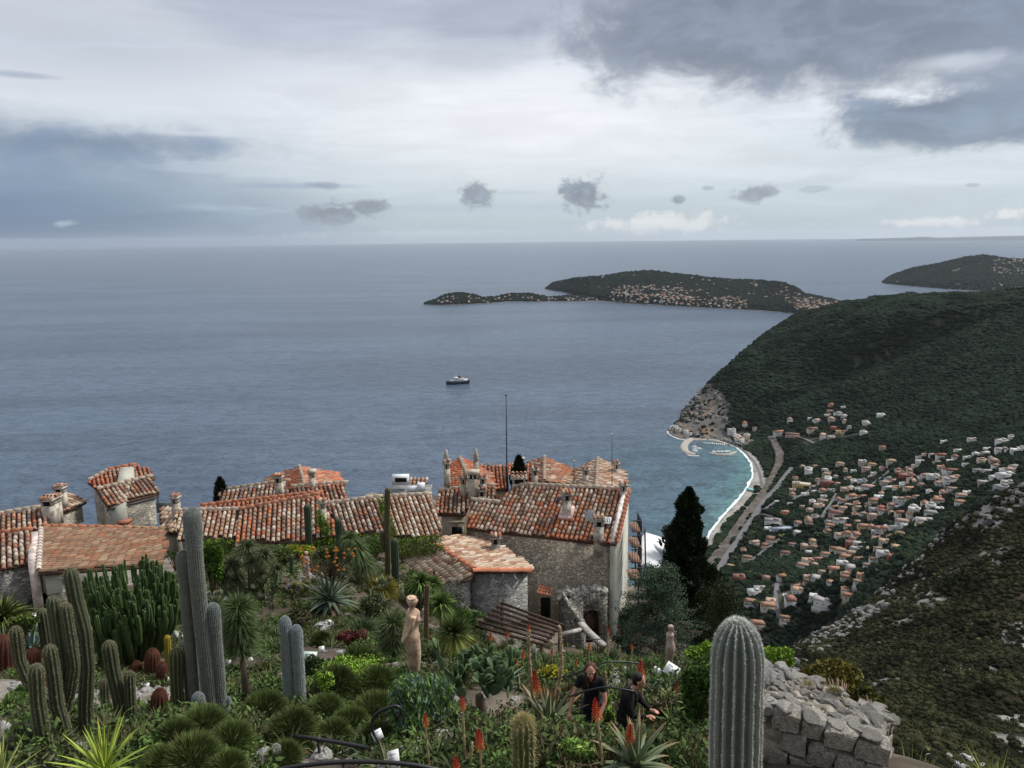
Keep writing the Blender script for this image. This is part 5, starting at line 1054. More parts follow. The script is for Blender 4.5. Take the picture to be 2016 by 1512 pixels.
def pole(px, y0, y1, Y, r, label, name='antenna_mast', top='plate'):
    P = at(px, y0, Y); Q = at(px - (1.6 if px < 1100 else 0), y1, Y); h = Q[2] - P[2]; t_ = thing(name, label, 'mast', P); Geo().add(*tube([(0, 0, -.5), (Q[0] - P[0], 0, h)], [r, r * .6], 6)).obj('pole', mIron, t_)
    Geo().add(*box((Q[0] - P[0], 0, h), (.14 if top == 'plate' else .06, .1, .05))).obj('finial', mWhiteP if top != 'plate' else mIron, t_)
pole(998, 968, 778, 41.3, .045, 'tall thin dark pole standing over the roofs in front of the sea', 'flagpole'); pole(1205, 945, 854, 43.5, .025, 'thin grey antenna mast on the speckled gable', top='ball'); pole(1130, 950, 907, 43, .025, 'short dark antenna in the valley between two gables', top='x')
# --- left cluster
bw_ = thing('boundary_wall', 'narrow whitewashed boundary wall between the two left roofs', 'wall', at(72, 1190, 31)); a_ = [at(56, 1048, 34.4), at(74, 1046, 34.4), at(86, 1192, 30.6), at(66, 1192, 30.6)]; zb0 = zz(72, 1225, 31); V = np.array([[p[0], p[1], zb0] for p in a_] + [list(a_[0]), list(a_[1]), [a_[2][0], a_[2][1], float(at(80, 1118, 30.6)[2])], [a_[3][0], a_[3][1], float(at(64, 1112, 30.6)[2])]]) - np.array(bw_.location); Geo().add(V, QB[:, ::-1]).obj('wall', pm('stained_whitewash', (.50, .42, .38), .9, .3, 2, .4, 12), bw_)
house('near roof of large weathered tiles at the left edge with a stone wall below', [([(-60, 1130), (63, 1109), (61, 1047), (-60, 1060)], ((-60, 1130), (63, 1109)), (0, 1053), 30.6, .27, ((30, 1050), (32, 1113)))], zz(30, 1225, 31), 'grey', mStoneG, 300, ridges=[((-58, 1058), (60, 1045), 0, OR)])
house('broad brown roof of narrow sideways tile rows behind the candelabra tree', [([(76, 1128), (320, 1112), (328, 1046), (245, 1043), (82, 1040)], ((76, 1128), (82, 1040)), (328, 1046), 30.2, -.13, ((90, 1080), (320, 1078)))], zz(150, 1160, 31), 'brown', mRender, 300, tw=.8, ridges=[((82, 1039), (245, 1042), 0, (.48, .19, .09)), ((245, 1042), (326, 1045), 0, (.4, .25, .14)), ((76, 1127), (81, 1042), 0, (.6, .52, .45))])
house('mottled bright roof at the far left with two small roof vents', [([(-60, 1068), (85, 1043), (96, 1030), (78, 1001), (-60, 1024)], ((-60, 1068), (85, 1043)), (0, 1014), 37, .27)], zz(20, 1090, 37), 'orange', mStone, 200, ridges=[((-60, 1023), (78, 1000), 0, PA)])
house('small angled roof with a rubble wall left of the tower house', [([(92, 1022), (171, 988), (143, 972), (84, 986)], ((92, 1022), (171, 988)), (120, 978), 41, .3)], zz(120, 1060, 41), 'pale', mStoneP, 120)
H5, L5, S5 = house('tall pale stone house with a tiled lower roof and brown shutters', [([(212, 998), (314, 971), (294, 941), (190, 966)], ((212, 998), (314, 971)), (240, 953), 41, .33, ((240, 954), (262, 985)))], zz(250, 1060, 41), 'mix', mStoneP, 240, ridges=[((190, 965), (293, 940), 0, PA)])
A_ = hitplane(S5[0][0], 212, 998); B_ = hitplane(S5[0][0], 190, 966)
w0 = [np.array([A_[0] + .1, A_[1] + .1, 0]), np.array([A_[0] - 1.25, A_[1] + 4.2, 0])]
g = Geo(); zt, zb = A_[2] - .1, zz(250, 1060, 41); V = np.array([[*w0[0][:2], zb], [*w0[1][:2], zb], [*w0[1][:2], zt + 1.15], [*w0[0][:2], zt], [w0[0][0] + .8, w0[0][1], zb], [w0[1][0] + .8, w0[1][1], zb], [w0[1][0] + .8, w0[1][1], zt + 1.15], [w0[0][0] + .8, w0[0][1], zt]]); g.add(V, QB); g.obj('side_wall', mRender, H5, org=L5)
for k, (a, b_) in enumerate(((.36, .48), (.60, .72))):
    d0, d1 = w0[0] * (1 - a) + w0[1] * a, w0[0] * (1 - b_) + w0[1] * b_; off = np.array([-.06, -.02, 0]); g = Geo()
    V = np.array([[*(d0 + off)[:2], zt - 1.5], [*(d1 + off)[:2], zt - 1.5], [*(d1 + off)[:2], zt - .35], [*(d0 + off)[:2], zt - .35]]); g.add(np.concatenate([V, V + [.05, 0, 0]]), QB); g.obj('shutter', pm('brown_shutter', (.20, .10, .085), .8), H5, org=L5)
house('small orange hipped upper roof of the tall stone house', [([(190, 963), (306, 942), (296, 922), (268, 917), (212, 928), (172, 949)], ((190, 963), (306, 942)), (240, 923), 43.6, .3, ((245, 924), (252, 950)))], zz(250, 1040, 44), 'red', mStoneP, 160, ridges=[((212, 927), (268, 916), 0, OR), ((174, 948), (212, 927), 0, PA)])
Pf = A_; g = Geo(); e0, e1_ = hitplane(S5[0][0], 212, 1000), hitplane(S5[0][0], 314, 973); g.add(*tube([e0 - [0, .12, .1], e1_ - [0, .12, .1]], .06, 6)); g.add(*tube([e1_ - [.05, .15, .1], [e1_[0] - .05, e1_[1] - .1, zb]], .05, 6)); g.obj('gutter', pm('dark_gutter', (.05, .05, .055), .5), H5, True, org=L5)
house('narrow yellowish roof beside the drainpipe of the tall house', [([(318, 1047), (362, 1050), (334, 996), (312, 999)], ((318, 1047), (362, 1050)), (325, 997), 37.5, .3)], zz(330, 1080, 38), 'pale', mRender, 100)
chimney(248, 1043, 36.8, .42, .55, 'square terracotta box chimney on the brown roof', 'flat', mat=pm('terracotta_render', (.30, .115, .07), .9, .25, 4, .4))
for i, (px, py, Y, w, h, lab) in enumerate([(120, 977, 42.5, .5, .3, 'small orange hooded chimney at the far left'), (100, 1012, 40, .62, .75, 'broad grey chimney on the far left roof'), (112, 1004, 40.6, .4, .6, 'second grey chimney beside the broad one'), (347, 1003, 38.5, .34, .5, 'plain cream chimney behind the woolly cactus'), (549, 955, 42, .4, .25, 'small weathered chimney on the dark roof'), (615, 954, 42.6, .32, .6, 'little gabled dormer chimney on the back hip roof'), (636, 1020, 35.8, .3, .7, 'slim dark chimney between the centre roofs')]):
    chimney(px, py, Y, w, h, lab, 'gable' if 'gabled' in lab else 'tile')
pt = thing('terrace_railing', 'dark iron terrace strip left of the long centre roofs', 'railing', at(325, 1000, 41)); Geo().add(*box((0, 0, 0), (.9, .08, .6))).obj('panel', pm('dark_awning', (.08, .09, .08), .8), pt); Geo().add(*box((.1, 0, -.32), (1.0, .5, .1))).obj('ledge', mWhiteP, pt)
# --- air conditioning units and the little tiled roof
house('little tiled roof beside the white air conditioning boxes', [([(783, 968), (845, 967), (842, 941), (783, 943)], ((783, 968), (845, 967)), (810, 942), 43, .3)], zz(810, 990, 43), 'pale', mRender, 60)
for i, (px, py, Y, w, d, h, lab) in enumerate([(789, 952, 42.4, .95, .5, .5, 'large white air conditioning unit with a dark grille on the roof'), (818, 966, 41.6, .9, .45, .22, 'long low white duct on the roof'), (829, 967, 41.4, .42, .45, .45, 'cubic white air conditioning box on the roof')]):
    P = at(px, py, Y); t_ = thing('air_conditioner', lab, 'air conditioner', P); Geo().add(*box((0, 0, h / 2), (w, d, h))).obj('casing', mWhiteP, t_)
    if i == 0: Geo().add(*box((0.05, -d / 2 - .01, h * .6), (w * .7, .03, h * .5))).obj('grille', mDark, t_)
P = at(805, 970, 41.8); t_ = thing('flat_roof_block', 'grey flat roofed block under the air conditioning units', 'building', P); Geo().add(*box((0, .6, -1.2), (2.3, 1.6, 2.2))).obj('wall', mRenderD, t_); Geo().add(*box((0, .6, -.05), (2.4, 1.7, .1))).obj('roof', pm('grey_flat_roof', (.2, .2, .2), .9), t_)
# --- balconies at the right gable
Bp = at(1252, 1075, 36.2); bt = thing('balcony_tower', 'black iron balconies with brown floors on the right gable', 'balcony', Bp); 
for k, (py, hh) in enumerate(((1045, .62), (1075, .62), (1106, .75), (1140, .7))):
    z = float(at(1250, py, 36.2)[2] - Bp[2]); Geo().add(*box((0, .5, z), (.42 + .05 * k, 1.2, .06))).obj('floor', pm('terracotta_floor', (.28, .17, .12), .8) if 'terracotta_floor' not in bpy.data.materials else bpy.data.materials['terracotta_floor'], bt)
    Geo().add(*box((0, -.25, z + hh), (.44 + .05 * k, .04, .04))).add(*box((.21 + .025 * k, .4, z + hh), (.04, 1.3, .04))).obj('rail', mIron, bt)
    g = Geo()
    for j in range(6): g.add(*box((-.2 + j * .085, -.25, z + hh / 2), (.022, .022, hh)))
    for j in range(9): g.add(*box((.21 + .025 * k, -.2 + j * .15, z + hh / 2), (.022, .022, hh)))
    g.obj('balusters', mIron, bt)
Geo().add(*tube([(.3, -.2, -1.9), (.45, -.25, -.8), (.38, -.25, 1.0)], .04, 5)).obj('bracket', mIron, bt)
# white canvas awning
P = at(1280, 1085, 44); aw = thing('white_awning', 'large white canvas awning below the great house', 'awning', P)
q = [at(1258, 1112, 40) - P, at(1300, 1118, 40.5) - P, at(1310, 1060, 47) - P, at(1272, 1048, 47) - P, at(1252, 1068, 45) - P, at(1285, 1082, 43.5) - P + [0, 0, .25]]
g = Geo(); q = np.array(q); g.add(np.concatenate([q, q - [0, 0, .06]]), [np.array([[0, 1, 5], [1, 2, 5], [2, 3, 5], [3, 4, 5], [4, 0, 5]]), np.array([[7, 6, 11], [8, 7, 11], [9, 8, 11], [10, 9, 11], [6, 10, 11]]), np.array([[0, 6, 7, 1], [1, 7, 8, 2], [2, 8, 9, 3], [3, 9, 10, 4], [4, 10, 6, 0]])]); g.obj('canvas', pm('white_canvas', (.78, .79, .80), .8, .04), aw)
for k in (0, 1, 4): Geo().add(*tube([q[k], q[k] - [0, 0, 3]], .05, 6)).obj('post', mIron, aw)
# --- ruined outbuilding, slabs and pergola
mRub = stonemat('dark_rubble', (.17, .155, .135), (.36, .34, .30), 4.5, (.12, .11, .095), bump=1.0)
def slabwall(px0, py0, px1, py1, Y0, Y1, topz0, topz1, lowz, th_, name, mat, t_, loc):
    a = at(px0, py0, Y0); b = at(px1, py1, Y1); n = np.array([-(b - a)[1], (b - a)[0], 0]); n /= np.linalg.norm(n); n *= th_
    V = np.array([[a[0], a[1], lowz], [b[0], b[1], lowz], [b[0] + n[0], b[1] + n[1], lowz], [a[0] + n[0], a[1] + n[1], lowz], [a[0], a[1], a[2]], b, b + n, a + n]); return Geo().add(V, QB).obj(name, mat, t_, org=loc)
Pr = at(1140, 1210, 34.2); ru = thing('ruined_outbuilding', 'ruined rubble outbuilding with an arch at the foot of the great house', 'ruin', Pr); zl = zz(1140, 1285, 34)
# wall with arch
fa, fb = at(1104, 1178, 34.3), at(1196, 1172, 34.6); ux = (fb - fa)[:2]; Lw = np.linalg.norm(ux); ux /= Lw
def wp(u, z, off=0.0): return np.array([fa[0] + ux[0] * u - ux[1] * -off * -1, fa[1] + ux[1] * u + off, z])
zt = fa[2]; g = Geo(); xc, wv = Lw * .66, Lw * .18; zb_, zs = zl, at(1163, 1215, 34.4)[2]
arch = [(xc + wv * math.cos(a), zs + wv * .75 * math.sin(a)) for a in np.linspace(math.pi, 0, 9)]
pts_o = [(0, zt - .05), (Lw * .15, zt + .22), (Lw * .4, zt + .2), (Lw * .7, zt + .25), (Lw, zt + .1)]
us = [0, xc - wv] + [a[0] for a in arch[1:-1]] + [xc + wv, Lw]
top_ = np.interp(us, [p[0] for p in pts_o], [p[1] for p in pts_o]); bot_ = [zb_, zb_ ] + [a[1] for a in arch[1:-1]] + [zb_, zb_]
def strip(u0, u1, b0, b1, t0, t1): V = np.array([wp(u0, b0), wp(u1, b1), wp(u1, b1, .5), wp(u0, b0, .5), wp(u0, t0), wp(u1, t1), wp(u1, t1, .5), wp(u0, t0, .5)]); g.add(V, QB)
strip(0, us[1], zb_, zb_, top_[0], top_[1])
for i in range(len(arch) - 1): strip(arch[i][0], arch[i + 1][0], arch[i][1], arch[i + 1][1], np.interp(arch[i][0], [p[0] for p in pts_o], [p[1] for p in pts_o]), np.interp(arch[i + 1][0], [p[0] for p in pts_o], [p[1] for p in pts_o]))
strip(xc + wv, Lw, zb_, zb_, np.interp(xc + wv, us, top_), top_[-1]); g.obj('arched_wall', mRub, ru, org=Pr)
V = np.array([wp(xc - wv, zb_, .45), wp(xc + wv, zb_, .45), wp(xc + wv, zs + wv, .45), wp(xc - wv, zs + wv, .45)]); Geo().add(np.concatenate([V, V + [0, .1, 0]]), QB).obj('blocked_arch', stonemat('brown_blocking', (.11, .07, .055), (.17, .11, .08), 6, (.06, .04, .03)), ru, org=Pr)
for k in range(70):
    u = random.uniform(-.1, Lw + .1); s_ = random.uniform(.07, .16); P = wp(u, float(np.interp(u, [p[0] for p in pts_o], [p[1] for p in pts_o])) + random.uniform(-.06, .08), random.uniform(0, .5)) - Pr
    o = bpy.data.objects.new('stone', bpy.data.meshes.get('rubble_stone_%d' % (k % 4)) or Geo().add(*rockm((0, 0, 0), (1, 1, .8), 1, k)).mesh('rubble_stone_%d' % (k % 4), pm('rubble_top', (.38, .36, .32), .95, .35, 4, .5, 20) if k == 0 else bpy.data.materials['rubble_top'])); o.location = P; o.scale = (s_, s_, s_); o.rotation_euler = (random.random() * 3, random.random() * 3, random.random() * 6); link(o, ru)
g = Geo(); V = [at(1104, 1170, 34.3), at(1118, 1160, 34.6), at(1124, 1165, 33.9), at(1112, 1192, 33.6), at(1130, 1226, 32.6), at(1122, 1232, 32.4)]
g.add(*tube([at(1108, 1168, 34.2), at(1122, 1196, 33.4), at(1142, 1224, 32.6)], .1, 6)); g.obj('sloping_coping', mRub, ru, org=Pr)
g = Geo(); a, b_ = at(1108, 1172, 34.2), at(1142, 1228, 32.6); V = np.array([[a[0], a[1], zl], [b_[0], b_[1], zl], b_ - [0, 0, .1], a - [0, 0, .1]]); V2 = V + [.3, .3, 0]; g.add(np.concatenate([V, V2]), [np.array([[0, 1, 2, 3], [5, 4, 7, 6], [1, 5, 6, 2], [4, 0, 3, 7], [3, 2, 6, 7]])]); g.obj('stair_wall', mRub, ru, org=Pr)
P = at(1074, 1196, 34.8); Geo().add(*box(P, (.46, .25, .95))).obj('doorway', mDark, ru, org=Pr)
q4 = [at(1056, 1172, 34.1), at(1085, 1178, 34.1), at(1088, 1162, 35), at(1062, 1156, 35)]; u = q4[1] - q4[0]; v = q4[3] - q4[0]; n = np.cross(u, v); n /= np.linalg.norm(n)
for i in range(5):
    for j in range(3):
        o = bpy.data.objects.new('roof_tile', meTile[False]); a2 = u / np.linalg.norm(u); u2 = np.cross(n, a2); M = np.eye(4); M[:3, 0], M[:3, 1], M[:3, 2] = a2, u2, n; M[:3, 3] = q4[0] + u * (i + .5) / 5 + v * j / 3 - Pr; o.matrix_basis = Matrix(M.tolist()); c_ = np.array(random.choice(TILE_P['red'])) * .9; o.color = (*c_, 1); link(o, ru)
for i in range(8):
    P = at(1190 + (i % 4) * 7, 1152 + (i // 4) * 12 + (i % 4) * 5, 35.4 - .1 * (i // 4)) - Pr; o = bpy.data.objects.new('roof_tile', meTile[False]); o.matrix_basis = Matrix.Translation(P) @ Matrix.Rotation(.7, 4, 'Z') @ Matrix.Rotation(-.5, 4, 'X'); o.color = (.4, .13, .07, 1); link(o, ru)
for nm, lab, pts, w in (('stone_slab', 'long pale stone slab lying down the slope below the arch', [(1143, 1224, 32.4), (1160, 1243, 31.6), (1188, 1268, 30.4)], .3), ('stone_slab', 'pale rough beam of stone beside the pergola post', [(1106, 1246, 31.2), (1148, 1236, 32)], .18)):
    pts = [at(*p) for p in pts]; t0 = pts[0]; g = Geo(); 
    for a, b_ in zip(pts[:-1], pts[1:]):
        d = b_ - a; n = np.array([d[1], -d[0], 0]); n /= np.linalg.norm(n); n *= w / 2; V = np.array([a - n, a + n, b_ + n, b_ - n]); g.add(np.concatenate([V - [0, 0, .16], V]), QB)
    o = g.obj(nm, pm('pale_slab', (.33, .31, .28), .9, .3, 3, .6, 14) if 'pale_slab' not in bpy.data.materials else bpy.data.materials['pale_slab'], org=t0, label=lab, category='stone slab'); o.location = tuple(t0)
fr = at(1110, 1280, 29.8); t_ = thing('iron_railing', 'spiked iron railing beside the pergola', 'railing', fr); A0, A1_ = at(1106, 1262, 29.8) - fr, at(1186, 1258, 30.6) - fr
Geo().add(*tube([A0, A1_], .02, 5)).add(*tube([A0 - [0, 0, .7], A1_ - [0, 0, .7]], .02, 5)).obj('rail', mIron, t_)
for k in range(18): P = A0 * (1 - k / 17) + A1_ * (k / 17); Geo().add(*tube([P - [0, 0, .8], P + [0, 0, .12]], [.014, .006], 4)).obj('baluster', mIron, t_)
# pergola
c4 = [at(988, 1187, 31.5), at(1102, 1228, 28.8), at(1066, 1268, 26.6), at(935, 1232, 28.8)]; z_ = np.mean([p[2] for p in c4]); pg = thing('pergola', 'brown timber pergola with wire mesh over the terrace', 'pergola', [np.mean([p[0] for p in c4]), np.mean([p[1] for p in c4]), z_ - 2.2]); lp = np.array(pg.location)
for k in range(7): a = c4[0] * (1 - k / 6) + c4[3] * (k / 6); b_ = c4[1] * (1 - k / 6) + c4[2] * (k / 6); Geo().add(*tube([a + (a - b_) * .02, b_ + (b_ - a) * .05], .062, 4)).obj('beam', mWood, pg, org=lp)
for a, b_ in ((c4[1], c4[2]), (c4[0], c4[3])): Geo().add(*tube([a - [0, 0, .12], b_ - [0, 0, .12]], .075, 4)).obj('cross_beam', mWood, pg, org=lp)
for p in (c4[1], c4[2], c4[0], c4[3]): Geo().add(*tube([p - [0, 0, .1], p - [0, 0, 2.6]], .075, 4)).obj('post', mWood, pg, org=lp)
g = Geo()
for k in range(30): a = c4[0] * (1 - k / 29) + c4[1] * (k / 29); b_ = c4[3] * (1 - k / 29) + c4[2] * (k / 29); g.add(*tube([a - [0, 0, .07], b_ - [0, 0, .07]], .008, 3))
for k in range(18): a = c4[0] * (1 - k / 17) + c4[3] * (k / 17); b_ = c4[1] * (1 - k / 17) + c4[2] * (k / 17); g.add(*tube([a - [0, 0, .07], b_ - [0, 0, .07]], .008, 3))
g.obj('wire_mesh', mWood, pg, org=lp)
# --- roof cypresses and ivy
def leafcloud(g, c, r, n, ls, q, col=None, shell=.55, up=0):
    d = q.normal(size=(n, 3)); d /= np.linalg.norm(d, axis=1)[:, None]; p = np.asarray(c) + d * np.asarray(r) * (shell + (1 - shell) * q.random((n, 1)))
    a = q.normal(size=(n, 3)); a /= np.linalg.norm(a, axis=1)[:, None]; b_ = np.cross(a, q.normal(size=(n, 3))); b_ /= np.linalg.norm(b_, axis=1)[:, None]
    a[:, 2] += up; s = ls * q.uniform(.6, 1.3, (n, 1)); V = np.stack([p - a * s, p + b_ * s * .45, p + a * s, p - b_ * s * .45], 1).reshape(-1, 3)
    cc = np.ones((n, 3)) if col is None else np.asarray(col)[q.integers(0, len(col), n)]
    cc = cc * q.uniform(.7, 1.25, (n, 1)); g.add(V, np.arange(4 * n).reshape(-1, 4), np.repeat(cc, 4, 0)); return g
mLeaf = pm('foliage', (1.35, 1.4, 1.25), .75, .12, 3, 0, tint=True, spec=.12, coord='pos')
def cypress(px, pyb, pyt, Y, w, label, n=2500, ls=.07, cols=((.012, .02, .008), (.02, .03, .012)), name='cypress_tree', ragged=.25, seed=1):
    P = at(px, pyb, Y); h = at(px, pyt, Y)[2] - P[2]; t_ = thing(name, label, 'tree', P); q = np.random.default_rng(seed); g = Geo()
    Geo().add(*tube([(0, 0, -1), (0, 0, h * .9)], [.12 * w, .02], 6)).obj('trunk', mTrunk, t_)
    zs_ = q.random(n) ** .8; prof = np.interp(zs_, [0, .15, .4, .6, .8, .93, 1], [.8, 1, .86, .66, .46, .2, .02] if w > 2 else [.55, .95, 1, .8, .55, .25, .04]) * w / 2; a = q.uniform(0, 6.28, n); lob = 1 + ragged * np.sin(a * 3 + zs_ * 22) * np.sin(zs_ * 17 + a)
    qk = q.uniform(0, 1, (70, 3)); bmp = sum(np.exp(-((zs_ - k_[0]) / .028) ** 2 - ((np.mod(a - k_[1] * 6.28 + 3.14, 6.28) - 3.14) / .4) ** 2) * k_[2] for k_ in qk) if w > 2 else .3; rr_ = prof * (lob * .76 + bmp * .55) * np.sqrt(q.uniform(.35, 1, n)); p = np.stack([np.cos(a) * rr_, np.sin(a) * rr_, zs_ * h], 1); out = np.stack([np.cos(a) * .7, np.sin(a) * .7, .75 + 0 * a], 1) + q.normal(0, .3, (n, 3)); out /= np.linalg.norm(out, axis=1)[:, None]
    sd_ = np.cross(out, q.normal(size=(n, 3))); sd_ /= np.linalg.norm(sd_, axis=1)[:, None]; s = ls * q.uniform(.6, 1.5, (n, 1)); V = np.stack([p - out * s, p + sd_ * s * .4, p + out * s * 1.4, p - sd_ * s * .4], 1).reshape(-1, 3)
    cc = np.asarray(cols)[q.integers(0, len(cols), n)] * q.uniform(.6, 1.3, (n, 1)); g.add(V, np.arange(4 * n).reshape(-1, 4), np.repeat(cc, 4, 0)); 
    V, Fs = tube([(0, 0, z) for z in np.linspace(.1, h * .85, 6)], [w * .26, w * .26, w * .2, w * .15, w * .09, w * .02], 8); g.add(V, Fs, (.006, .01, .004)); g.obj('crown', mLeaf, t_); return t_
cypress(1022, 962, 897, 41.6, 1.05, 'dark pointed cypress growing among the back roofs', seed=3); cypress(437, 998, 940, 43, .95, 'small blunt dark cypress at the left of the dark roof', seed=4)
cypress(1348, 1230, 962, 43, 4.3, 'tall dense black green cypress in front of the bay', 17000, .12, ((.010, .017, .007), (.018, .028, .011)), ragged=.42, seed=5)
def ivy(pts, Y, label, n=900, hang=.5, cols=((.10, .16, .025), (.06, .10, .02), (.16, .20, .035)), up=.15):
    g = Geo(); q = np.random.default_rng(n + int(pts[0][0])); P = np.array([at(*p, Y) for p in pts]); k = q.random(n) * (len(P) - 1.001); i = k.astype(int); b_ = P[i] * (1 - (k - i))[:, None] + P[i + 1] * (k - i)[:, None]
    b_ += np.stack([q.normal(0, .1, n), q.normal(-.25, .14, n), q.uniform(-hang, up, n)], 1); a = q.normal(size=(n, 3)); c_ = q.normal(size=(n, 3)); V = np.stack([b_, b_ + a * .05, b_ + c_ * .05], 1).reshape(-1, 3)
    cc = np.asarray(cols)[q.integers(0, len(cols), n)] * q.uniform(.6, 1.2, (n, 1)); g.add(V, np.arange(3 * n).reshape(-1, 3), np.repeat(cc, 3, 0)); g.obj('ivy', mLeaf, kind='stuff', label=label)
ivy([(395, 1062), (466, 1066)], 35, 'ivy under the pale roof eave', 2200, 1.0); ivy([(560, 1072), (620, 1062), (676, 1056), (765, 1050)], 35, 'ivy spilling along the eaves of the centre roofs', 4200, .9); ivy([(775, 1064), (871, 1055)], 35, 'ivy along the eave right of the brown cactus', 2400, .8)
ivy([(750, 985), (762, 1020), (778, 1058)], 35.6, 'ivy climbing between the two middle roofs', 1200, .3, up=.4); ivy([(628, 1015), (640, 1035), (650, 1052)], 35.2, 'ivy on the roof valley by the slim chimney', 1400, .3, up=.4)
# ------------------------------------------------------------------ plant building
def base(px, py):
    P = FC.hit(px, py)
    if P[1] > 60: P = at(px, py, 9.5)      # beyond the garden's edge: on the rock behind the ruined wall
    return P, float(pix(P)[2]) / F      # foot of a plant and metres per photograph pixel there
def atd(px, py, P, dY=0.0): return at(px, py, P[1] + dY)
mCactus = pm('cactus_skin', (.95, .95, .95), .75, .12, 14, .25, 60, tint=True, fine=.12, bdist=.004, spec=.25)
mWool = pm('white_cactus_wool', (.52, .54, .53), .95, .12, 20, 0, tint=True)
mSpine = pm('cactus_spines', (.95, .95, .95), .8, .1, 20, 0, tint=True)
mFleshy = pm('fleshy_leaf', (.95, .95, .95), .55, .16, 9, .12, 30, tint=True, spec=.35)
mFleshO = pm('fleshy_leaf_single', (1.15, 1.18, 1.12), .55, .18, 7, .12, 30, objc=True, tint=True, spec=.35)
mBlade = pm('grassy_leaf', (1.35, 1.4, 1.2), .7, .12, 6, 0, tint=True, spec=.12)
mPad = pm('prickly_pear_pad', (.95, .95, .95), .6, .2, 12, .2, 50, objc=True, tint=True, spec=.3)
def hair(P, N, L, w, q, col, lay=.6):
    """short hairs standing on a skin: points, normals"""
    n = len(P); d = N + q.normal(0, lay, (n, 3)); d /= np.linalg.norm(d, axis=1)[:, None]; s = np.cross(d, q.normal(size=(n, 3))); s /= np.linalg.norm(s, axis=1)[:, None] + 1e-9
    l = L * q.uniform(.5, 1.2, (n, 1)); V = np.stack([P - s * w, P + s * w, P + d * l], 1).reshape(-1, 3); return V, np.arange(3 * n).reshape(-1, 3), np.repeat(np.asarray(col)[None] * q.uniform(.75, 1.2, (n, 1)), 3, 0)
def column(path, r, ribs=12, body=(.06, .085, .04), crest=(.12, .13, .07), depth=.14, taper=1.0, hairn=0, hairL=.02, hairc=(.6, .6, .58), headwool=0, seg=None, bulge=0.0, seed=0, hairw=.0016, tipround=1.2):
    """a ribbed column along a path from its foot to its tip"""
    P = np.asarray(path, float); L = np.concatenate([[0], np.cumsum(np.linalg.norm(np.diff(P, axis=0), axis=1))]); m = seg or max(10, int(L[-1] / (r * .55))); m = min(m, 70)
    s = np.concatenate([np.linspace(0, L[-1] - r * tipround, m), L[-1] - r * tipround * (1 - np.sin(np.linspace(.2, 1, 6) * np.pi / 2))]); s = np.maximum.accumulate(s); k = np.clip((L[-1] - s) / (r * tipround), 0, 1)
    Pc = np.stack([np.interp(s, L, P[:, i]) for i in range(3)], 1)
    Pc[1:-1] = (Pc[:-2] + 2 * Pc[1:-1] + Pc[2:]) / 4
    rad = r * np.sqrt(1 - (1 - k) ** 2 * .985) * (1 - (1 - taper) * (1 - s / L[-1])); rad *= 1 + .035 * vnoise(s * 9, s * 0 + seed, 1, 3, 2)
    if bulge: rad *= 1 + bulge * np.exp(-((L[-1] - s - r * 2.2) / (r * 2.2)) ** 2)
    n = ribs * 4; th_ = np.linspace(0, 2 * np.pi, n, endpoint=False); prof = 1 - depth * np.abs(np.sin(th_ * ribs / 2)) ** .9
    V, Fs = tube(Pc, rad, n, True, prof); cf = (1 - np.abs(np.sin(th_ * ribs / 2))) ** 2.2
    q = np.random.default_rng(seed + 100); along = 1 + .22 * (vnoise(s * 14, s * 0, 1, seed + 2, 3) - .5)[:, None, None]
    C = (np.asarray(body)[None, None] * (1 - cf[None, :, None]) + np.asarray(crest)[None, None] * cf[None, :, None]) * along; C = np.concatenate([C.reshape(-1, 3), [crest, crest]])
    g = Geo(); g.add(V, Fs, C); gh = None
    if hairn:
        gh = Geo(); T, A, B = frames(Pc); u = q.random(hairn) ** (.8) * (len(s) - 1.01); 
        if headwool: w_ = q.random(hairn) < headwool; u = np.where(w_, (len(s) - 1.01) * (1 - q.random(hairn) * .22), u)
        i = u.astype(int); f = (u - i)[:, None]; rb = q.integers(0, ribs, hairn) * 2 * np.pi / ribs + q.normal(0, .04 if headwool < .5 else .3, hairn)
        N = A[i] * np.cos(rb)[:, None] + B[i] * np.sin(rb)[:, None]; tipn = np.clip(1 - k[i], 0, 1)[:, None]; NN = N * (1 - tipn * .7) + T[i] * tipn
        pp = Pc[i] * (1 - f) + Pc[i + 1] * f + N * ((rad[i] * (1 - f[:, 0]) + rad[i + 1] * f[:, 0]))[:, None] * .985; gh.add(*hair(pp, NN, hairL, hairw, q, hairc))
    return g, gh
def cactus(label, foot, paths, name='column_cactus', trunkcol=None, group=None, **kw):
    """foot: base pixel; paths: list of (pixels from foot to tip, width in pixels, options)"""
    P, mp = base(*foot); t_ = thing(name, label, 'cactus', P, group)
    for k, (pp, w, *o) in enumerate(paths):
        opt = dict(kw); opt.update(o[0] if o else {}); dY = opt.pop('dY', 0.0)
        pts = np.array([atd(x, y, P, dY) - P for x, y in pp]); 
        if k == 0: pts[0][2] -= .15
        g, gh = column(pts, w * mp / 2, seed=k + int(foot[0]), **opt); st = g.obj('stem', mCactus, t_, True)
        if gh: gh.obj('spines', mSpine, st)
    return t_
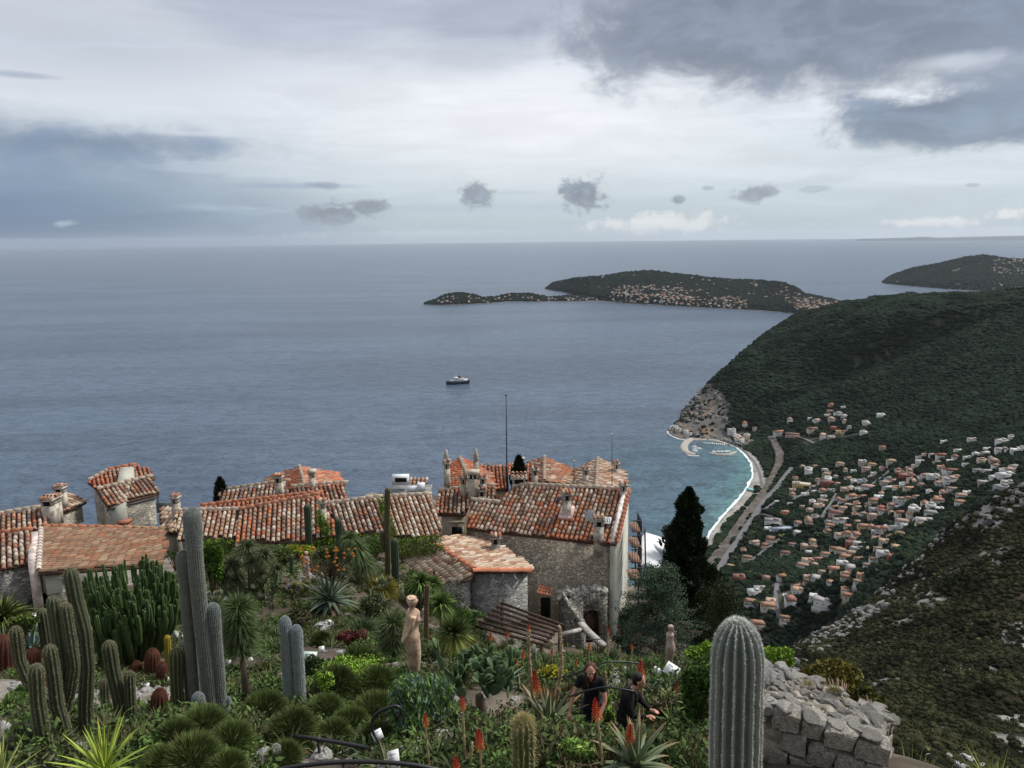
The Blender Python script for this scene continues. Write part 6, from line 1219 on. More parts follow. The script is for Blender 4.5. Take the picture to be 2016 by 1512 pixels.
def leafmesh(nm, L=1.0, w=.12, th_=.03, bend=.6, rise=0.0, nseg=8, tip=None, basec=None, channel=.35, wave=0.0, edge=None, mat=None):
    """one thick tapering leaf pointing along x, bending down (bend > 0) or up"""
    s = np.linspace(0, 1, nseg + 1); a = rise - bend * s ** 1.4; x = np.concatenate([[0], np.cumsum(np.cos((a[1:] + a[:-1]) / 2))]) / nseg * L; z = np.concatenate([[0], np.cumsum(np.sin((a[1:] + a[:-1]) / 2))]) / nseg * L
    wd = w / 2 * np.interp(s, [0, .12, .4, .75, 1], [.75, 1, .9, .5, .02]) ; tt = th_ * np.interp(s, [0, .3, 1], [1, .8, .03]); V = []; C = []
    for i in range(nseg + 1):
        nx, nz = -math.sin(a[i]), math.cos(a[i]); up = channel * wd[i]
        V += [(x[i] + nx * up, -wd[i], z[i] + nz * up), (x[i], 0, z[i] + 0), (x[i] + nx * up, wd[i], z[i] + nz * up), (x[i] - nx * tt[i], 0, z[i] - nz * tt[i])]
        k = s[i]; c = np.ones(3)
        if tip is not None: c = c * (1 - sstep(k, .55, 1)) + np.asarray(tip) * sstep(k, .55, 1)
        e_ = c * (edge if edge is not None else 1.0); C += [e_, c, e_, c * .95]
    Q = []
    for i in range(nseg):
        b_ = i * 4; n_ = b_ + 4; Q += [(b_, b_ + 1, n_ + 1, n_), (b_ + 1, b_ + 2, n_ + 2, n_ + 1), (b_ + 2, b_ + 3, n_ + 3, n_ + 2), (b_ + 3, b_, n_, n_ + 3)]
    return Geo().add(np.array(V), np.array(Q), np.array(C)).mesh(nm, mat or mFleshO, True)
LEAFM = {}
def rosette(label, foot, Lpx, n, col, wr=.13, elev=(80, -25), bend=(.1, .9), tip=(1, 1, 1), edge=None, name='aloe', cat='plant', lift=0.0, var=.2, tall=1.0, group=None, seed=0, tilt=None, dY=0, gold=2.39996, dead=None, P=None, mp=None, th_=.035):
    """a rosette of leaf objects, youngest upright in the middle"""
    if P is None: P, mp = base(*foot)
    L = Lpx * mp; t_ = thing(name, label, cat, P + [0, 0, lift], group); q = random.Random(seed + int(L * 1000))
    key = (wr, tip, edge, bend, th_)
    if key not in LEAFM: LEAFM[key] = [leafmesh('leaf_%d' % len(LEAFM), 1, wr, th_, bend[0] + (bend[1] - bend[0]) * k / 4, 0, 9, tip, None, .35, 0, edge) for k in range(5)]
    ms_ = LEAFM[key]
    for k in range(n):
        f = k / max(1, n - 1); e = R(elev[0] + (elev[1] - elev[0]) * f ** .85 + q.uniform(-5, 5)); a = k * gold + q.uniform(-.15, .15); s = L * (.62 + .38 * math.sin(math.pi * min(1, .25 + f * .7))) * q.uniform(.88, 1.1)
        o = bpy.data.objects.new('leaf', ms_[min(4, int(f * 5))]); r0 = .03 * L * f
        o.matrix_basis = Matrix.Translation((math.cos(a) * r0, math.sin(a) * r0, L * .10 * (1 - f))) @ Matrix.Rotation(a, 4, 'Z') @ Matrix.Rotation(-e, 4, 'Y') @ Matrix.Diagonal((s, s, s, 1))
        c = np.array(col) * q.uniform(1 - var, 1 + var); 
        if dead is not None and f > .8: c = np.array(dead) * q.uniform(.8, 1.2)
        o.color = (*c, 1); link(o, t_)
    Geo().add(*lump((0, 0, L * .03), (L * .1, L * .1, L * .1), 1, .1)).obj('core', bpy.data.materials['foliage'], t_).data.color_attributes.new('tint', 'FLOAT_COLOR', 'POINT').data.foreach_set('color', [.08, .09, .05, 1] * len(ICO[1][0]))
    return t_
def blades(g, c, n, L, w, q, cols, emin=-.4, emax=1.0, r=(.0, .0, .0), droop=.3, stretch=None, seg=2, curl=0):
    """thin leaves radiating from a centre: emin..emax is the sine of their rise"""
    c = np.asarray(c, float); z = q.uniform(emin, emax, n); a = q.uniform(0, 6.283, n); h = np.sqrt(np.maximum(0, 1 - z * z)); d = np.stack([np.cos(a) * h, np.sin(a) * h, z], 1)
    o = c + d * np.asarray(r) + (0 if stretch is None else np.stack([0 * z, 0 * z, q.random(n) * stretch], 1)); l = L * q.uniform(.75, 1.1, (n, 1)); s = np.cross(d, q.normal(size=(n, 3))); s /= np.linalg.norm(s, axis=1)[:, None] + 1e-9
    drop = np.array([0, 0, -1.0]) * droop
    m1 = o + d * l * .5 + drop * l * .12; tip = o + d * l + drop * l * (.5 + .5 * (1 - np.abs(z[:, None])))
    V = np.stack([o - s * w * .6, o + s * w * .6, m1 + s * w, m1 - s * w, tip], 1).reshape(-1, 3); i = np.arange(n)[:, None] * 5
    cc = np.repeat(np.asarray(cols)[q.integers(0, len(cols), n)] * q.uniform(.65, 1.25, (n, 1)), 5, 0); g.add(V, [i + np.array([[0, 1, 2, 3]]), i + np.array([[3, 2, 4]])], cc); return g
def tuft(label, foot, Lpx, n, cols, name='yucca', w=.012, emin=-.3, emax=1.0, droop=.3, stretch=0, trunk=0, skirt=None, centre=None, group=None, seed=0, heads=None, rr=.0, cat='plant', hd=None, core=0):
    """a thing of dense narrow leaves; heads: centres in pixels, else one at the foot plus trunk height"""
    P, mp = base(*foot); t_ = thing(name, label, cat, P, group); q = np.random.default_rng(seed + int(foot[0]) * 3 + int(foot[1])); L = Lpx * mp
    hs = heads or [(centre or (foot[0], foot[1] - trunk), 1.0)]
    for j, (hp, sc_) in enumerate(hs):
        c = atd(*hp, P, float(q.uniform(-.2, .2)) if heads else 0) - P; g = Geo(); blades(g, c, n, L * sc_ * (1 - rr), w * L * sc_ if w > .0 else -w, q, cols, emin, emax, (rr * L,) * 3, droop, stretch * mp if stretch else None)
        if core: V, T = ICO[2]; st_ = stretch * mp; g.add(V * [L * core, L * core, L * core + st_ * .5] + c + [0, 0, st_ * .5], T, (.05, .065, .022))
        g.obj('leaves', mBlade, t_)
        if skirt: blades(gs := Geo(), c - [0, 0, L * .05], int(n * .6), L * sc_ * 1.1, w * L, q, skirt, -.95, .1, (0, 0, 0), .4); gs.obj('dry_skirt', mBlade, t_)
        if trunk or heads: V, Fs = tube([(0, 0, -.1), c * .5 + [0, 0, 0], c], [.055 * L + .045, .05 * L + .035, .04 * L + .03] if stretch else [.055 * L + .02, .05 * L + .015, .04 * L + .01], 8); Geo().add(V, Fs).obj('trunk', mTrunk, t_, True)
    return t_
def shrub(label, foot, centre, rx, rz, n, cols, ls=.035, name='shrub', clumps=14, seed=0, up=.3, group=None, ry=None, twig=True, dY=0, shell=.35, kind=None):
    P, mp = base(*foot); q = np.random.default_rng(seed + int(centre[0])); t_ = thing(name, label, 'shrub', P, group); c = atd(*centre, P, dY) - P; RX, RZ = rx * mp, rz * mp; RY = (ry or rx * .7) * mp; g = Geo(); k2 = Geo()
    for k in range(clumps):
        d = q.normal(size=3); d /= np.linalg.norm(d); d *= q.uniform(.25, .72); cc = c + d * [RX, RY, RZ]; leafcloud(g, cc, (RX * .42, RY * .42, RZ * .42), n // clumps, ls, q, cols, shell, up)
        if twig: V, Fs = tube([(q.normal(0, .03), q.normal(0, .03), 0), cc * .5 + [0, 0, -.05], cc], [.02, .014, .006], 5); k2.add(V, Fs)
    g.obj('leaves', mLeaf, t_); k2.obj('branches', mTrunk, t_); return t_
# ------------------------------------------------------------------ the white woolly and green column cacti
grey = dict(ribs=22, body=(.115, .125, .095), crest=(.23, .24, .21), depth=.09, hairn=9000, hairL=.012, hairc=(.50, .50, .45))
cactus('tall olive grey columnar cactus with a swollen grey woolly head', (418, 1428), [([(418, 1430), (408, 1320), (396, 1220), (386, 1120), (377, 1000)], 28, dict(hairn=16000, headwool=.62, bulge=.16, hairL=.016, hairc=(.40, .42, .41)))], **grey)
cactus('thinner cactus with a dark woolly cap left of the tallest column', (388, 1428), [([(388, 1430), (377, 1300), (368, 1200), (361, 1084)], 22, dict(headwool=.6, hairn=9000, bulge=.25, hairL=.016, hairc=(.30, .30, .28), dY=.15))], **grey)
cactus('pale grey furry column right of the tallest cactus', (436, 1428), [([(436, 1430), (430, 1330), (424, 1260), (419, 1188)], 24, dict(headwool=.3, hairn=16000, hairL=.013, hairc=(.42, .46, .46)))], **grey)
cactus('short furry young column at the foot of the tallest cactus', (401, 1432), [([(401, 1434), (396, 1405), (388, 1364)], 23, dict(headwool=.2, hairn=7000, hairL=.012, hairc=(.42, .46, .48), dY=-.35))], **grey)
cactus('slim grey furry column at the left of the tall cactus clump', (376, 1425), [([(376, 1426), (370, 1340), (366, 1256)], 15, dict(headwool=.3, hairn=6000, hairL=.012, hairc=(.46, .50, .52), dY=.2))], **grey)
white = dict(ribs=20, body=(.20, .225, .215), crest=(.40, .43, .42), depth=.07, hairn=20000, hairL=.016, hairc=(.52, .56, .57), headwool=.3, tipround=1.5)
cactus('white furry column cactus, the taller of the pair by the pale sign', (570, 1388), [([(570, 1389), (566, 1300), (560, 1214)], 22)], **white)
cactus('white furry column cactus, the shorter of the pair by the pale sign', (592, 1390), [([(592, 1391), (588, 1310), (583, 1231)], 21)], **white)
grn = dict(ribs=10, body=(.045, .058, .030), crest=(.125, .125, .07), depth=.22, hairn=2600, hairL=.016, hairc=(.30, .26, .17))
cactus('leaning ribbed green cactus, the tallest of the left group', (168, 1455), [([(168, 1458), (168, 1390), (172, 1310), (165, 1240), (149, 1180), (137, 1118)], 27)], **grn)
cactus('branched green cactus with four ribbed arms at the left', (135, 1470), [([(135, 1474), (125, 1420), (118, 1380), (122, 1310), (112, 1240), (103, 1174)], 24), ([(125, 1400), (138, 1360), (146, 1310), (137, 1250), (127, 1188)], 22), ([(128, 1440), (112, 1385), (106, 1330), (97, 1270)], 24, dict(dY=-.15)), ([(118, 1400), (90, 1370), (55, 1340), (38, 1300), (30, 1234)], 22, dict(dY=.1))], **grn)
cactus('stout green cactus in front of the branched one', (92, 1478), [([(92, 1480), (82, 1430), (74, 1380), (70, 1308)], 27)], **grn)
cactus('pale tipped green cactus left of the brown barrel cacti', (248, 1440), [([(248, 1442), (236, 1380), (222, 1320), (213, 1262)], 26), ([(250, 1425), (258, 1400), (256, 1360), (254, 1322)], 19)], **grn)
cactus('short green cactus stump between two taller ones', (209, 1400), [([(209, 1402), (207, 1370), (206, 1338)], 18)], **grn)
cactus('pale spined green cactus below the candelabra tree', (203, 1310), [([(203, 1312), (204, 1280), (206, 1242)], 21)], **grn)
cactus('ribbed barrel topped cactus right of the brown ones', (352, 1425), [([(352, 1426), (349, 1370), (347, 1320), (346, 1276)], 24, dict(bulge=.15))], **{**grn, 'crest': (.20, .18, .07)})
cactus('small green cactus low at the left edge', (42, 1485), [([(42, 1488), (40, 1455), (38, 1424)], 20)], **grn)
cactus('dark green cactus beside the blue agave', (95, 1290), [([(95, 1292), (90, 1250), (82, 1198)], 22)], **grn)
cactus('yellow spined slender cactus under the candelabra tree', (331, 1335), [([(331, 1336), (331, 1300), (329, 1251)], 12, dict(body=(.28, .20, .03), crest=(.5, .40, .06), hairc=(.55, .42, .06), hairn=3000))], **grn)
rust = dict(ribs=14, body=(.055, .022, .014), crest=(.15, .05, .03), depth=.12, hairn=3500, hairL=.02, hairc=(.19, .065, .035), tipround=1.6, bulge=.08)
for x, y0, y1, w, lab in ((300, 1342, 1277, 27, 'largest rust brown barrel cactus in the middle of its bed'), (269, 1338, 1302, 20, 'small rust brown barrel cactus left of the largest'), (318, 1348, 1304, 18, 'slim rust brown barrel cactus right of the largest'), (8, 1322, 1250, 36, 'thick rust brown cactus cut by the left edge'), (64, 1330, 1276, 27, 'rust brown cactus between the green columns'),
                      (92, 1370, 1328, 22, 'low dark brown cactus behind the stout green one'), (314, 1434, 1356, 29, 'near dark maroon cactus below the white label'), (713, 1272, 1238, 24, 'rusty round cactus by the maroon flowers')):
    cactus(lab, (x, y0), [([(x, y0 + 2), (x, (y0 + y1) / 2), (x, y1)], w)], name='barrel_cactus', group='rust brown barrel cacti', **rust)
dk = dict(ribs=11, body=(.028, .048, .030), crest=(.085, .11, .07), depth=.2, hairn=900, hairL=.02, hairc=(.3, .3, .2))
cactus('dark green column in front of the long orange roof', (609, 1100), [([(609, 1102), (607, 1050), (604, 993)], 13)], **dk)
cactus('dark green column right of the ivy chimney', (670, 1100), [([(670, 1102), (668, 1060), (665, 1020)], 14)], **dk)
cactus('tallest brownish column cactus rising above the roofs', (764, 1150), [([(764, 1152), (762, 1030), (763, 960)], 11), ([(757, 1085), (753, 1070), (752, 1045)], 10)], **{**dk, 'body': (.075, .065, .03), 'crest': (.16, .14, .07)})
cactus('dark striped column left of the low pale roof', (780, 1165), [([(780, 1167), (778, 1120), (776, 1060)], 15)], **dk)
cactus('small brown column behind the drooping yuccas', (737, 1105), [([(737, 1107), (737, 1085), (736, 1058)], 10)], **dk)
cactus('grey column standing in front of the brown roof', (211, 1125), [([(211, 1127), (209, 1090), (207, 1061)], 12)], **grey)
cactus('small grey column at the top right of the candelabra tree', (353, 1105), [([(353, 1106), (352, 1090), (351, 1065)], 9)], **grey)
cactus('brown column with a pale tip behind the first statue', (839, 1262), [([(839, 1263), (839, 1210), (841, 1150)], 9)], **{**dk, 'body': (.10, .055, .03), 'crest': (.2, .14, .09)})
cactus('thin brown column by the low pale roof', (855, 1160), [([(855, 1162), (855, 1122)], 5)], **{**dk, 'body': (.10, .055, .03)})
cactus('small pale column among the middle beds', (573, 1135), [([(573, 1136), (574, 1093)], 7)], **dk); cactus('small greyish column left of the orange flowers', (541, 1135), [([(541, 1136), (540, 1100)], 7)], **dk)
cactus('thin pinkish white cactus by the tree yucca trunk', (451, 1428), [([(451, 1430), (449, 1373)], 8)], **white)
cactus('grey rounded cactus behind the aloe stalks', (1047, 1310), [([(1047, 1312), (1049, 1274)], 15)], **grey)
cactus('hairy grey cactus in front of the dark railing', (546, 1520), [([(546, 1524), (546, 1490), (543, 1466)], 16)], **{**grey, 'hairn': 4000})
cactus('green cactus with long yellow spines in the lower middle', (1031, 1545), [([(1031, 1550), (1031, 1480), (1030, 1412)], 42, dict(hairn=3200, hairL=.05, hairw=.0012, hairc=(.50, .42, .20), ribs=12, depth=.2, body=(.06, .085, .03), crest=(.15, .17, .07), headwool=.35))], **{k: v for k, v in grn.items() if k not in ('hairn', 'hairL', 'hairc', 'ribs', 'depth', 'body', 'crest')})
cactus('little pale cactus by the foot of the big ribbed column', (1383, 1515), [([(1383, 1518), (1382, 1484)], 11)], **grn)
# the big ribbed cactus close to the lens
Pb = at(1449, 1560, 4.35); cb = thing('column_cactus', 'big grey green cactus with pale spiny ribs in the right foreground', 'cactus', Pb - [0, 0, 1.2])
pts = np.array([at(1446, 1800, 4.35), at(1446, 1640, 4.35), at(1447, 1500, 4.35), at(1449, 1400, 4.35), at(1452, 1300, 4.35), at(1453, 1219, 4.35)]) - np.array(cb.location)
pts[0][2] = -.3
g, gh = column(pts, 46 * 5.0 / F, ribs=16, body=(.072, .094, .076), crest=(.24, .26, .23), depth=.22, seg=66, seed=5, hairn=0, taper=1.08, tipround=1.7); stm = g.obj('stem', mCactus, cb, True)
q = np.random.default_rng(3); P_ = pts; L = np.concatenate([[0], np.cumsum(np.linalg.norm(np.diff(P_, axis=0), axis=1))]); r_ = 46 * 5.0 / F; gs = Geo()
V = np.concatenate(g.V); n = 64; rings = V[:(len(V) - 2)].reshape(-1, n, 3); cen = rings.mean(1)
for rb in range(16):
    line = rings[:, rb * 4]; cl_ = np.concatenate([[0], np.cumsum(np.linalg.norm(np.diff(line, axis=0), axis=1))]); s_ = np.arange(0, cl_[-1], .0105); pp = np.stack([np.interp(s_, cl_, line[:, i]) for i in range(3)], 1); cc = np.stack([np.interp(s_, cl_, cen[:, i]) for i in range(3)], 1)
    N = pp - cc; N /= np.linalg.norm(N, axis=1)[:, None] + 1e-9; tipf = sstep(s_, cl_[-1] - .18, cl_[-1])[:, None]
    for rep in range(7): gs.add(*hair(pp + q.normal(0, .0012, pp.shape), N + [0, 0, .35], .016 + .010 * tipf, .0013, q, (.74, .74, .68), .75))
gs.obj('spines', mSpine, stm)
# ------------------------------------------------------------------ candelabra tree
P, mp = base(270, 1312); ct = thing('candelabra_tree', 'huge dark green candelabra tree of crowded upright stems', 'succulent tree', P); q = random.Random(4)
ml = []
for k in range(6):
    a = [.9, 1.15, .75, 1.3, 1.0, .6][k]; pth = [(0, 0, 0), (.12 * a, 0, .18), (.2 * a, .02, .45), (.22 * a, .02, .75), (.22 * a, 0, 1.0)]
    g, gh = column(pth, .056, ribs=5, body=(.028, .055, .018), crest=(.095, .15, .04), depth=.3, seg=11, seed=k); ml.append(g.mesh('euphorbia_stem_%d' % k, mCactus, True))
for lev, (zc, rad, n, s0) in enumerate([(0, .08, 16, 1.3), (.3, .45, 36, 1.0), (.65, .8, 52, .8), (1.0, .95, 56, .66), (1.35, .92, 56, .58), (1.65, .8, 50, .5), (1.9, .62, 34, .42)]):
    for k in range(n):
        a = k / n * 6.283 + q.uniform(-.2, .2); r_ = rad * math.sqrt(q.uniform(.15, 1)); s = s0 * q.uniform(.75, 1.1); zz_ = zc * (1 - .18 * (r_ / max(rad, .01)) ** 2) + q.uniform(-.12, .12)
        o = bpy.data.objects.new('stem', ml[q.randrange(6)]); o.matrix_basis = Matrix.Translation((math.cos(a) * r_ * 1.02, math.sin(a) * r_ * .9, zz_ * 1.1)) @ Matrix.Rotation(a, 4, 'Z') @ Matrix.Diagonal((s * 1.15, s * 1.15, s, 1)); link(o, ct)
ct.scale = (.95, .95, .95)
# ------------------------------------------------------------------ aloes, agaves, yuccas
RED = (2.2, .75, .5)
rosette('large aloe with red tipped grey green leaves in the lower middle', (1078, 1452), 96, 44, (.115, .14, .075), .16, (82, -28), (.05, .95), (1.9, .72, .55), 1.35, seed=1, lift=.12, dead=(.20, .10, .06))
rosette('aloe with many pale green leaves at the bottom edge under the people', (1250, 1532), 100, 40, (.12, .155, .085), .15, (85, -10), (.05, .8), (1.7, .75, .6), 1.3, seed=2, lift=.1)
rosette('great dark aloe below the orange flowers', (650, 1212), 68, 54, (.075, .105, .070), .17, (84, -45), (.0, .75), (1.5, .9, .7), 1.25, seed=3, lift=.45, dead=(.15, .10, .065))
rosette('blue green aloe behind the prickly pear', (990, 1352), 58, 26, (.13, .185, .15), .13, (85, 5), (.05, .6), (1.2, .9, .8), 1.2, seed=4)
rosette('blue agave with upright pointed leaves by the white wall', (62, 1285), 72, 22, (.15, .21, .19), .17, (88, 15), (-.1, .8), (.9, .8, .7), 1.35, name='agave', seed=5)
rosette('lime green yucca with sword leaves at the lower left corner', (208, 1545), 108, 46, (.25, .33, .045), .075, (86, -5), (-.05, .35), (1.1, 1.0, .8), 1.25, name='yucca', seed=6, th_=.012, lift=.1)
rosette('yellowish yucca cut by the lower left corner', (5, 1560), 88, 30, (.27, .31, .08), .075, (80, -5), (-.05, .35), (1.1, 1.0, .8), 1.25, name='yucca', seed=7, th_=.012, lift=.1)
rosette('reddish spiky aloe right of the two people', (1308, 1402), 42, 26, (.13, .095, .06), .12, (85, 0), (0, .5), (1.5, .8, .7), 1.2, seed=8)
rosette('yellow green rosette beside the dark climbing shrub', (1318, 1385), 30, 26, (.20, .23, .10), .1, (80, -10), (0, .5), (1.1, 1, .8), 1.2, seed=9, lift=.12)
rosette('pale starry yucca left of the big ribbed cactus', (1358, 1428), 32, 34, (.24, .27, .12), .09, (85, -25), (0, .4), (1.1, 1, .8), 1.3, name='yucca', seed=10, lift=.3, th_=.012)
rosette('green star yucca below the pale one', (1318, 1438), 34, 30, (.13, .19, .06), .08, (85, -15), (0, .4), (1.1, 1, .8), 1.2, name='yucca', seed=11, lift=.15, th_=.012)
rosette('green yucca half behind the big ribbed cactus', (1392, 1418), 34, 30, (.10, .16, .05), .08, (85, -15), (0, .4), (1.1, 1, .8), 1.2, name='yucca', seed=12, lift=.2, th_=.012)
rosette('aloe with dry brown leaves at the bottom edge', (1120, 1545), 50, 26, (.13, .10, .07), .11, (85, 0), (0, .6), (1.3, .8, .7), 1.2, seed=13)
G1 = [(.10, .15, .045), (.14, .20, .06), (.07, .11, .035)]; G2 = [(.07, .10, .045), (.10, .14, .06), (.14, .17, .08)]; G3 = [(.10, .12, .07), (.15, .17, .09), (.08, .10, .05)]; GY = [(.26, .28, .07), (.20, .24, .06), (.30, .30, .12)]; GD = [(.045, .065, .025), (.065, .09, .03), (.035, .05, .02), (.09, .115, .04)]
tuft('tree yucca with a tall shaggy green head and a scaly trunk', (487, 1392), 44, 4200, G2, 'tree_yucca', .013, -.35, 1, .2, stretch=100, trunk=75, centre=(476, 1286), core=.3)
tuft('dense pale green yucca mound left of the first statue', (775, 1310), 40, 3600, G2 + [(.17, .20, .11)], 'yucca', .013, -.3, 1, .15, stretch=62, centre=(776, 1282), core=.35)
tuft('yucca with a dark head and a pale yellow green skirt right of the statue', (893, 1300), 44, 900, [(.07, .10, .035), (.09, .12, .04)], 'yucca', .014, .1, 1, .1, centre=(893, 1246), skirt=GY, trunk=50)
tuft('bright green dracaena behind the skirted yucca', (868, 1245), 38, 420, G1, 'dracaena', .04, -.5, 1, .45, centre=(868, 1190), trunk=50)
tuft('green dragon tree in front of the low pale roof', (826, 1200), 36, 360, G1, 'dracaena', .045, -.5, 1, .5, trunk=40, heads=[((828, 1148), 1), ((808, 1158), .7), ((850, 1150), .8)])
tuft('cluster of fine leaved yuccas below the pale roof', (492, 1170), 29, 480, G3, 'yucca_cluster', .025, -.8, 1, .35, heads=[((487, 1078), 1), ((520, 1092), .9), ((455, 1112), .9), ((512, 1132), .9), ((470, 1140), .9), ((545, 1122), .7), ((440, 1140), .7), ((497, 1105), .8)])
tuft('drooping dark green yucca tree beside the orange flowers', (705, 1150), 38, 800, G2, 'yucca_tree', .018, -.8, 1, .6, heads=[((700, 1082), 1), ((716, 1108), .9), ((688, 1062), .75)])
tuft('golden brown grass tuft beside the striped column', (750, 1165), 50, 1400, [(.20, .16, .03), (.15, .14, .03), (.26, .18, .03), (.12, .13, .035)], 'grass_tuft', .009, .0, 1, .55, rr=.05)
tuft('small spiky yucca on the gravel bed', (545, 1262), 38, 420, G2, 'yucca', .022, -.1, 1, .2); tuft('upright grassy tuft behind the rusty cactus', (714, 1250), 50, 700, [(.06, .09, .045), (.09, .12, .06)], 'grass_tuft', .011, .35, 1, .3)
tuft('dark palm leaves at the left edge', (5, 1250), 75, 500, [(.05, .075, .025), (.14, .16, .04), (.07, .10, .03)], 'fan_palm', .02, -.2, 1, .5, trunk=30); tuft('green grass tuft before the brown roof', (292, 1120), 62, 800, [(.12, .15, .045), (.09, .12, .04)], 'grass_tuft', .010, .55, 1, .2)
tuft('spiky dark tuft left of the grey column', (128, 1135), 38, 480, G2, 'grass_tuft', .016, .05, 1, .35); tuft('yellow green fan leaves right of the grey column', (240, 1130), 40, 400, [(.14, .17, .04), (.09, .12, .03)], 'fan_palm', .025, .1, 1, .4)
tuft('grey blue yucca mound behind the lime yucca', (58, 1478), 68, 1500, [(.12, .145, .11), (.17, .19, .15), (.09, .11, .08)], 'yucca', .010, -.05, 1, .15); tuft('dark spiky agave between the maroon cactus and the green one', (270, 1440), 48, 600, [(.06, .08, .05), (.10, .12, .09)], 'agave', .018, -.1, 1, .2)
tuft('small yucca with pale blades at the far left bed', (18, 1400), 42, 300, G1, 'yucca', .03, .2, 1, .2); tuft('straw coloured grass at the lower right corner', (1960, 1560), 80, 120, [(.30, .30, .10), (.2, .24, .07)], 'grass_tuft', .012, .6, 1, .4)
GM = [(.085, .12, .035), (.115, .15, .045), (.065, .09, .028), (.14, .165, .06)]
cy = [(345, 1462, 50), (402, 1440, 52), (455, 1468, 46), (380, 1505, 54), (448, 1520, 46), (320, 1515, 46), (520, 1408, 44), (578, 1440, 52), (662, 1352, 44), (706, 1328, 52), (742, 1352, 38), (640, 1405, 42), (690, 1432, 40), (738, 1412, 46), (655, 1455, 44), (560, 1495, 38), (742, 1462, 40), (775, 1392, 30), (632, 1262, 22), ]
for k, (x, y, r_) in enumerate(cy):
    pos_ = 'below the tall woolly cactus' if x < 460 else ('under the pale green creeper' if y < 1370 else 'behind the iron handrail' if y > 1430 else 'in the middle of the mound bed')
    cy[k] = dict(x=x, y=y, r=r_, px=x, lab=f"round mossy green needle mound {pos_}")
uniq(cy)
for k, v in enumerate(cy):
    tuft(shorten(v['lab']), (v['x'], v['y'] + v['r'] * .6), v['r'] * (1.0 + .3 * ((k * 37) % 7) / 7), 3800, [tuple(c_ * (.62 + .45 * ((k * 53) % 9) / 9) for c_ in g_) for g_ in GM], 'needle_mound', .0095, -.35, 1, .06, centre=(v['x'], v['y']), rr=.5, core=.62, group='round mossy green needle mounds', seed=k)
# aloe flower stalks
mFl = pm('aloe_flower', (.95, .95, .95), .6, .1, 8, 0, tint=True); mStalk = pm('aloe_stalk', (.30, .20, .12), .8, .25, 12, .4, 50, col2=(.38, .30, .18))
def flower_head(L, r, q, red=(.46, .04, .02), yel=(.75, .38, .08), n=110):
    g = Geo(); k = np.arange(n) / n; z = k * L; a = k * n * 2.4; rr_ = r * (1 - k ** 1.3) + r * .12; tilt = .9 - k * 1.2 * -1
    for i in range(n):
        d = np.array([math.cos(a[i]), math.sin(a[i]), -.75 + 1.5 * k[i] ** 1.5]); d /= np.linalg.norm(d); l = rr_[i] * 1.15; p0 = np.array([0, 0, z[i] + r * .25]); p1 = p0 + d * l
        s = np.cross(d, [0, 0, 1.]); s /= np.linalg.norm(s) + 1e-9; w_ = L * .026; u = np.cross(s, d); c0 = np.array(red) * q.uniform(.8, 1.25); c1 = c0 * (1 - (1 - k[i]) ** 3 * .8) + np.array(yel) * ((1 - k[i]) ** 3 * .8)
        V = np.array([p0 + s * w_ * .6, p0 - s * w_ * .6, p0 + u * w_, p1 + s * w_, p1 - s * w_, p1 + u * w_ * 1.3]); g.add(V, np.array([[0, 1, 4, 3], [1, 2, 5, 4], [2, 0, 3, 5]]), np.array([c0, c0, c0, c1, c1, c1]))
    V, Fs = tube([(0, 0, -.01), (0, 0, L * .95)], [r * .14, r * .05], 6); g.add(V, Fs, red); return g
FH = [flower_head(1.0, .42, random.Random(k)).mesh('flower_head_%d' % k, mFl) for k in range(3)]
def stalk(pts, w, head, label, foot=None, dry=False):
    P, mp = base(*(foot or pts[0])); t_ = thing('aloe_flower_stalk', label, 'flower stalk', P, 'aloe flower stalks'); pp = smoothpl(resample(np.array([atd(x, y, P) - P for x, y in pts]), 6 * mp), 3); pp[0][2] -= .1
    g = Geo(); q = np.random.default_rng(int(pts[0][0])); V, Fs = tube(pp, np.linspace(w, w * .7, len(pp)) * mp / 2, 7); g.add(V, Fs)
    n = max(20, int(len(pp) * (9 if dry else 3))); k = q.random(n) * (len(pp) - 1.01); i = k.astype(int); c = pp[i] * (1 - (k - i))[:, None] + pp[i + 1] * (k - i)[:, None]; N = q.normal(size=(n, 3)); N[:, 2] = -.2; N /= np.linalg.norm(N, axis=1)[:, None]; V, T, _ = hair(c + N * w * mp * .4, N, w * mp * .55, w * mp * .12, q, (1, 1, 1), .3); g.add(V, T); g.obj('stalk', mStalk, t_)
    if head:
        o = bpy.data.objects.new('flower_head', FH[int(pts[0][0]) % 3]); d = Vector(pp[-1] - pp[-3]).normalized(); s = head * mp * .82; o.matrix_basis = Matrix.Translation(Vector(pp[-1]) - d * s * .15) @ d.to_track_quat('Z', 'Y').to_matrix().to_4x4() @ Matrix.Diagonal((s * .68, s * .68, s, 1)); link(o, t_)
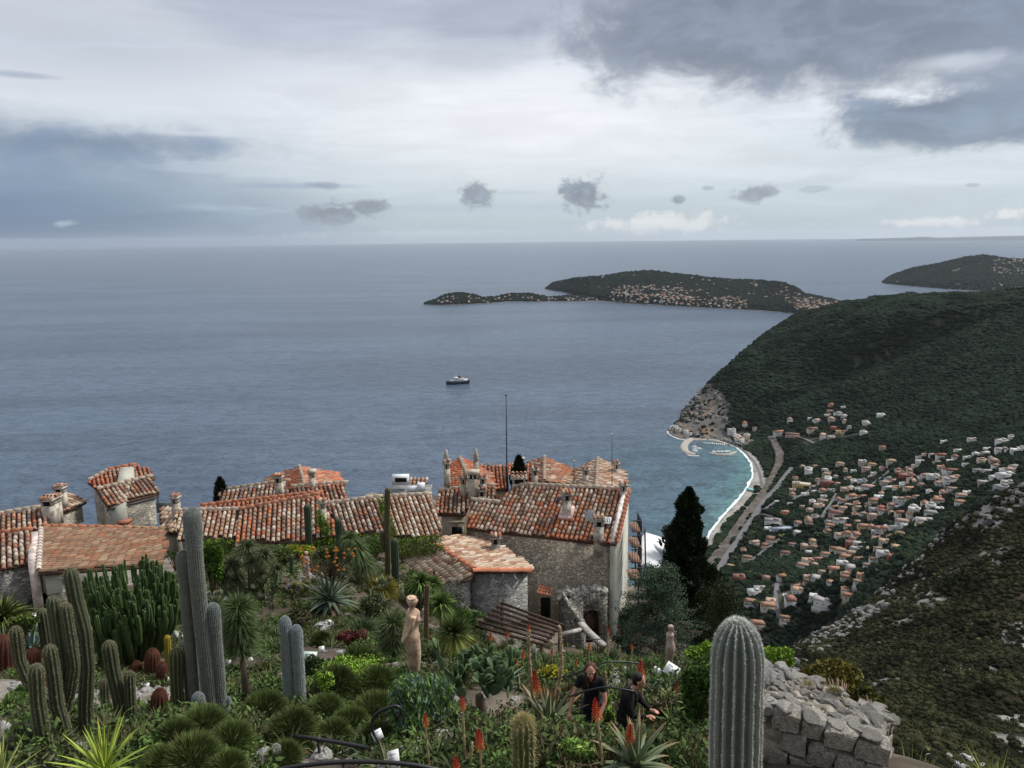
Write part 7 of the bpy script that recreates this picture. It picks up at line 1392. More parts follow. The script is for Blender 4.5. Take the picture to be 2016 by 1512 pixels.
for pts, w, hd_, lab in [
    ([(1068, 1430), (1048, 1370), (1041, 1290), (1041, 1238)], 8, 15, 'tall stout stalk with a small red and yellow tip in front of the pergola'), ([(1092, 1430), (1096, 1375), (1106, 1310), (1104, 1250), (1099, 1226)], 7, 0, 'tall bare curved seed stalk right of the stout one'),
    ([(1062, 1440), (1059, 1390), (1055, 1350)], 4, 44, 'dark red spike with yellow base rising from the large aloe'), ([(1190, 1530), (1183, 1470), (1175, 1405)], 6, 44, 'red and yellow spike in front of the standing person'),
    ([(1266, 1440), (1264, 1390), (1262, 1320)], 7, 34, 'red spike on a thick stalk right of the second person'), ([(1236, 1530), (1239, 1490), (1240, 1458)], 6, 48, 'deep red spike above the aloe at the bottom edge'), ([(1215, 1440), (1200, 1385), (1191, 1318)], 5, 0, 'leaning bare stalk between the two people'),
    ([(847, 1520), (841, 1470), (838, 1422)], 4, 27, 'small red flower on a pale stalk above the grey rock'), ([(917, 1510), (913, 1450), (911, 1390)], 6, 28, 'red flower on a thick pale stalk by the prickly pear'), ([(947, 1530), (946, 1490), (944, 1462)], 5, 42, 'dark red spike beside the white sign'), ([(924, 1520), (930, 1460)], 6, 0, 'bare stump of a stalk beside the red spike'),
    ([(898, 1560), (898, 1512)], 5, 40, 'dark red spike cut by the bottom edge'), ([(1391, 1500), (1391, 1462)], 4, 18, 'small red flower left of the big ribbed cactus'), ([(1333, 1400), (1332, 1352)], 3, 20, 'small red flower under the grey rock'), ([(1287, 1480), (1286, 1440)], 3, 26, 'dull red spike behind the bottom aloe'),
    ([(1170, 1310), (1160, 1262)], 3, 0, 'thin pale stalk near the iron railing'), ([(1197, 1300), (1197, 1242)], 3, 14, 'orange tipped stalk left of the cedar'), ([(1244, 1325), (1244, 1274)], 3, 12, 'orange tipped stalk under the cedar'), ([(1222, 1320), (1220, 1268)], 2.5, 0, 'thin bare stalk under the cedar'),
    ([(965, 1300), (966, 1252)], 3, 18, 'orange red spike left of the pergola'), ([(999, 1290), (999, 1248)], 3, 14, 'pale orange spike below the pergola edge'), ([(1030, 1330), (1030, 1290)], 3, 20, 'red spike under the pergola'), ([(1088, 1330), (1087, 1282)], 3, 14, 'small red spike under the pergola corner'), ([(1160, 1330), (1160, 1272)], 3, 14, 'red spike in front of the iron railing'), ([(1020, 1335), (1018, 1305)], 3, 14, 'short dull red spike by the blue green aloe'), ([(1134, 1330), (1134, 1305)], 3, 14, 'short red spike left of the standing person')]:
    stalk(pts, w, hd_, lab, dry=hd_ == 0)
AL = [(.17, .17, .08), (.21, .16, .08), (.12, .14, .06)]
sa = []
for k, (x, y, r_) in enumerate([(955, 1305, 30), (985, 1285, 26), (1010, 1310, 26), (1040, 1335, 26), (1070, 1325, 26), (1100, 1315, 24), (1130, 1325, 28), (1155, 1300, 28), (1180, 1290, 30), (1205, 1300, 32), (1230, 1310, 28), (1250, 1300, 26), (1270, 1320, 26), (1165, 1325, 26), (1210, 1330, 26), (1110, 1345, 24), (1290, 1395, 26), (925, 1270, 24), (1240, 1335, 26), (975, 1325, 24), (1150, 1345, 22)]):
    sa.append(dict(x=x, y=y, r=r_, px=x, lab=f"spiky small aloe {'near the pergola' if x < 1060 else 'left of the standing person' if x < 1160 else 'in the bed in front of the iron railing' if x < 1220 else 'in the bed under the cedar'}"))
uniq(sa)
for k, v in enumerate(sa): tuft(shorten(v['lab']), (v['x'], v['y']), v['r'], 130, AL if k % 3 else [(.10, .14, .07), (.14, .18, .09)], 'small_aloe', .045, -.05, 1, .12, group='small aloes in the terrace beds', seed=k)
# orange flowering candelabra over the great dark aloe
P, mp = base(650, 1210); fo = thing('orange_flower_candelabra', 'branching stalk of orange flower tufts above the great dark aloe', 'flower stalk', P); top = atd(652, 1125, P) - P; Geo().add(*tube([(0, 0, .2), top * .6, top], [.03, .025, .02], 6)).obj('stalk', mWood, fo)
q = random.Random(9); mOr = pm('orange_flowers', (.60, .27, .03), .7, .3, 8, 0, col2=(.5, .16, .02)); hm = Geo()
qq = np.random.default_rng(2); leafcloud(hm, (0, 0, 0), (1, 1, .6), 60, .38, qq, None, .5, .4); hm = hm.mesh('flower_tuft', mOr)
for k in range(34):
    x, y = 652 + q.uniform(-62, 62), 1100 + q.uniform(-22, 24); e = atd(x, y, P, q.uniform(-.5, .5)) - P; s0 = top * q.uniform(.75, 1); m_ = (s0 + e) / 2 + np.array([0, 0, -.08]); Geo().add(*tube([s0, m_, e], [.012, .01, .007], 5)).obj('branch', mWood, fo); o = bpy.data.objects.new('flower_tuft', hm); o.location = e; o.scale = (3.1 * mp,) * 3; link(o, fo)
# ------------------------------------------------------------------ prickly pears
padm = []
for k in range(3):
    V, T = ICO[2]; V = V.copy(); zz_ = (V[:, 2] + 1) / 2; V[:, 0] *= .40 * (.72 + .36 * zz_); V[:, 1] *= .075; V[:, 2] = zz_; V[:, 1] += .05 * np.sin(zz_ * 3 + k); e = np.abs(V[:, 1] - .05 * np.sin(zz_ * 3 + k)) < .03; C = np.where(e[:, None], np.array((1.5, 1.45, 1.1)), np.array((1, 1, 1.))); padm.append(Geo().add(V, T, C).mesh('pad_%d' % k, mPad, True))
def opuntia(label, foot, s, n, col, spread=1.0, seed=0, levels=4, h0=0.0, trunk=None, wide=1.0):
    P, mp = base(*foot); t_ = thing('prickly_pear', label, 'cactus', P); q = random.Random(seed); L = s * mp; items = []
    def grow(M, lev):
        if len(items) >= n: return
        items.append((M.copy(), lev))
    roots = []
    for k in range(max(3, n // 9)): roots.append(Matrix.Translation((q.uniform(-wide, wide) * L * 1.2, q.uniform(-.6, .6) * L * wide, h0 + q.uniform(0, .25) * L)) @ Matrix.Rotation(q.uniform(0, 6.28), 4, 'Z') @ Matrix.Rotation(q.uniform(-.5, .5) * spread, 4, 'Y') @ Matrix.Rotation(q.uniform(-.3, .3), 4, 'X'))
    cur = roots; allm = list(roots)
    for lev in range(levels):
        nx = []
        for M in cur:
            for j in range(q.choice([1, 2, 2, 3])): nx.append(M @ Matrix.Translation((q.uniform(-.22, .22) * L, 0, L * q.uniform(.78, .95))) @ Matrix.Rotation(q.uniform(-1.0, 1.0), 4, 'Z') @ Matrix.Rotation(q.uniform(-.75, .75) * spread, 4, 'Y') @ Matrix.Rotation(q.uniform(-.35, .35), 4, 'X') @ Matrix.Scale(q.uniform(.85, 1.0), 4))
        allm += nx; cur = nx
        if len(allm) > n: break
    for k, M in enumerate(allm[:n]):
        if M.translation.z < -.05: continue
        o = bpy.data.objects.new('pad', padm[k % 3]); o.matrix_basis = M @ Matrix.Scale(L, 4); c = np.array(col) * q.uniform(.75, 1.25); o.color = (*c, 1); link(o, t_)
    if trunk: Geo().add(*tube([(0, 0, -.2), (.03, 0, trunk * mp * .6), (0, 0, trunk * mp)], [.1, .08, .06], 8)).obj('trunk', mTrunk, t_, True)
    return t_
opuntia('large prickly pear with many flat grey green pads on a dark trunk', (945, 1432), 27, 175, (.075, .12, .055), 1.0, 3, 5, .6, 70, 2.3)
opuntia('tall pale prickly pear behind the leaning green cactus', (172, 1195), 24, 14, (.12, .17, .08), .5, 5, 4, 0, None, .5); opuntia('greenish round prickly pear below the fine leaved yuccas', (520, 1185), 16, 40, (.085, .12, .055), 1, 6, 4, 0, None, 1.6)
opuntia('dark small prickly pear on the far rockery', (590, 1180), 15, 40, (.12, .13, .05), 1, 7, 4, 0, None, 1.8); opuntia('low prickly pear beside the skirted yucca', (760, 1180), 14, 30, (.16, .19, .10), 1, 8, 3, 0, None, 2.0); opuntia('dusty small prickly pear left of the woolly cacti', (410, 1200), 14, 30, (.10, .12, .07), 1, 9, 3, 0, None, 1.2)
# ------------------------------------------------------------------ shrubs and trees near by
BL = [(.12, .19, .055), (.15, .22, .06), (.09, .14, .045), (.17, .24, .19)]
shrub('rounded shrub mixing fresh green and blue grey leaf spikes below the first statue', (822, 1470), (822, 1378), 76, 62, 16000, [(.13, .21, .05), (.16, .25, .06), (.10, .16, .045), (.17, .25, .215), (.13, .20, .17)], .024, clumps=30, up=1.2)
shrub('pale green leafy creeper spilling over the mounds', (690, 1372), (695, 1315), 74, 20, 3600, [(.22, .34, .05), (.17, .27, .045)], .026, 'creeper', clumps=24, seed=3, dY=.2, up=0)
shrub('second patch of pale creeper left of the first', (640, 1385), (640, 1340), 24, 26, 1100, [(.22, .34, .05), (.17, .27, .045)], .024, 'creeper', clumps=10, seed=4, up=0)
shrub('dark glossy climbing shrub with a bright top left of the big cactus', (1385, 1442), (1382, 1352), 50, 82, 12000, [(.045, .085, .020), (.07, .12, .028), (.03, .055, .015)], .032, clumps=30, seed=5, up=0)
shrub('bright green shoots on top of the dark climbing shrub', (1390, 1340), (1378, 1288), 40, 26, 2600, [(.15, .25, .03), (.11, .19, .025)], .035, clumps=12, seed=6, dY=-1.5, twig=False)
shrub('bright green shrub behind the stone wall', (1530, 1330), (1525, 1292), 44, 22, 2600, [(.15, .24, .03), (.11, .18, .025)], .03, clumps=12, seed=7)
shrub('yellowish brown bush behind the ruined wall', (1655, 1385), (1645, 1330), 70, 36, 8000, [(.14, .11, .022), (.10, .09, .02), (.07, .075, .02)], .05, clumps=24, seed=8, dY=1.0)
shrub('olive bush at the foot of the ruined wall top', (1720, 1410), (1700, 1375), 50, 34, 4000, [(.09, .085, .025), (.06, .065, .02)], .05, clumps=16, seed=18, dY=1.2)
shrub('grey dusty twiggy shrub by the low house wall', (888, 1225), (880, 1172), 48, 36, 5000, [(.16, .15, .16), (.11, .11, .11), (.13, .14, .10)], .04, clumps=20, seed=9)
shrub('deep green bush below the dusty shrub', (905, 1235), (905, 1212), 34, 26, 3600, [(.07, .13, .025), (.05, .09, .02)], .04, clumps=14, seed=10)
shrub('lime yellow cushion bush under the roof eave', (590, 1100), (590, 1082), 34, 12, 1800, [(.28, .30, .03), (.20, .24, .03)], .05, clumps=12, seed=11); shrub('yellow green spurge patch behind the second person', (1240, 1440), (1235, 1362), 46, 34, 2600, [(.32, .36, .03), (.22, .28, .03)], .03, clumps=16, seed=12, dY=3.3)
shrub('bright green creeper leaves at the foot of the person', (1200, 1450), (1197, 1402), 16, 34, 1000, [(.20, .32, .06)], .03, 'creeper', clumps=10, seed=13); shrub('light green ground leaves right of the large aloe', (1130, 1510), (1140, 1470), 46, 24, 2600, [(.26, .36, .10), (.18, .28, .07)], .026, 'creeper', clumps=16, seed=14)
shrub('yellow flowered low bush by the blue green aloe', (1090, 1350), (1085, 1325), 34, 13, 1400, [(.36, .29, .03), (.14, .16, .03)], .03, clumps=12, seed=15); shrub('maroon leaved bush beside the rusty round cactus', (690, 1275), (688, 1255), 24, 16, 1400, [(.14, .03, .035), (.08, .03, .03)], .035, clumps=10, seed=16)
shrub('purple flowering patch behind the great dark aloe', (575, 1170), (575, 1158), 22, 7, 900, [(.16, .07, .20), (.09, .08, .08)], .03, clumps=8, seed=17)
for k, (fx, fy, cx_, cy_, rx, rz, col, lab) in enumerate([(420, 1180, 415, 1105, 30, 48, [(.07, .13, .02), (.05, .09, .015)], 'tall dark green hedge behind the woolly cactus'), (405, 1130, 408, 1085, 22, 22, [(.16, .22, .02), (.12, .17, .02)], 'bright yellow green bush at the pale roof'), (560, 1120, 560, 1095, 34, 18, [(.05, .07, .02), (.08, .10, .03)], 'dark bush left of the lime cushion'),
        (655, 1135, 640, 1100, 50, 24, [(.04, .06, .02), (.06, .085, .025)], 'dark bush under the long orange eave'), (800, 1100, 810, 1075, 50, 16, [(.06, .10, .02), (.10, .13, .02)], 'dark green ivy bush left of the low pale roof'), (730, 1110, 740, 1075, 44, 22, [(.05, .09, .02), (.08, .12, .025)], 'green bush below the middle eave'),
        (60, 1300, 130, 1300, 40, 18, [(.06, .10, .03)], 'low green bush among the left cacti'), (50, 1380, 45, 1370, 34, 24, [(.06, .12, .03), (.09, .15, .04)], 'leafy green bush at the left edge bed'), (470, 1340, 460, 1325, 40, 22, [(.03, .055, .02), (.05, .08, .03)], 'dark low bush around the tree yucca'), (640, 1345, 625, 1318, 40, 30, [(.035, .06, .02), (.05, .08, .025)], 'dark green mass behind the pale sign'),
        (1310, 1420, 1310, 1395, 40, 20, [(.10, .06, .045), (.06, .07, .03)], 'brownish heather patch right of the people'), (1180, 1300, 1120, 1300, 30, 14, [(.06, .12, .03)], 'small green bush by the iron railing'), (1270, 1450, 1300, 1462, 50, 20, [(.05, .06, .025), (.08, .08, .03)], 'dark undergrowth right of the bottom aloe'), (1160, 1460, 1165, 1440, 60, 26, [(.035, .045, .02), (.06, .06, .025)], 'dark undergrowth around the feet of the two people'),
        (1150, 1400, 1150, 1385, 46, 26, [(.04, .05, .02), (.07, .065, .03)], 'dark undergrowth left of the standing person'), (290, 1345, 300, 1345, 20, 8, [(.08, .06, .04)], 'brown tuft by the barrel cacti'), (960, 1480, 965, 1465, 36, 26, [(.035, .05, .025), (.05, .07, .03)], 'dark bush under the prickly pear'), (30, 1300, 45, 1230, 34, 30, [(.05, .08, .02), (.10, .13, .03)], 'dark green leaves behind the blue agave'),
        (720, 1215, 740, 1190, 40, 22, [(.06, .08, .04), (.09, .11, .05)], 'grey green low bush behind the pale mound'), (575, 1240, 590, 1215, 26, 18, [(.05, .06, .03), (.10, .08, .05)], 'brown green undergrowth left of the great aloe'), (930, 1240, 925, 1215, 30, 18, [(.06, .11, .03)], 'green bush at the pergola corner')]):
    shrub(lab, (fx, fy), (cx_, cy_), rx, rz, int(700 + rx * rz * 2.2), col, .032 if fy > 1250 else .045, clumps=14, seed=30 + k)
# cedar
P = np.array(at(1300, 1320, 25)); P[2] = FC.z(P[0], P[1]) - .3; mp = 28.5 / F; ce = thing('cedar_tree', 'wide grey green cedar with layered branches beside the great house', 'tree', P); q = random.Random(5); qq = np.random.default_rng(5); gB = Geo(); gL = Geo()
topc = at(1292, 1118, 25) - P; hh = topc[2]; gB.add(*tube([(0, 0, -.5), (.05, 0, hh * .4), topc * .8, topc], [.16, .12, .06, .02], 8))
for k in range(150):
    f = q.uniform(.02, .98) ** .9; a = q.uniform(0, 6.28); ln = (1.0 - .7 * f) * q.uniform(.55, 1.1) * 2.3; s0 = topc * (f * .85 + .12); e = s0 + np.array([math.cos(a) * ln, math.sin(a) * ln * .8, q.uniform(-.1, .35) * ln * .5]); m_ = (s0 + e) / 2 + np.array([0, 0, .12 * ln]); gB.add(*tube([s0, m_, e], [.035 * (1.2 - f), .02, .008], 4))
    for j in range(9): t2 = q.uniform(.35, 1.05); c = s0 * (1 - t2) + e * t2 + np.array([q.gauss(0, .12), q.gauss(0, .12), .1 * math.sin(3.1 * t2) + q.gauss(.03, .05)]); leafcloud(gL, c, (.22, .22, .10), 30, .032, qq, [(.045, .07, .046), (.07, .105, .07), (.10, .14, .10), (.03, .048, .03)], .3, .1)
gB.obj('branches', mTrunk, ce); gL.obj('needles', mLeaf, ce)
for nm, lab, px, pyb, Y, rx, hpx, cols, sd in [('evergreen_tree', 'dark evergreen tree behind the cedar at right', 1420, 1330, 34, 60, 190, [(.012, .02, .008), (.022, .032, .014), (.04, .045, .015)], 1), ('evergreen_tree', 'dark yellowish tree in front of the valley villas', 1452, 1330, 30, 44, 110, [(.03, .045, .015), (.05, .06, .02)], 2), ('evergreen_tree', 'dark tree at the foot of the tall cypress', 1385, 1310, 36, 44, 150, [(.012, .02, .008), (.02, .03, .012)], 3), ('evergreen_tree', 'dark bush between the great house and the cedar', 1235, 1290, 36, 40, 90, [(.018, .03, .014), (.03, .045, .02)], 4)]:
    P = at(px, pyb, Y); mp = Y * 1.15 / F; t_ = thing(nm, lab, 'tree', P); q = np.random.default_rng(sd); g = Geo(); h = hpx * mp; r_ = rx * mp
    for k in range(42): z = q.uniform(.1, 1); a = q.uniform(0, 6.28); rr_ = r_ * np.interp(z, [0, .4, 1], [.9, 1, .15]) * q.uniform(.2, .85); leafcloud(g, (math.cos(a) * rr_, math.sin(a) * rr_, z * h), (r_ * .4, r_ * .4, r_ * .3), 190, .055, q, cols, .3, .3)
    g.obj('crown', mLeaf, t_); Geo().add(*tube([(0, 0, -3), (0, 0, h * .8)], [.15, .04], 6)).obj('trunk', mTrunk, t_)
# ------------------------------------------------------------------ statues and people: overlapping limbs fused into one surface
def fused(name, parts, mat, parent, voxel=.012, smooth=4, loc=None):
    """parts: list of (V, F) closed shapes; a voxel remesh makes them one continuous skin"""
    g = Geo()
    for V, Fs in parts: g.add(V, Fs)
    o = g.obj(name, mat, parent); m = o.modifiers.new('fuse', 'REMESH'); m.mode = 'VOXEL'; m.voxel_size = voxel; m.use_smooth_shade = True
    s = o.modifiers.new('soften', 'SMOOTH'); s.iterations = smooth; s.factor = .5; return o
def limb(pts, rad, n=12, sq=1.0):
    P = np.array(pts, float); Q = smoothpl(resample(np.concatenate([P, P[-1:]]), .03) if False else P, 0); k = np.linspace(0, len(P) - 1, len(P) * 4); i = np.minimum(k.astype(int), len(P) - 2); f = (k - i)[:, None]; Q = P[i] * (1 - f) + P[i + 1] * f; Q = smoothpl(Q, 2); r_ = np.interp(k, range(len(P)), rad); return tube(Q, r_, n)
def ell(c, s, sub=2): V, T = ICO[sub]; return V * np.asarray(s) + np.asarray(c), T
mTerra = pm('weathered_terracotta', (.42, .27, .19), .85, .22, 5, .4, 30, col2=(.52, .37, .26), fine=.12); mTerraG = pm('pale_stone_clay', (.36, .26, .21), .85, .25, 5, .4, 30, col2=(.42, .33, .28))
def statue(px, pyt, pyb, label, m, lean=0, arms=True, twist=0, Y=None):
    P, mp = base(px, pyb)
    H = atd(px, pyt, P)[2] - P[2]; t_ = thing('statue', label, 'statue', P, None, twist); s = H / 1.0
    def S(*a): return np.array(a) * s
    z = [.0, .12, .25, .40, .50, .55, .62, .70, .78, .82]
    body = limb([S(.0, 0, -.1), S(.0, 0, .12), S(.01, 0, .28), S(-.01, 0, .44), S(-.02, 0, .53), S(.0, 0, .63), S(.01, 0, .72), S(.01, 0, .79), S(.0, 0, .83)], np.array([.055, .062, .078, .092, .092, .066, .078, .082, .04]) * s, 16)
    parts = [body, limb([S(.0, 0, .80), S(.0, 0, .90)], np.array([.034, .032]) * s), ell(S(.005, -.005, .93), S(.055, .062, .066)), ell(S(.0, .02, .505), S(.088, .07, .07)), ell(S(-.045, .03, .50), S(.06, .06, .06)), ell(S(.05, -.045, .72), S(.035, .035, .035)), ell(S(.062, -.01, .935), S(.012, .02, .012))]
    if arms:
        for sd_ in (-1, 1): parts += [limb([S(.03 * 0, sd_ * .085 * .0 + sd_ * .09, .79), S(-.03, sd_ * .115, .68), S(-.065, sd_ * .09, .58), S(-.10, sd_ * .03, .49)], np.array([.034, .028, .024, .02]) * s, 10), ell(S(-.105, sd_ * .015, .475), S(.028, .03, .03))]
        for f in range(4): parts.append(limb([S(-.11, -.02 + f * .013, .48), S(-.125, -.02 + f * .013, .455)], np.array([.008, .006]) * s, 6))
    fused('figure', parts, m, t_, .011 * s, 3)
    hb = [ell(S(.0 + .046 * math.cos(a) * math.cos(b_), .052 * math.sin(a) * math.cos(b_), .955 + .03 * math.sin(b_)), S(.017, .017, .014), 1) for a in np.linspace(0, 6.0, 11) for b_ in (-.3, .5)]
    g = Geo()
    for V, T in hb: g.add(V, T)
    g.obj('curled_hair', m, t_, True); return t_
statue(816, 1172, 1335, 'terracotta statue of a slender woman with her hands behind her back', mTerra, twist=.3)
statue(1318, 1230, 1318, 'smaller pale clay statue standing before the cedar', mTerraG, twist=2.4, arms=False)
P, mp = base(606, 1140); statue(606, 1085, 1140, 'small pink statue behind the great dark aloe', pm('pink_clay', (.55, .36, .32), .8), twist=1)
mSkin = pm('skin', (.52, .27, .19), .6, .08, 10, 0, spec=.3); mBlack = pm('black_cotton', (.008, .008, .010), .9, .2, 30, .2, 120); mJean = pm('dark_blue_denim', (.012, .020, .036), .9, .2, 20, .2, 120); mHairR = pm('auburn_hair', (.085, .035, .02), .7, .3, 25, .5, 90); mHairB = pm('black_hair', (.012, .009, .008), .6, .3, 25, .5, 90); mLips = pm('lips', (.35, .09, .08), .5, .05, 1, 0); mShoe = pm('dark_shoe', (.02, .02, .02), .6, .1, 1, 0)
def hand(parts, wrist, d, side, s=1.0, curl=.8):
    """palm and five fingers of unequal length curling about a rail; wrist point, direction d"""
    d = np.array(d, float); d /= np.linalg.norm(d); u = np.cross(d, [0, 0, 1.0]) if abs(d[2]) < .9 else np.cross(d, [0, 1.0, 0]); u /= np.linalg.norm(u); v = np.cross(u, d); parts.append(limb([wrist, wrist + d * .05 * s, wrist + d * .085 * s], np.array([.026, .034, .030]) * s, 10))
    for k, ln in enumerate((.062, .074, .07, .054)):
        b_ = wrist + d * .08 * s + u * (k - 1.5) * .019 * s; a = b_ + (d * math.cos(curl * .5) - v * math.sin(curl * .5)) * ln * .45 * s; c = a + (d * math.cos(curl * 1.3) - v * math.sin(curl * 1.3)) * ln * .55 * s; parts.append(limb([b_ - d * .02, a, c], np.array([.010, .0095, .008]) * s, 6))
    b_ = wrist + d * .03 * s + u * side * .03 * s; parts.append(limb([b_, b_ + (d * .5 + u * side * .7 - v * .3) * .035 * s, b_ + (d * .9 + u * side * .5 - v * .5) * .062 * s], np.array([.013, .011, .009]) * s, 6))
def person(label, P, rot, H, fwd, look, armL, armR, shirt, trousers, hairm, longhair, sleeve):
    """joint positions in metres for a 1.7 m figure, x to the side, -y forward"""
    t_ = thing('person', label, 'person', P, None, rot); s = H / 1.7; t_.scale = (s, s, s)
    L = fwd; hip = np.array([0, 0, .92]); chest = np.array([0, -L * .55, 1.28]); neck = np.array([0, -L, 1.44]); head = neck + np.array([look[0] * .04, -.05 - L * .25, .14])
    body = [limb([hip, (hip + chest) / 2, chest, neck - [0, 0, .02]], [.125, .11, .125, .055], 16), ell(chest + [0, 0, .02], (.165, .095, .13)), limb([neck - [0, 0, .04], head - [0, 0, .05]], [.055, .05]), ell(head + [0, 0, .02], (.076, .092, .11), 3), ell(head + [0, -.035, -.045], (.055, .06, .055), 2)]
    fx = np.array([look[0] * .6, -1, look[1]]); fx /= np.linalg.norm(fx); sx = np.cross(fx, [0, 0, 1.]); sx /= np.linalg.norm(sx); up = np.cross(sx, fx)
    body += [limb([head + fx * .085 + up * .02, head + fx * .112 - up * .015], [.010, .016], 8), ell(head + fx * .088 - up * .055, (.024, .02, .012), 1)]
    for sd_ in (-1, 1): body += [ell(head + sx * sd_ * .08 - fx * .0, (.012, .022, .032), 1), ell(head + fx * .078 + sx * sd_ * .03 + up * .035, (.02, .015, .008), 1)]
    sh = []; arms = []
    for sd_, A in ((-1, armL), (1, armR)):
        s0 = chest + np.array([sd_ * .17, 0, .07]); el, wr = np.array(A[0], float), np.array(A[1], float); body += [limb([s0, (s0 + el) / 2, el, (el + wr) / 2, wr], [.048, .045, .038, .036, .025], 10)]; hand(body, wr, A[2], -sd_); 
        e2 = s0 * (1 - sleeve) + el * sleeve if sleeve <= 1 else el; pts = [s0 + [-sd_ * .05, 0, .01], s0, (s0 + e2) / 2, e2] + ([(el + wr) / 2, wr * .93 + el * .07] if sleeve > 1 else []); sh.append(limb(pts, [.055, .066, .062, .060] + ([.048, .038] if sleeve > 1 else []), 10))
    for sd_ in (-1, 1): body += [limb([hip + [sd_ * .08, 0, 0], [sd_ * .09, -.02, .5], [sd_ * .09, .02, .08]], [.085, .055, .04], 12)]
    fused('body', body, mSkin, t_, .0085, 2)
    fused('shirt', sh + [limb([hip + [0, 0, -.06], (hip + chest) / 2, chest, chest + [0, -.02, .1]], [.15, .135, .15, .12], 16), ell(chest + [0, 0, .03], (.19, .118, .125)), ell(chest + [0, -.01, .10], (.13, .09, .06))], shirt, t_, .012, 3)
    tr = [limb([hip + [0, 0, .03], hip + [0, 0, -.1]], [.15, .15], 16)]
    for sd_ in (-1, 1): tr.append(limb([hip + [sd_ * .08, 0, 0], [sd_ * .095, -.02, .5], [sd_ * .09, .02, .07]], [.105, .075, .062], 12))
    fused('trousers', tr, trousers, t_, .013, 3)
    for sd_ in (-1, 1): fused('shoe', [limb([[sd_ * .09, .05, .04], [sd_ * .095, -.08, .045], [sd_ * .1, -.17, .03]], [.045, .048, .03], 10)], mShoe, t_, .012, 2)
    hr = [ell(head - fx * .034 + up * .05, (.086, .088, .085), 3), ell(head - fx * .05 - up * .01, (.082, .07, .10), 2)]
    if longhair:
        for k, a in enumerate(np.linspace(-1.9, 1.9, 13)): o_ = head - fx * .03 * math.cos(a) + sx * math.sin(a) * .085 + up * .05 - fx * .03; e = o_ + np.array([math.sin(a) * .05, .03 * math.cos(a), 0]) - up * 0 + np.array([0, 0, -.28 - .05 * (k % 3)]) + fx * (.02 * (k % 2)) - fx * .03; hr.append(limb([o_, (o_ + e) / 2 + [0, .02, 0], e], [.032, .036, .012], 8))
    fused('hair', hr, hairm, t_, .011, 2)
    for sd_ in (-1, 1): Geo().add(*ell(head + fx * .091 + sx * sd_ * .031 + up * .02, (.009, .009, .006), 1)).obj('eye', mHairB, t_)
    Geo().add(*ell(head + fx * .101 - up * .055, (.022, .012, .006), 1)).obj('mouth', mLips, t_); return t_
# the railing they lean on
def rail(label, pts, r, posts=(), name='iron_handrail', k=3, extra=()):
    A = np.array([at(*p) for p in pts]); t_ = thing(name, label, 'railing', A[0]); Q = smoothpl(resample(A, .06), k) if len(A) > 2 else A; Geo().add(*tube(Q - A[0], r, 8)).obj('handrail', mIron, t_, True)
    for p, h in posts: B = at(*p) - A[0]; Geo().add(*tube([B, B - [0, 0, h]], r * .8, 7)).obj('post', mIron, t_, True); Geo().add(*ell(B, (r * 1.35,) * 3, 1)).obj('collar', mIron, t_, True)
    for e in extra: E = np.array([at(*p) for p in e]); Geo().add(*tube(smoothpl(resample(E, .03), 2) - A[0], r * .8, 7)).obj('scroll', mIron, t_, True)
    return t_
Pp = np.array(at(1167, 1310, 10.7)); Hh = 1.68; foot = np.array([Pp[0], Pp[1], Pp[2] - 1.42]); 
person('person in a black T-shirt with long auburn hair leaning over the railing', foot, -.35, 1.56, .14, (.6, -.3), ([-.28, -.22, 1.08], [-.30, -.36, .84], (.2, -.6, -.5)), ([.26, -.18, 1.06], [.20, -.36, .86], (-.2, -.6, -.4)), mBlack, mJean, mHairR, True, .55)
P2 = np.array(at(1232, 1336, 10.4)); foot2 = np.array([P2[0], P2[1], P2[2] - 1.42])
person('person in a black jacket with short black hair facing right at the railing', foot2, 1.15, 1.54, .14, (.1, -.35), ([-.24, -.18, 1.1], [-.12, -.40, 1.05], (.3, -.8, .1)), ([.22, -.2, 1.1], [.06, -.42, 1.06], (-.2, -.8, .2)), mBlack, mBlack, mHairB, False, 1.5)
rail('near curved black handrail along the bottom edge', [(505, 1530, 5.9), (560, 1512, 5.85), (640, 1502, 5.8), (700, 1499, 5.78), (770, 1501, 5.75), (830, 1508, 5.75), (880, 1520, 5.75)], .019, [((676, 1500, 5.8), .9)])
rail('black iron handrail with a scrolled end in front of the needle mounds', [(448, 1520, 7.7), (478, 1487, 7.6), (515, 1455, 7.5), (548, 1447, 7.4), (600, 1451, 7.2), (627, 1456, 7.1), (680, 1464, 6.95), (731, 1474, 6.85), (780, 1482, 6.8), (815, 1490, 6.75), (836, 1504, 6.7)], .021,
     [((478, 1487, 7.6), 1), ((627, 1456, 7.1), 1), ((731, 1474, 6.85), 1)], extra=[[(776, 1480, 6.8), (752, 1466, 6.85), (736, 1448, 6.9), (731, 1430, 6.92), (735, 1411, 6.95), (748, 1399, 6.95), (766, 1393, 6.95), (780, 1388, 6.95), (790, 1394, 6.95), (791, 1405, 6.95), (785, 1413, 6.95), (777, 1411, 6.95), (776, 1403, 6.95), (783, 1401, 6.95)], [(745, 1495, 6.8), (757, 1478, 6.8), (768, 1470, 6.82)]])
rail('upper iron rail passing behind the two people', [(1080, 1338, 12.2), (1120, 1331, 12.0), (1160, 1316, 11.8), (1195, 1302, 11.8), (1235, 1303, 11.9), (1272, 1308, 12)], .014, [((1120, 1331, 12), .9), ((1235, 1303, 11.9), .9)])
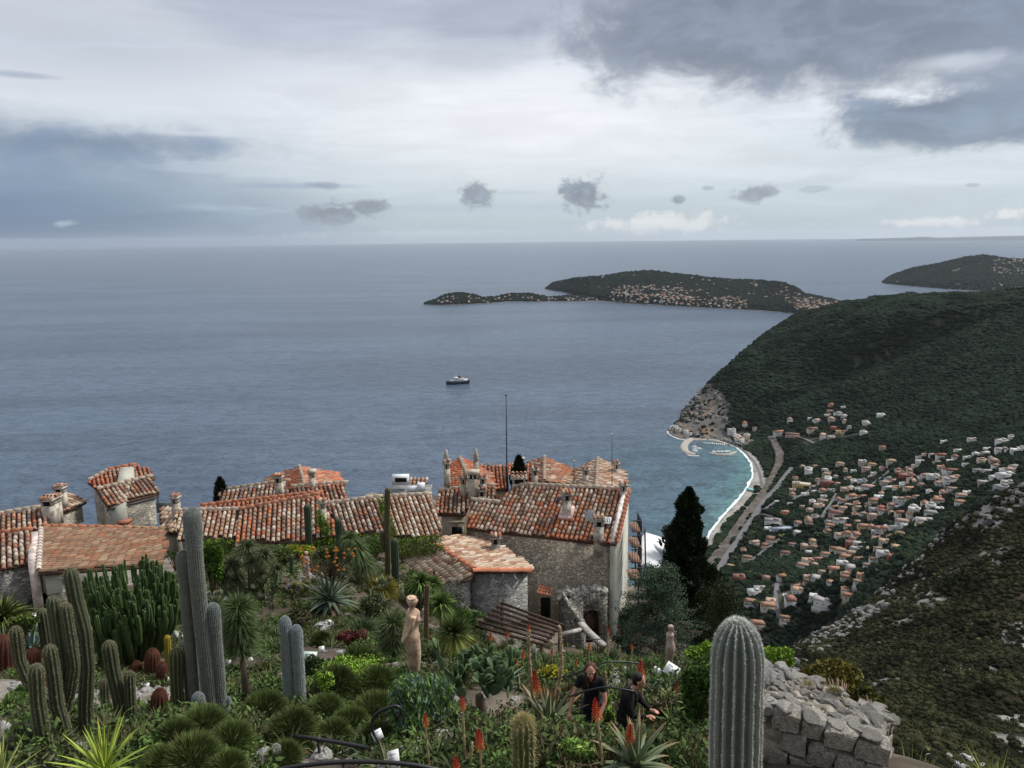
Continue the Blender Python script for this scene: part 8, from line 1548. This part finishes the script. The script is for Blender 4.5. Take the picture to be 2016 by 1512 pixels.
rail('iron rail the two people lean on', [(1120, 1372, 10.2), (1146, 1362, 10.2), (1190, 1352, 10.0), (1228, 1357, 9.9), (1252, 1362, 9.9)], .014, [((1146, 1362, 10.2), 1), ((1247, 1362, 9.9), 1)]); rail('dark cable rail from the grey rock towards the big cactus', [(1308, 1358, 9.6), (1330, 1342, 9.7), (1352, 1322, 9.8)], .01)
rail('thin rail post in the far bed', [(530, 1144, 24), (572, 1144, 24), (574, 1144, 24)], .015, [((572, 1144, 24), .9)])
# ------------------------------------------------------------------ plant labels and signs
mSign = pm('white_sign_plate', (.74, .75, .74), .5, .04, 2, 0, spec=.4); mInk = pm('grey_print', (.30, .30, .31), .8, .3, 6, 0); mPhoto = pm('printed_photo', (.16, .16, .17), .6, .5, 30, 0)
def sign(px, py, w, h, label, Y=None, rz=0.0, tilt=.7, lines=3, photo=False, m=None, roll=0.0, postm=None):
    P, mp = base(px, py + h) if Y is None else (at(px, py, Y), Y * 1.2 / F); c = atd(px, py, P) if Y is None else P; t_ = thing('plant_label', label, 'sign', c, None, rz); W_, H_ = w * mp, h * mp * 1.1
    pl = bpy.data.objects.new('plate', Geo().add(*box((0, 0, 0), (W_, H_, .008))).mesh('plate', m or mSign)); Rm = Matrix.Rotation(tilt, 4, 'X') @ Matrix.Rotation(roll, 4, 'Z'); pl.matrix_basis = Rm; link(pl, t_)
    g = Geo()
    for k in range(lines): g.add(*box((-.05 * W_ - (.1 * W_ if k % 2 else 0) - (.14 * W_ if photo else 0), H_ * (.28 - k * .2), .006), (W_ * (.38 if photo else .62) * (1 - .2 * (k % 2)), H_ * .035, .003)))
    if lines: pr = g.obj('print', mInk, pl)
    if photo: Geo().add(*box((W_ * .22, -H_ * .12, .006), (W_ * .38, H_ * .5, .003))).obj('picture', mPhoto, pl)
    Geo().add(*tube([(0, .01, -.01), (0, .03, -max(.12, h * mp * 1.4))], max(.006, .0016 * w * mp * 20), 6)).obj('post', mIron, t_)
for a in [(743, 1447, 19, 16, 'white plant label hanging by the scrolled handrail', 6.9, .2, 1.0, 2, False, None, .35), (775, 1496, 24, 30, 'white folded sign behind the near handrail', 6.3, -.5, 1.0, 5, False, None, .5), (609, 1294, 28, 20, 'pale green tilted information panel beside the white cacti', None, 0, .8, 4, False, 'g', -.05), (633, 1277, 11, 8, 'small white label on the gravel above the information panel', None, .2, .9, 1, False, None, .1),
          (449, 1303, 11, 7, 'small white label left of the tree yucca trunk', None, -.1, .9, 1, False, None, -.1), (493, 1298, 9, 7, 'small white label right of the tree yucca trunk', None, .4, .9, 1, False, None, .2), (287, 1349, 13, 9, 'white label in front of the brown barrel cacti', None, .1, .9, 2, False, None, .1), (328, 1339, 12, 9, 'white label below the yellow cactus', None, .1, .9, 2, False, None, .05),
          (1322, 1319, 27, 22, 'white information board with a dark picture on the grey rock', None, -.2, .8, 3, True, None, -.5), (1294, 1321, 17, 13, 'plain white board left of the picture board', None, -.2, .8, 0, False, None, -.45), (934, 1444, 12, 12, 'white label half hidden by the dark red spike', None, .2, 1.0, 0, False, None, .8)]:
    px, py, w, h, lab, Y, rz, tilt, ln, ph, m_, roll = a; sign(px, py, w, h, lab, Y, rz, tilt, ln, ph, pm('pale_green_panel', (.55, .66, .60), .4, .1, 3, 0) if m_ else None, roll)
# ------------------------------------------------------------------ rocks, walls and paths of the garden
mKarst = pm('grey_karst_limestone', (.25, .245, .24), .95, .35, 3, 1.0, 14, col2=(.38, .37, .35), fine=.3, bdist=.03); mWallSt = pm('old_wall_stone', (.80, .78, .74), .95, .42, 11, 1.0, 26, col2=(.98, .98, .98), objc=True, fine=.42, bdist=.03); mMort = pm('rubble_mortar', (.24, .21, .175), .95, .35, 7, 1.0, 22, col2=(.30, .27, .22), fine=.3, bdist=.03)
for k, (px, py, w, h, lab) in enumerate([(862, 1462, 62, 50, 'jagged grey limestone outcrop below the green shrub'), (900, 1430, 36, 60, 'steep grey limestone fin behind the red flower'), (820, 1490, 50, 30, 'low grey rock by the handrail end'), (878, 1375, 24, 30, 'brown grey rock beside the round shrub'), (1305, 1350, 34, 26, 'grey boulder under the white boards'), (1150, 1470, 22, 26, 'grey rock behind the pale ground leaves'), (1095, 1500, 34, 20, 'white speckled rock at the bottom middle'), (15, 1440, 34, 50, 'pale boulder at the left edge'),
        (350, 1255, 22, 40, 'reddish boulder behind the woolly cacti'), (640, 1240, 34, 14, 'pale rock by the great dark aloe foot'), (560, 1345, 34, 20, 'pale grey rock at the foot of the pale sign'), (240, 1240, 20, 14, 'pale rock under the candelabra tree'), (330, 1390, 18, 18, 'pale rock beside the maroon cactus'), (780, 1165, 16, 10, 'pale rock near the striped column'), (1290, 1440, 26, 14, 'white rock right of the second person')]):
    P, mp = base(px, py + h * .3); g = Geo(); q = np.random.default_rng(k)
    for j in range(5): V, T = rockm(q.normal(0, .33, 3) * [w * mp, w * mp * .7, h * mp * .5], (w * mp * q.uniform(.3, .6), w * mp * q.uniform(.3, .5), h * mp * q.uniform(.35, .7)), 3, k * 7 + j, 16); V = V + (vnoise(V[:, 0] * 9, V[:, 2] * 9 + V[:, 1] * 7, 1, 2, 3) - .5)[:, None] * .12 * w * mp; g.add(V, T)
    o = g.obj('boulder', mKarst, label=lab, category='rock'); o.location = P + [0, 0, h * mp * .15]
# the ruined wall
FT = [at(1470, 1372, 6.6), at(1560, 1392, 6.45), at(1640, 1420, 6.3), at(1722, 1452, 6.12)]; BT = [at(1490, 1300, 7.45), at(1600, 1334, 7.2), at(1690, 1374, 6.98), at(1750, 1405, 6.75)]
Pw = (FT[0] + FT[-1]) / 2; rw = thing('ruined_stone_wall', 'thick ruined wall of rough limestone blocks at the lower right', 'wall', Pw - [0, 0, 2.5]); lw = np.array(rw.location); g = Geo(); nu, nv = 40, 14; A = np.zeros((nu, nv, 3)); FTa, BTa = np.array(FT), np.array(BT)
for i in range(nu):
    k = i / (nu - 1) * 3; j = min(2, int(k)); f = k - j; a, b_ = FTa[j] * (1 - f) + FTa[j + 1] * f, BTa[j] * (1 - f) + BTa[j + 1] * f
    for m_ in range(nv): u = m_ / (nv - 1); A[i, m_] = a * (1 - u) + b_ * u
A[..., 2] += (vnoise(A[..., 0] * 6, A[..., 1] * 6, 1, 3, 3) - .5) * .10 - .05
g.add(A.reshape(-1, 3), gridq(nu, nv)); low = A[:, 0].copy(); low[:, 2] -= 2.4; n_ = np.stack([A[:, 0], low], 1); g.add(n_.reshape(-1, 3), gridq(nu, 2)[:, ::-1]); r1 = A[-1].copy(); r2 = r1.copy(); r2[:, 2] -= 2.4; r2[:, 0] += .12; g.add(np.stack([r1, r2], 1).reshape(-1, 3), gridq(nv, 2)[:, ::-1]); l1 = A[0].copy(); l2 = l1.copy(); l2[:, 2] -= 2.4; g.add(np.stack([l1, l2], 1).reshape(-1, 3), gridq(nv, 2)); b1 = A[:, -1].copy(); b2 = b1.copy(); b2[:, 2] -= 2.4; g.add(np.stack([b1, b2], 1).reshape(-1, 3), gridq(nu, 2))
g.obj('mortar_core', mMort, rw, org=lw)
def blockm(s, seed):
    """a squared building stone: six slightly tilted faces and a few broken corners"""
    q = np.random.default_rng(seed); V, T = ICO[3]; P = V * 1.3
    N = [(np.array(a, float) + q.normal(0, .07, 3), q.uniform(.46, .5)) for a in ((1, 0, 0), (-1, 0, 0), (0, 1, 0), (0, -1, 0), (0, 0, 1), (0, 0, -1))] + [(q.normal(size=3), q.uniform(.56, .66)) for _ in range(7)]
    for _ in range(3):
        for n, h in N: n = n / np.linalg.norm(n); P = P - np.maximum(P @ n - h, 0)[:, None] * n
    P += (vnoise(P[:, 0] * 5 + seed, P[:, 2] * 5 + P[:, 1] * 3, 1, seed, 3) - .5)[:, None] * V * .09; return P, T
BM = [Geo().add(*blockm(1, k)).mesh('wall_block_%d' % k, mWallSt) for k in range(8)]; RM = [Geo().add(*rockm((0, 0, 0), (1.15, 1.05, .85), 2, k + 40, 11, .42)).mesh('wall_rubble_%d' % k, mWallSt) for k in range(8)]
q = random.Random(12); u = FTa[-1] - FTa[0]; Lw_ = np.linalg.norm(u[:2]); ud = u / np.linalg.norm(u); nf = np.array([ud[1], -ud[0], 0]); nf /= np.linalg.norm(nf); ang = math.atan2(ud[1], ud[0]); cnt = 0
def stone(P, s, rot, col, ms):
    global cnt
    o = bpy.data.objects.new('stone', ms); o.matrix_basis = Matrix.Translation(P - lw) @ rot @ Matrix.Diagonal((*s, 1)); o.color = (*col, 1); link(o, rw); cnt += 1
z0 = 0.0
for row in range(9):
    h = q.uniform(.15, .21) * (1 if row < 4 else .85); x = -.05 + (row % 2) * .06
    while x < Lw_:
        w = q.uniform(.14, .30); k = min(1, max(0, (x + w / 2) / Lw_)); j = min(2, int(k * 3)); f = k * 3 - j; e = FTa[j] * (1 - f) + FTa[j + 1] * f; prob = 1 if row < 1 or k > .62 else .42
        if q.random() < prob:
            P = e + np.array([0, 0, -z0 - h / 2 - .03 + q.uniform(-.02, .02)]) + nf * q.uniform(-.05, .0); c = np.array((.58, .54, .47)) * q.uniform(.72, 1.15) if row < 3 or k > .6 else np.array((.46, .41, .34)) * q.uniform(.75, 1.25)
            stone(P, (w * 1.0, .22, h * .98), Matrix.Rotation(ang, 4, 'Z') @ Matrix.Rotation(q.uniform(-.06, .06), 4, 'Y'), c, BM[q.randrange(8)])
        x += w + .012
    z0 += h + .01
rd = BTa[-1] - FTa[-1]; Lr = np.linalg.norm(rd[:2]); rdn = rd / np.linalg.norm(rd); nr = np.array([rdn[1], -rdn[0], 0]); z0 = 0
for row in range(8):
    h = q.uniform(.14, .2); x = 0
    while x < Lr: w = q.uniform(.16, .3); stone(FTa[-1] + rdn * (x + w / 2) + np.array([0, 0, -z0 - h / 2 - .02]) + nr * (-.05 + z0 * .05), (w * .97, .18, h * .93), Matrix.Rotation(math.atan2(rdn[1], rdn[0]), 4, 'Z'), np.array((.54, .48, .40)) * q.uniform(.8, 1.2), BM[q.randrange(8)]); x += w + .01
    z0 += h + .01
for k in range(205):
    i, m_ = q.randrange(nu), q.randrange(nv); edge = m_ > nv - 4 or i > nu - 5 or m_ < 2; s = q.uniform(.022, .06) * (1.6 if edge else 1); stone(A[i, m_] + [0, 0, s * .25], (s * q.uniform(1, 1.6), s * q.uniform(.9, 1.3), s * .8), Matrix.Rotation(q.uniform(0, 6), 4, 'Z') @ Matrix.Rotation(q.uniform(-.4, .4), 4, 'X'), np.array((.60, .57, .52)) * q.uniform(.6, 1.15), RM[q.randrange(8)])
for k in range(34): P = at(1492 + (k % 9) * 8, 1306 + (k % 9) * 3 + (k // 9) * 9 + q.uniform(-6, 6), 7.35 - (k // 9) * .12); s = q.uniform(.045, .10); stone(P, (s * 1.3, s, s), Matrix.Rotation(q.uniform(0, 6), 4, 'Z'), np.array((.46, .45, .43)) * q.uniform(.8, 1.1), RM[q.randrange(8)])
print('wall stones', cnt)
for lab, px, py, L_, n in [('dry brown grass tuft on top of the ruined wall', 1590, 1345, 16, 90), ('dry grass growing at the wall corner', 1640, 1355, 20, 90), ('thin yellow weed on the wall top', 1655, 1375, 14, 60)]:
    P = at(px, py, 6.95); mp = 8.1 / F; t_ = thing('dry_grass', lab, 'grass', P); gg = Geo(); blades(gg, (0, 0, -.02), n, L_ * mp, .0018, np.random.default_rng(px), [(.26, .20, .10), (.20, .14, .07), (.30, .28, .12)], .3, 1, (.02, .02, 0), .3); gg.obj('leaves', mBlade, t_)
for lab, px, py, Y, L_, n in [('tall pale grass blades right of the ruined wall', 1795, 1560, 8, 125, 40), ('yellow grass blades near the lower right corner', 1960, 1570, 8.5, 130, 46), ('sparse grass between the two tall tufts', 1870, 1570, 9, 80, 24)]:
    P = at(px, py, Y); mp = Y * 1.2 / F; t_ = thing('tall_grass', lab, 'grass', P); gg = Geo(); blades(gg, (0, 0, -.1), n, L_ * mp, .0065, np.random.default_rng(px), [(.26, .28, .09), (.19, .24, .07)], .72, 1, (.05, .05, 0), .35); gg.obj('leaves', mBlade, t_)
for k, (px, py, w) in enumerate([(1835, 1492, 14), (1850, 1500, 10), (1865, 1490, 9), (1880, 1505, 14), (1905, 1500, 18), (1930, 1508, 14), (1895, 1515, 16), (1940, 1500, 8)]):
    P = FC.hit(px, py); P = FB.hit(px, py) if P[1] > 60 else P; mp = float(pix(P)[2]) / F; o = Geo().add(*rockm((0, 0, 0), (w * mp, w * mp * .8, w * mp * .8), 2, k + 90, 14)).obj('boulder', mKarst, label=ORD[k] + ' of the pale grey boulders in the lower right corner', category='rock', group='boulders in the lower right corner'); o.location = P
# left garden walls, steps, tile patch
P, mp = base(40, 1262); wl = thing('white_garden_wall', 'low white plastered wall at the left edge', 'wall', P); a, b_ = atd(-60, 1262, P) - P, atd(88, 1226, P, 1.0) - P; h = 16 * mp
V = np.array([a - [0, 0, .8], b_ - [0, 0, .8], b_ + [0, .35, -.8], a + [0, .35, -.8], a + [0, 0, h], b_ + [0, 0, h], b_ + [0, .35, h], a + [0, .35, h]]); Geo().add(V, QB).obj('wall', pm('white_plaster', (.66, .64, .60), .9, .1, 2, .2), wl)
P, mp = base(110, 1205); rt = thing('stone_retaining_wall', 'pale stone retaining wall with a white cap below the brown roof', 'wall', P); q = random.Random(3)
a, b_, c_ = atd(88, 1180, P) - P, atd(96, 1212, P, -1) - P, atd(150, 1212, P, -.6) - P; t0, t1, t2 = atd(88, 1130, P) - P, atd(132, 1137, P) - P, atd(125, 1180, P, -.4) - P
V = np.array([[t0[0], 0, -.6], [t1[0], 0, -.6], [t1[0], .5, -.6], [t0[0], .5, -.6], [t0[0], 0, t0[2]], [t1[0], 0, t1[2] - .1], [t1[0], .5, t1[2] - .1], [t0[0], .5, t0[2]]]); Geo().add(V, QB).obj('wall', mStoneP, rt); Geo().add(V[4:] .mean(0) + (V[4:] - V[4:].mean(0)) * 1.06 + [0, 0, .03], np.array([[0, 1, 2, 3]])).add(*tube([V[4] + [0, -.02, .03], V[5] + [0, -.02, .03]], .07, 6)).obj('cap', pm('white_cap_stone', (.6, .57, .52), .9, .2), rt)
sp = thing('stone_steps', 'pale flagstone steps climbing between the left cacti', 'steps', base(165, 1250)[0]); ls = np.array(sp.location)
for k in range(11): P, mp = base(118 + k * 9, 1196 + k * 9 + (k % 3)); V, T = rockm(P - ls + [0, 0, .04], (q.uniform(.35, .5), q.uniform(.3, .42), .07), 2, k); Geo().add(V, T).obj('flagstone', pm('flagstone', (.48, .42, .34), .95, .25, 3, .6, 20) if k == 0 else bpy.data.materials['flagstone'], sp)
P = at(995, 1478, 8.0); tf = thing('tile_fragment', 'patch of small red tiles beside the yellow spined cactus', 'roof', P)
for i in range(6):
    for j in range(5): o = bpy.data.objects.new('roof_tile', meTile[False]); o.matrix_basis = Matrix.Rotation(.5, 4, 'Z') @ Matrix.Rotation(.55, 4, 'X') @ Matrix.Translation(((i - 3) * .052, (j - 2) * .085, 0)) @ Matrix.Scale(.25, 4); c = np.array((.38, .14, .11)) * random.uniform(.8, 1.15); o.color = (*c, 1); link(o, tf)
shrub('dark green bush in the gap beside the brown roof', (345, 1125), (342, 1085), 24, 34, 1800, [(.05, .09, .02), (.10, .13, .03)], .05, clumps=14, seed=77)
P = base(88, 1185)[0]; lt = thing('wall_lantern', 'black iron lantern at the corner of the stone wall', 'lantern', P + [0, 0, .6]); Geo().add(*box((0, 0, 0), (.2, .2, .34), taper=1.3)).obj('lamp_body', mIron, lt); Geo().add(*lathe([(.16, .17), (.02, .32), (.01, .36)], 6)).obj('roof', mIron, lt); Geo().add(*tube([(0, 0, -.15), (0, 0, -1.0)], .03, 6)).obj('post', mIron, lt)
P = base(80, 1195)[0]; pr_ = thing('folded_parasol', 'black folded parasol by the left stone wall', 'parasol', P); V, Fs = lathe([(.5, .25), (.3, .5), (.02, .75)], 8); Geo().add(V + [0, 0, 0], Fs).obj('canopy', mBlack, pr_); Geo().add(*tube([(0, 0, 0), (0, 0, .8)], .02, 5)).obj('pole', mIron, pr_)
# ------------------------------------------------------------------ small growth that nobody could count
vg = []
for k in range(4): g = Geo(); blades(g, (0, 0, 0), 70, 1, .03, np.random.default_rng(k), [(.07, .10, .04), (.11, .13, .06), (.14, .14, .08)] if k % 2 else [(.10, .07, .04), (.08, .10, .04)], .0, 1, (0, 0, 0), .3); vg.append(variant('small_tuft', g, mBlade))
for k in range(4): g = Geo(); leafcloud(g, (0, 0, .3), (.9, .9, .5), 170, .11, np.random.default_rng(k + 9), [[(.06, .10, .03)], [(.05, .07, .03), (.10, .10, .05)], [(.09, .14, .04)], [(.04, .06, .02), (.06, .09, .03)]][k], .3, .2); vg.append(variant('small_bush', g, mLeaf))
vgr = [variant('garden_stone', Geo().add(*rockm((0, 0, 0), (1, .85, .6), 2, k)), mKarst) for k in range(4)]
def sowC(n, seed, y0=6, y1=35):
    q = np.random.default_rng(seed); y = q.uniform(y0, y1, n); x = q.uniform(-.72, .34, n) * y; z = FC.z(x, y); P = np.stack([x, y, z], 1); return P[infrust(P, 100)]
P = sowC(8200, 1); P = P[vnoise(P[:, 0], P[:, 1], .6, 8, 3) > .36]; scatter('small_plants', P, rng.uniform(.12, .40, len(P)), vg, label='low mixed succulents and herbs filling the beds')
P = sowC(2600, 2); P = P[vnoise(P[:, 0], P[:, 1], .7, 18, 3) > .5]; scatter('garden_stones', P, rng.uniform(.03, .15, len(P)), vgr, tilt=.4, label='loose pale stones in the beds')
q_ = np.random.default_rng(4); y = q_.uniform(8, 60, 3000); x = q_.uniform(.30, 1.2, 3000) * y; P = np.stack([x, y, FC.z(x, y)], 1); P = P[(P[:, 0] > 4 + .125 * P[:, 1]) & (pix(P)[1] > 1250)]; scatter('slope_scrub', P, q_.uniform(.25, .6, len(P)), vg[4:], label='dark scrub on the slope below the garden')
q_ = np.random.default_rng(5); y = q_.uniform(60, 480, 9000); x = q_.uniform(-1, 1, 9000) * y * .8; P = np.stack([x, y, FD.z(x, y)], 1); scatter('rock_scrub', P, q_.uniform(1, 3, len(P)), vs, label='scrub on the steep rock below the village')
# ------------------------------------------------------------------ the hazy air
hz = bpy.data.materials.new('sea_haze'); hz.use_nodes = True; hz.node_tree.nodes.clear(); t = NT(hz.node_tree)
pv = t.new('ShaderNodeVolumePrincipled'); pv.inputs['Color'].default_value = (.80, .88, 1.0, 1); pv.inputs['Density'].default_value = 1.1e-5; pv.inputs['Anisotropy'].default_value = .3
mo = t.new('ShaderNodeOutputMaterial'); t.put(mo.inputs['Volume'], pv.outputs[0])
Geo().add(*box((0, 0, 388), (150000, 150000, 796))).obj('haze', hz, kind='stuff', label='thin sea haze')
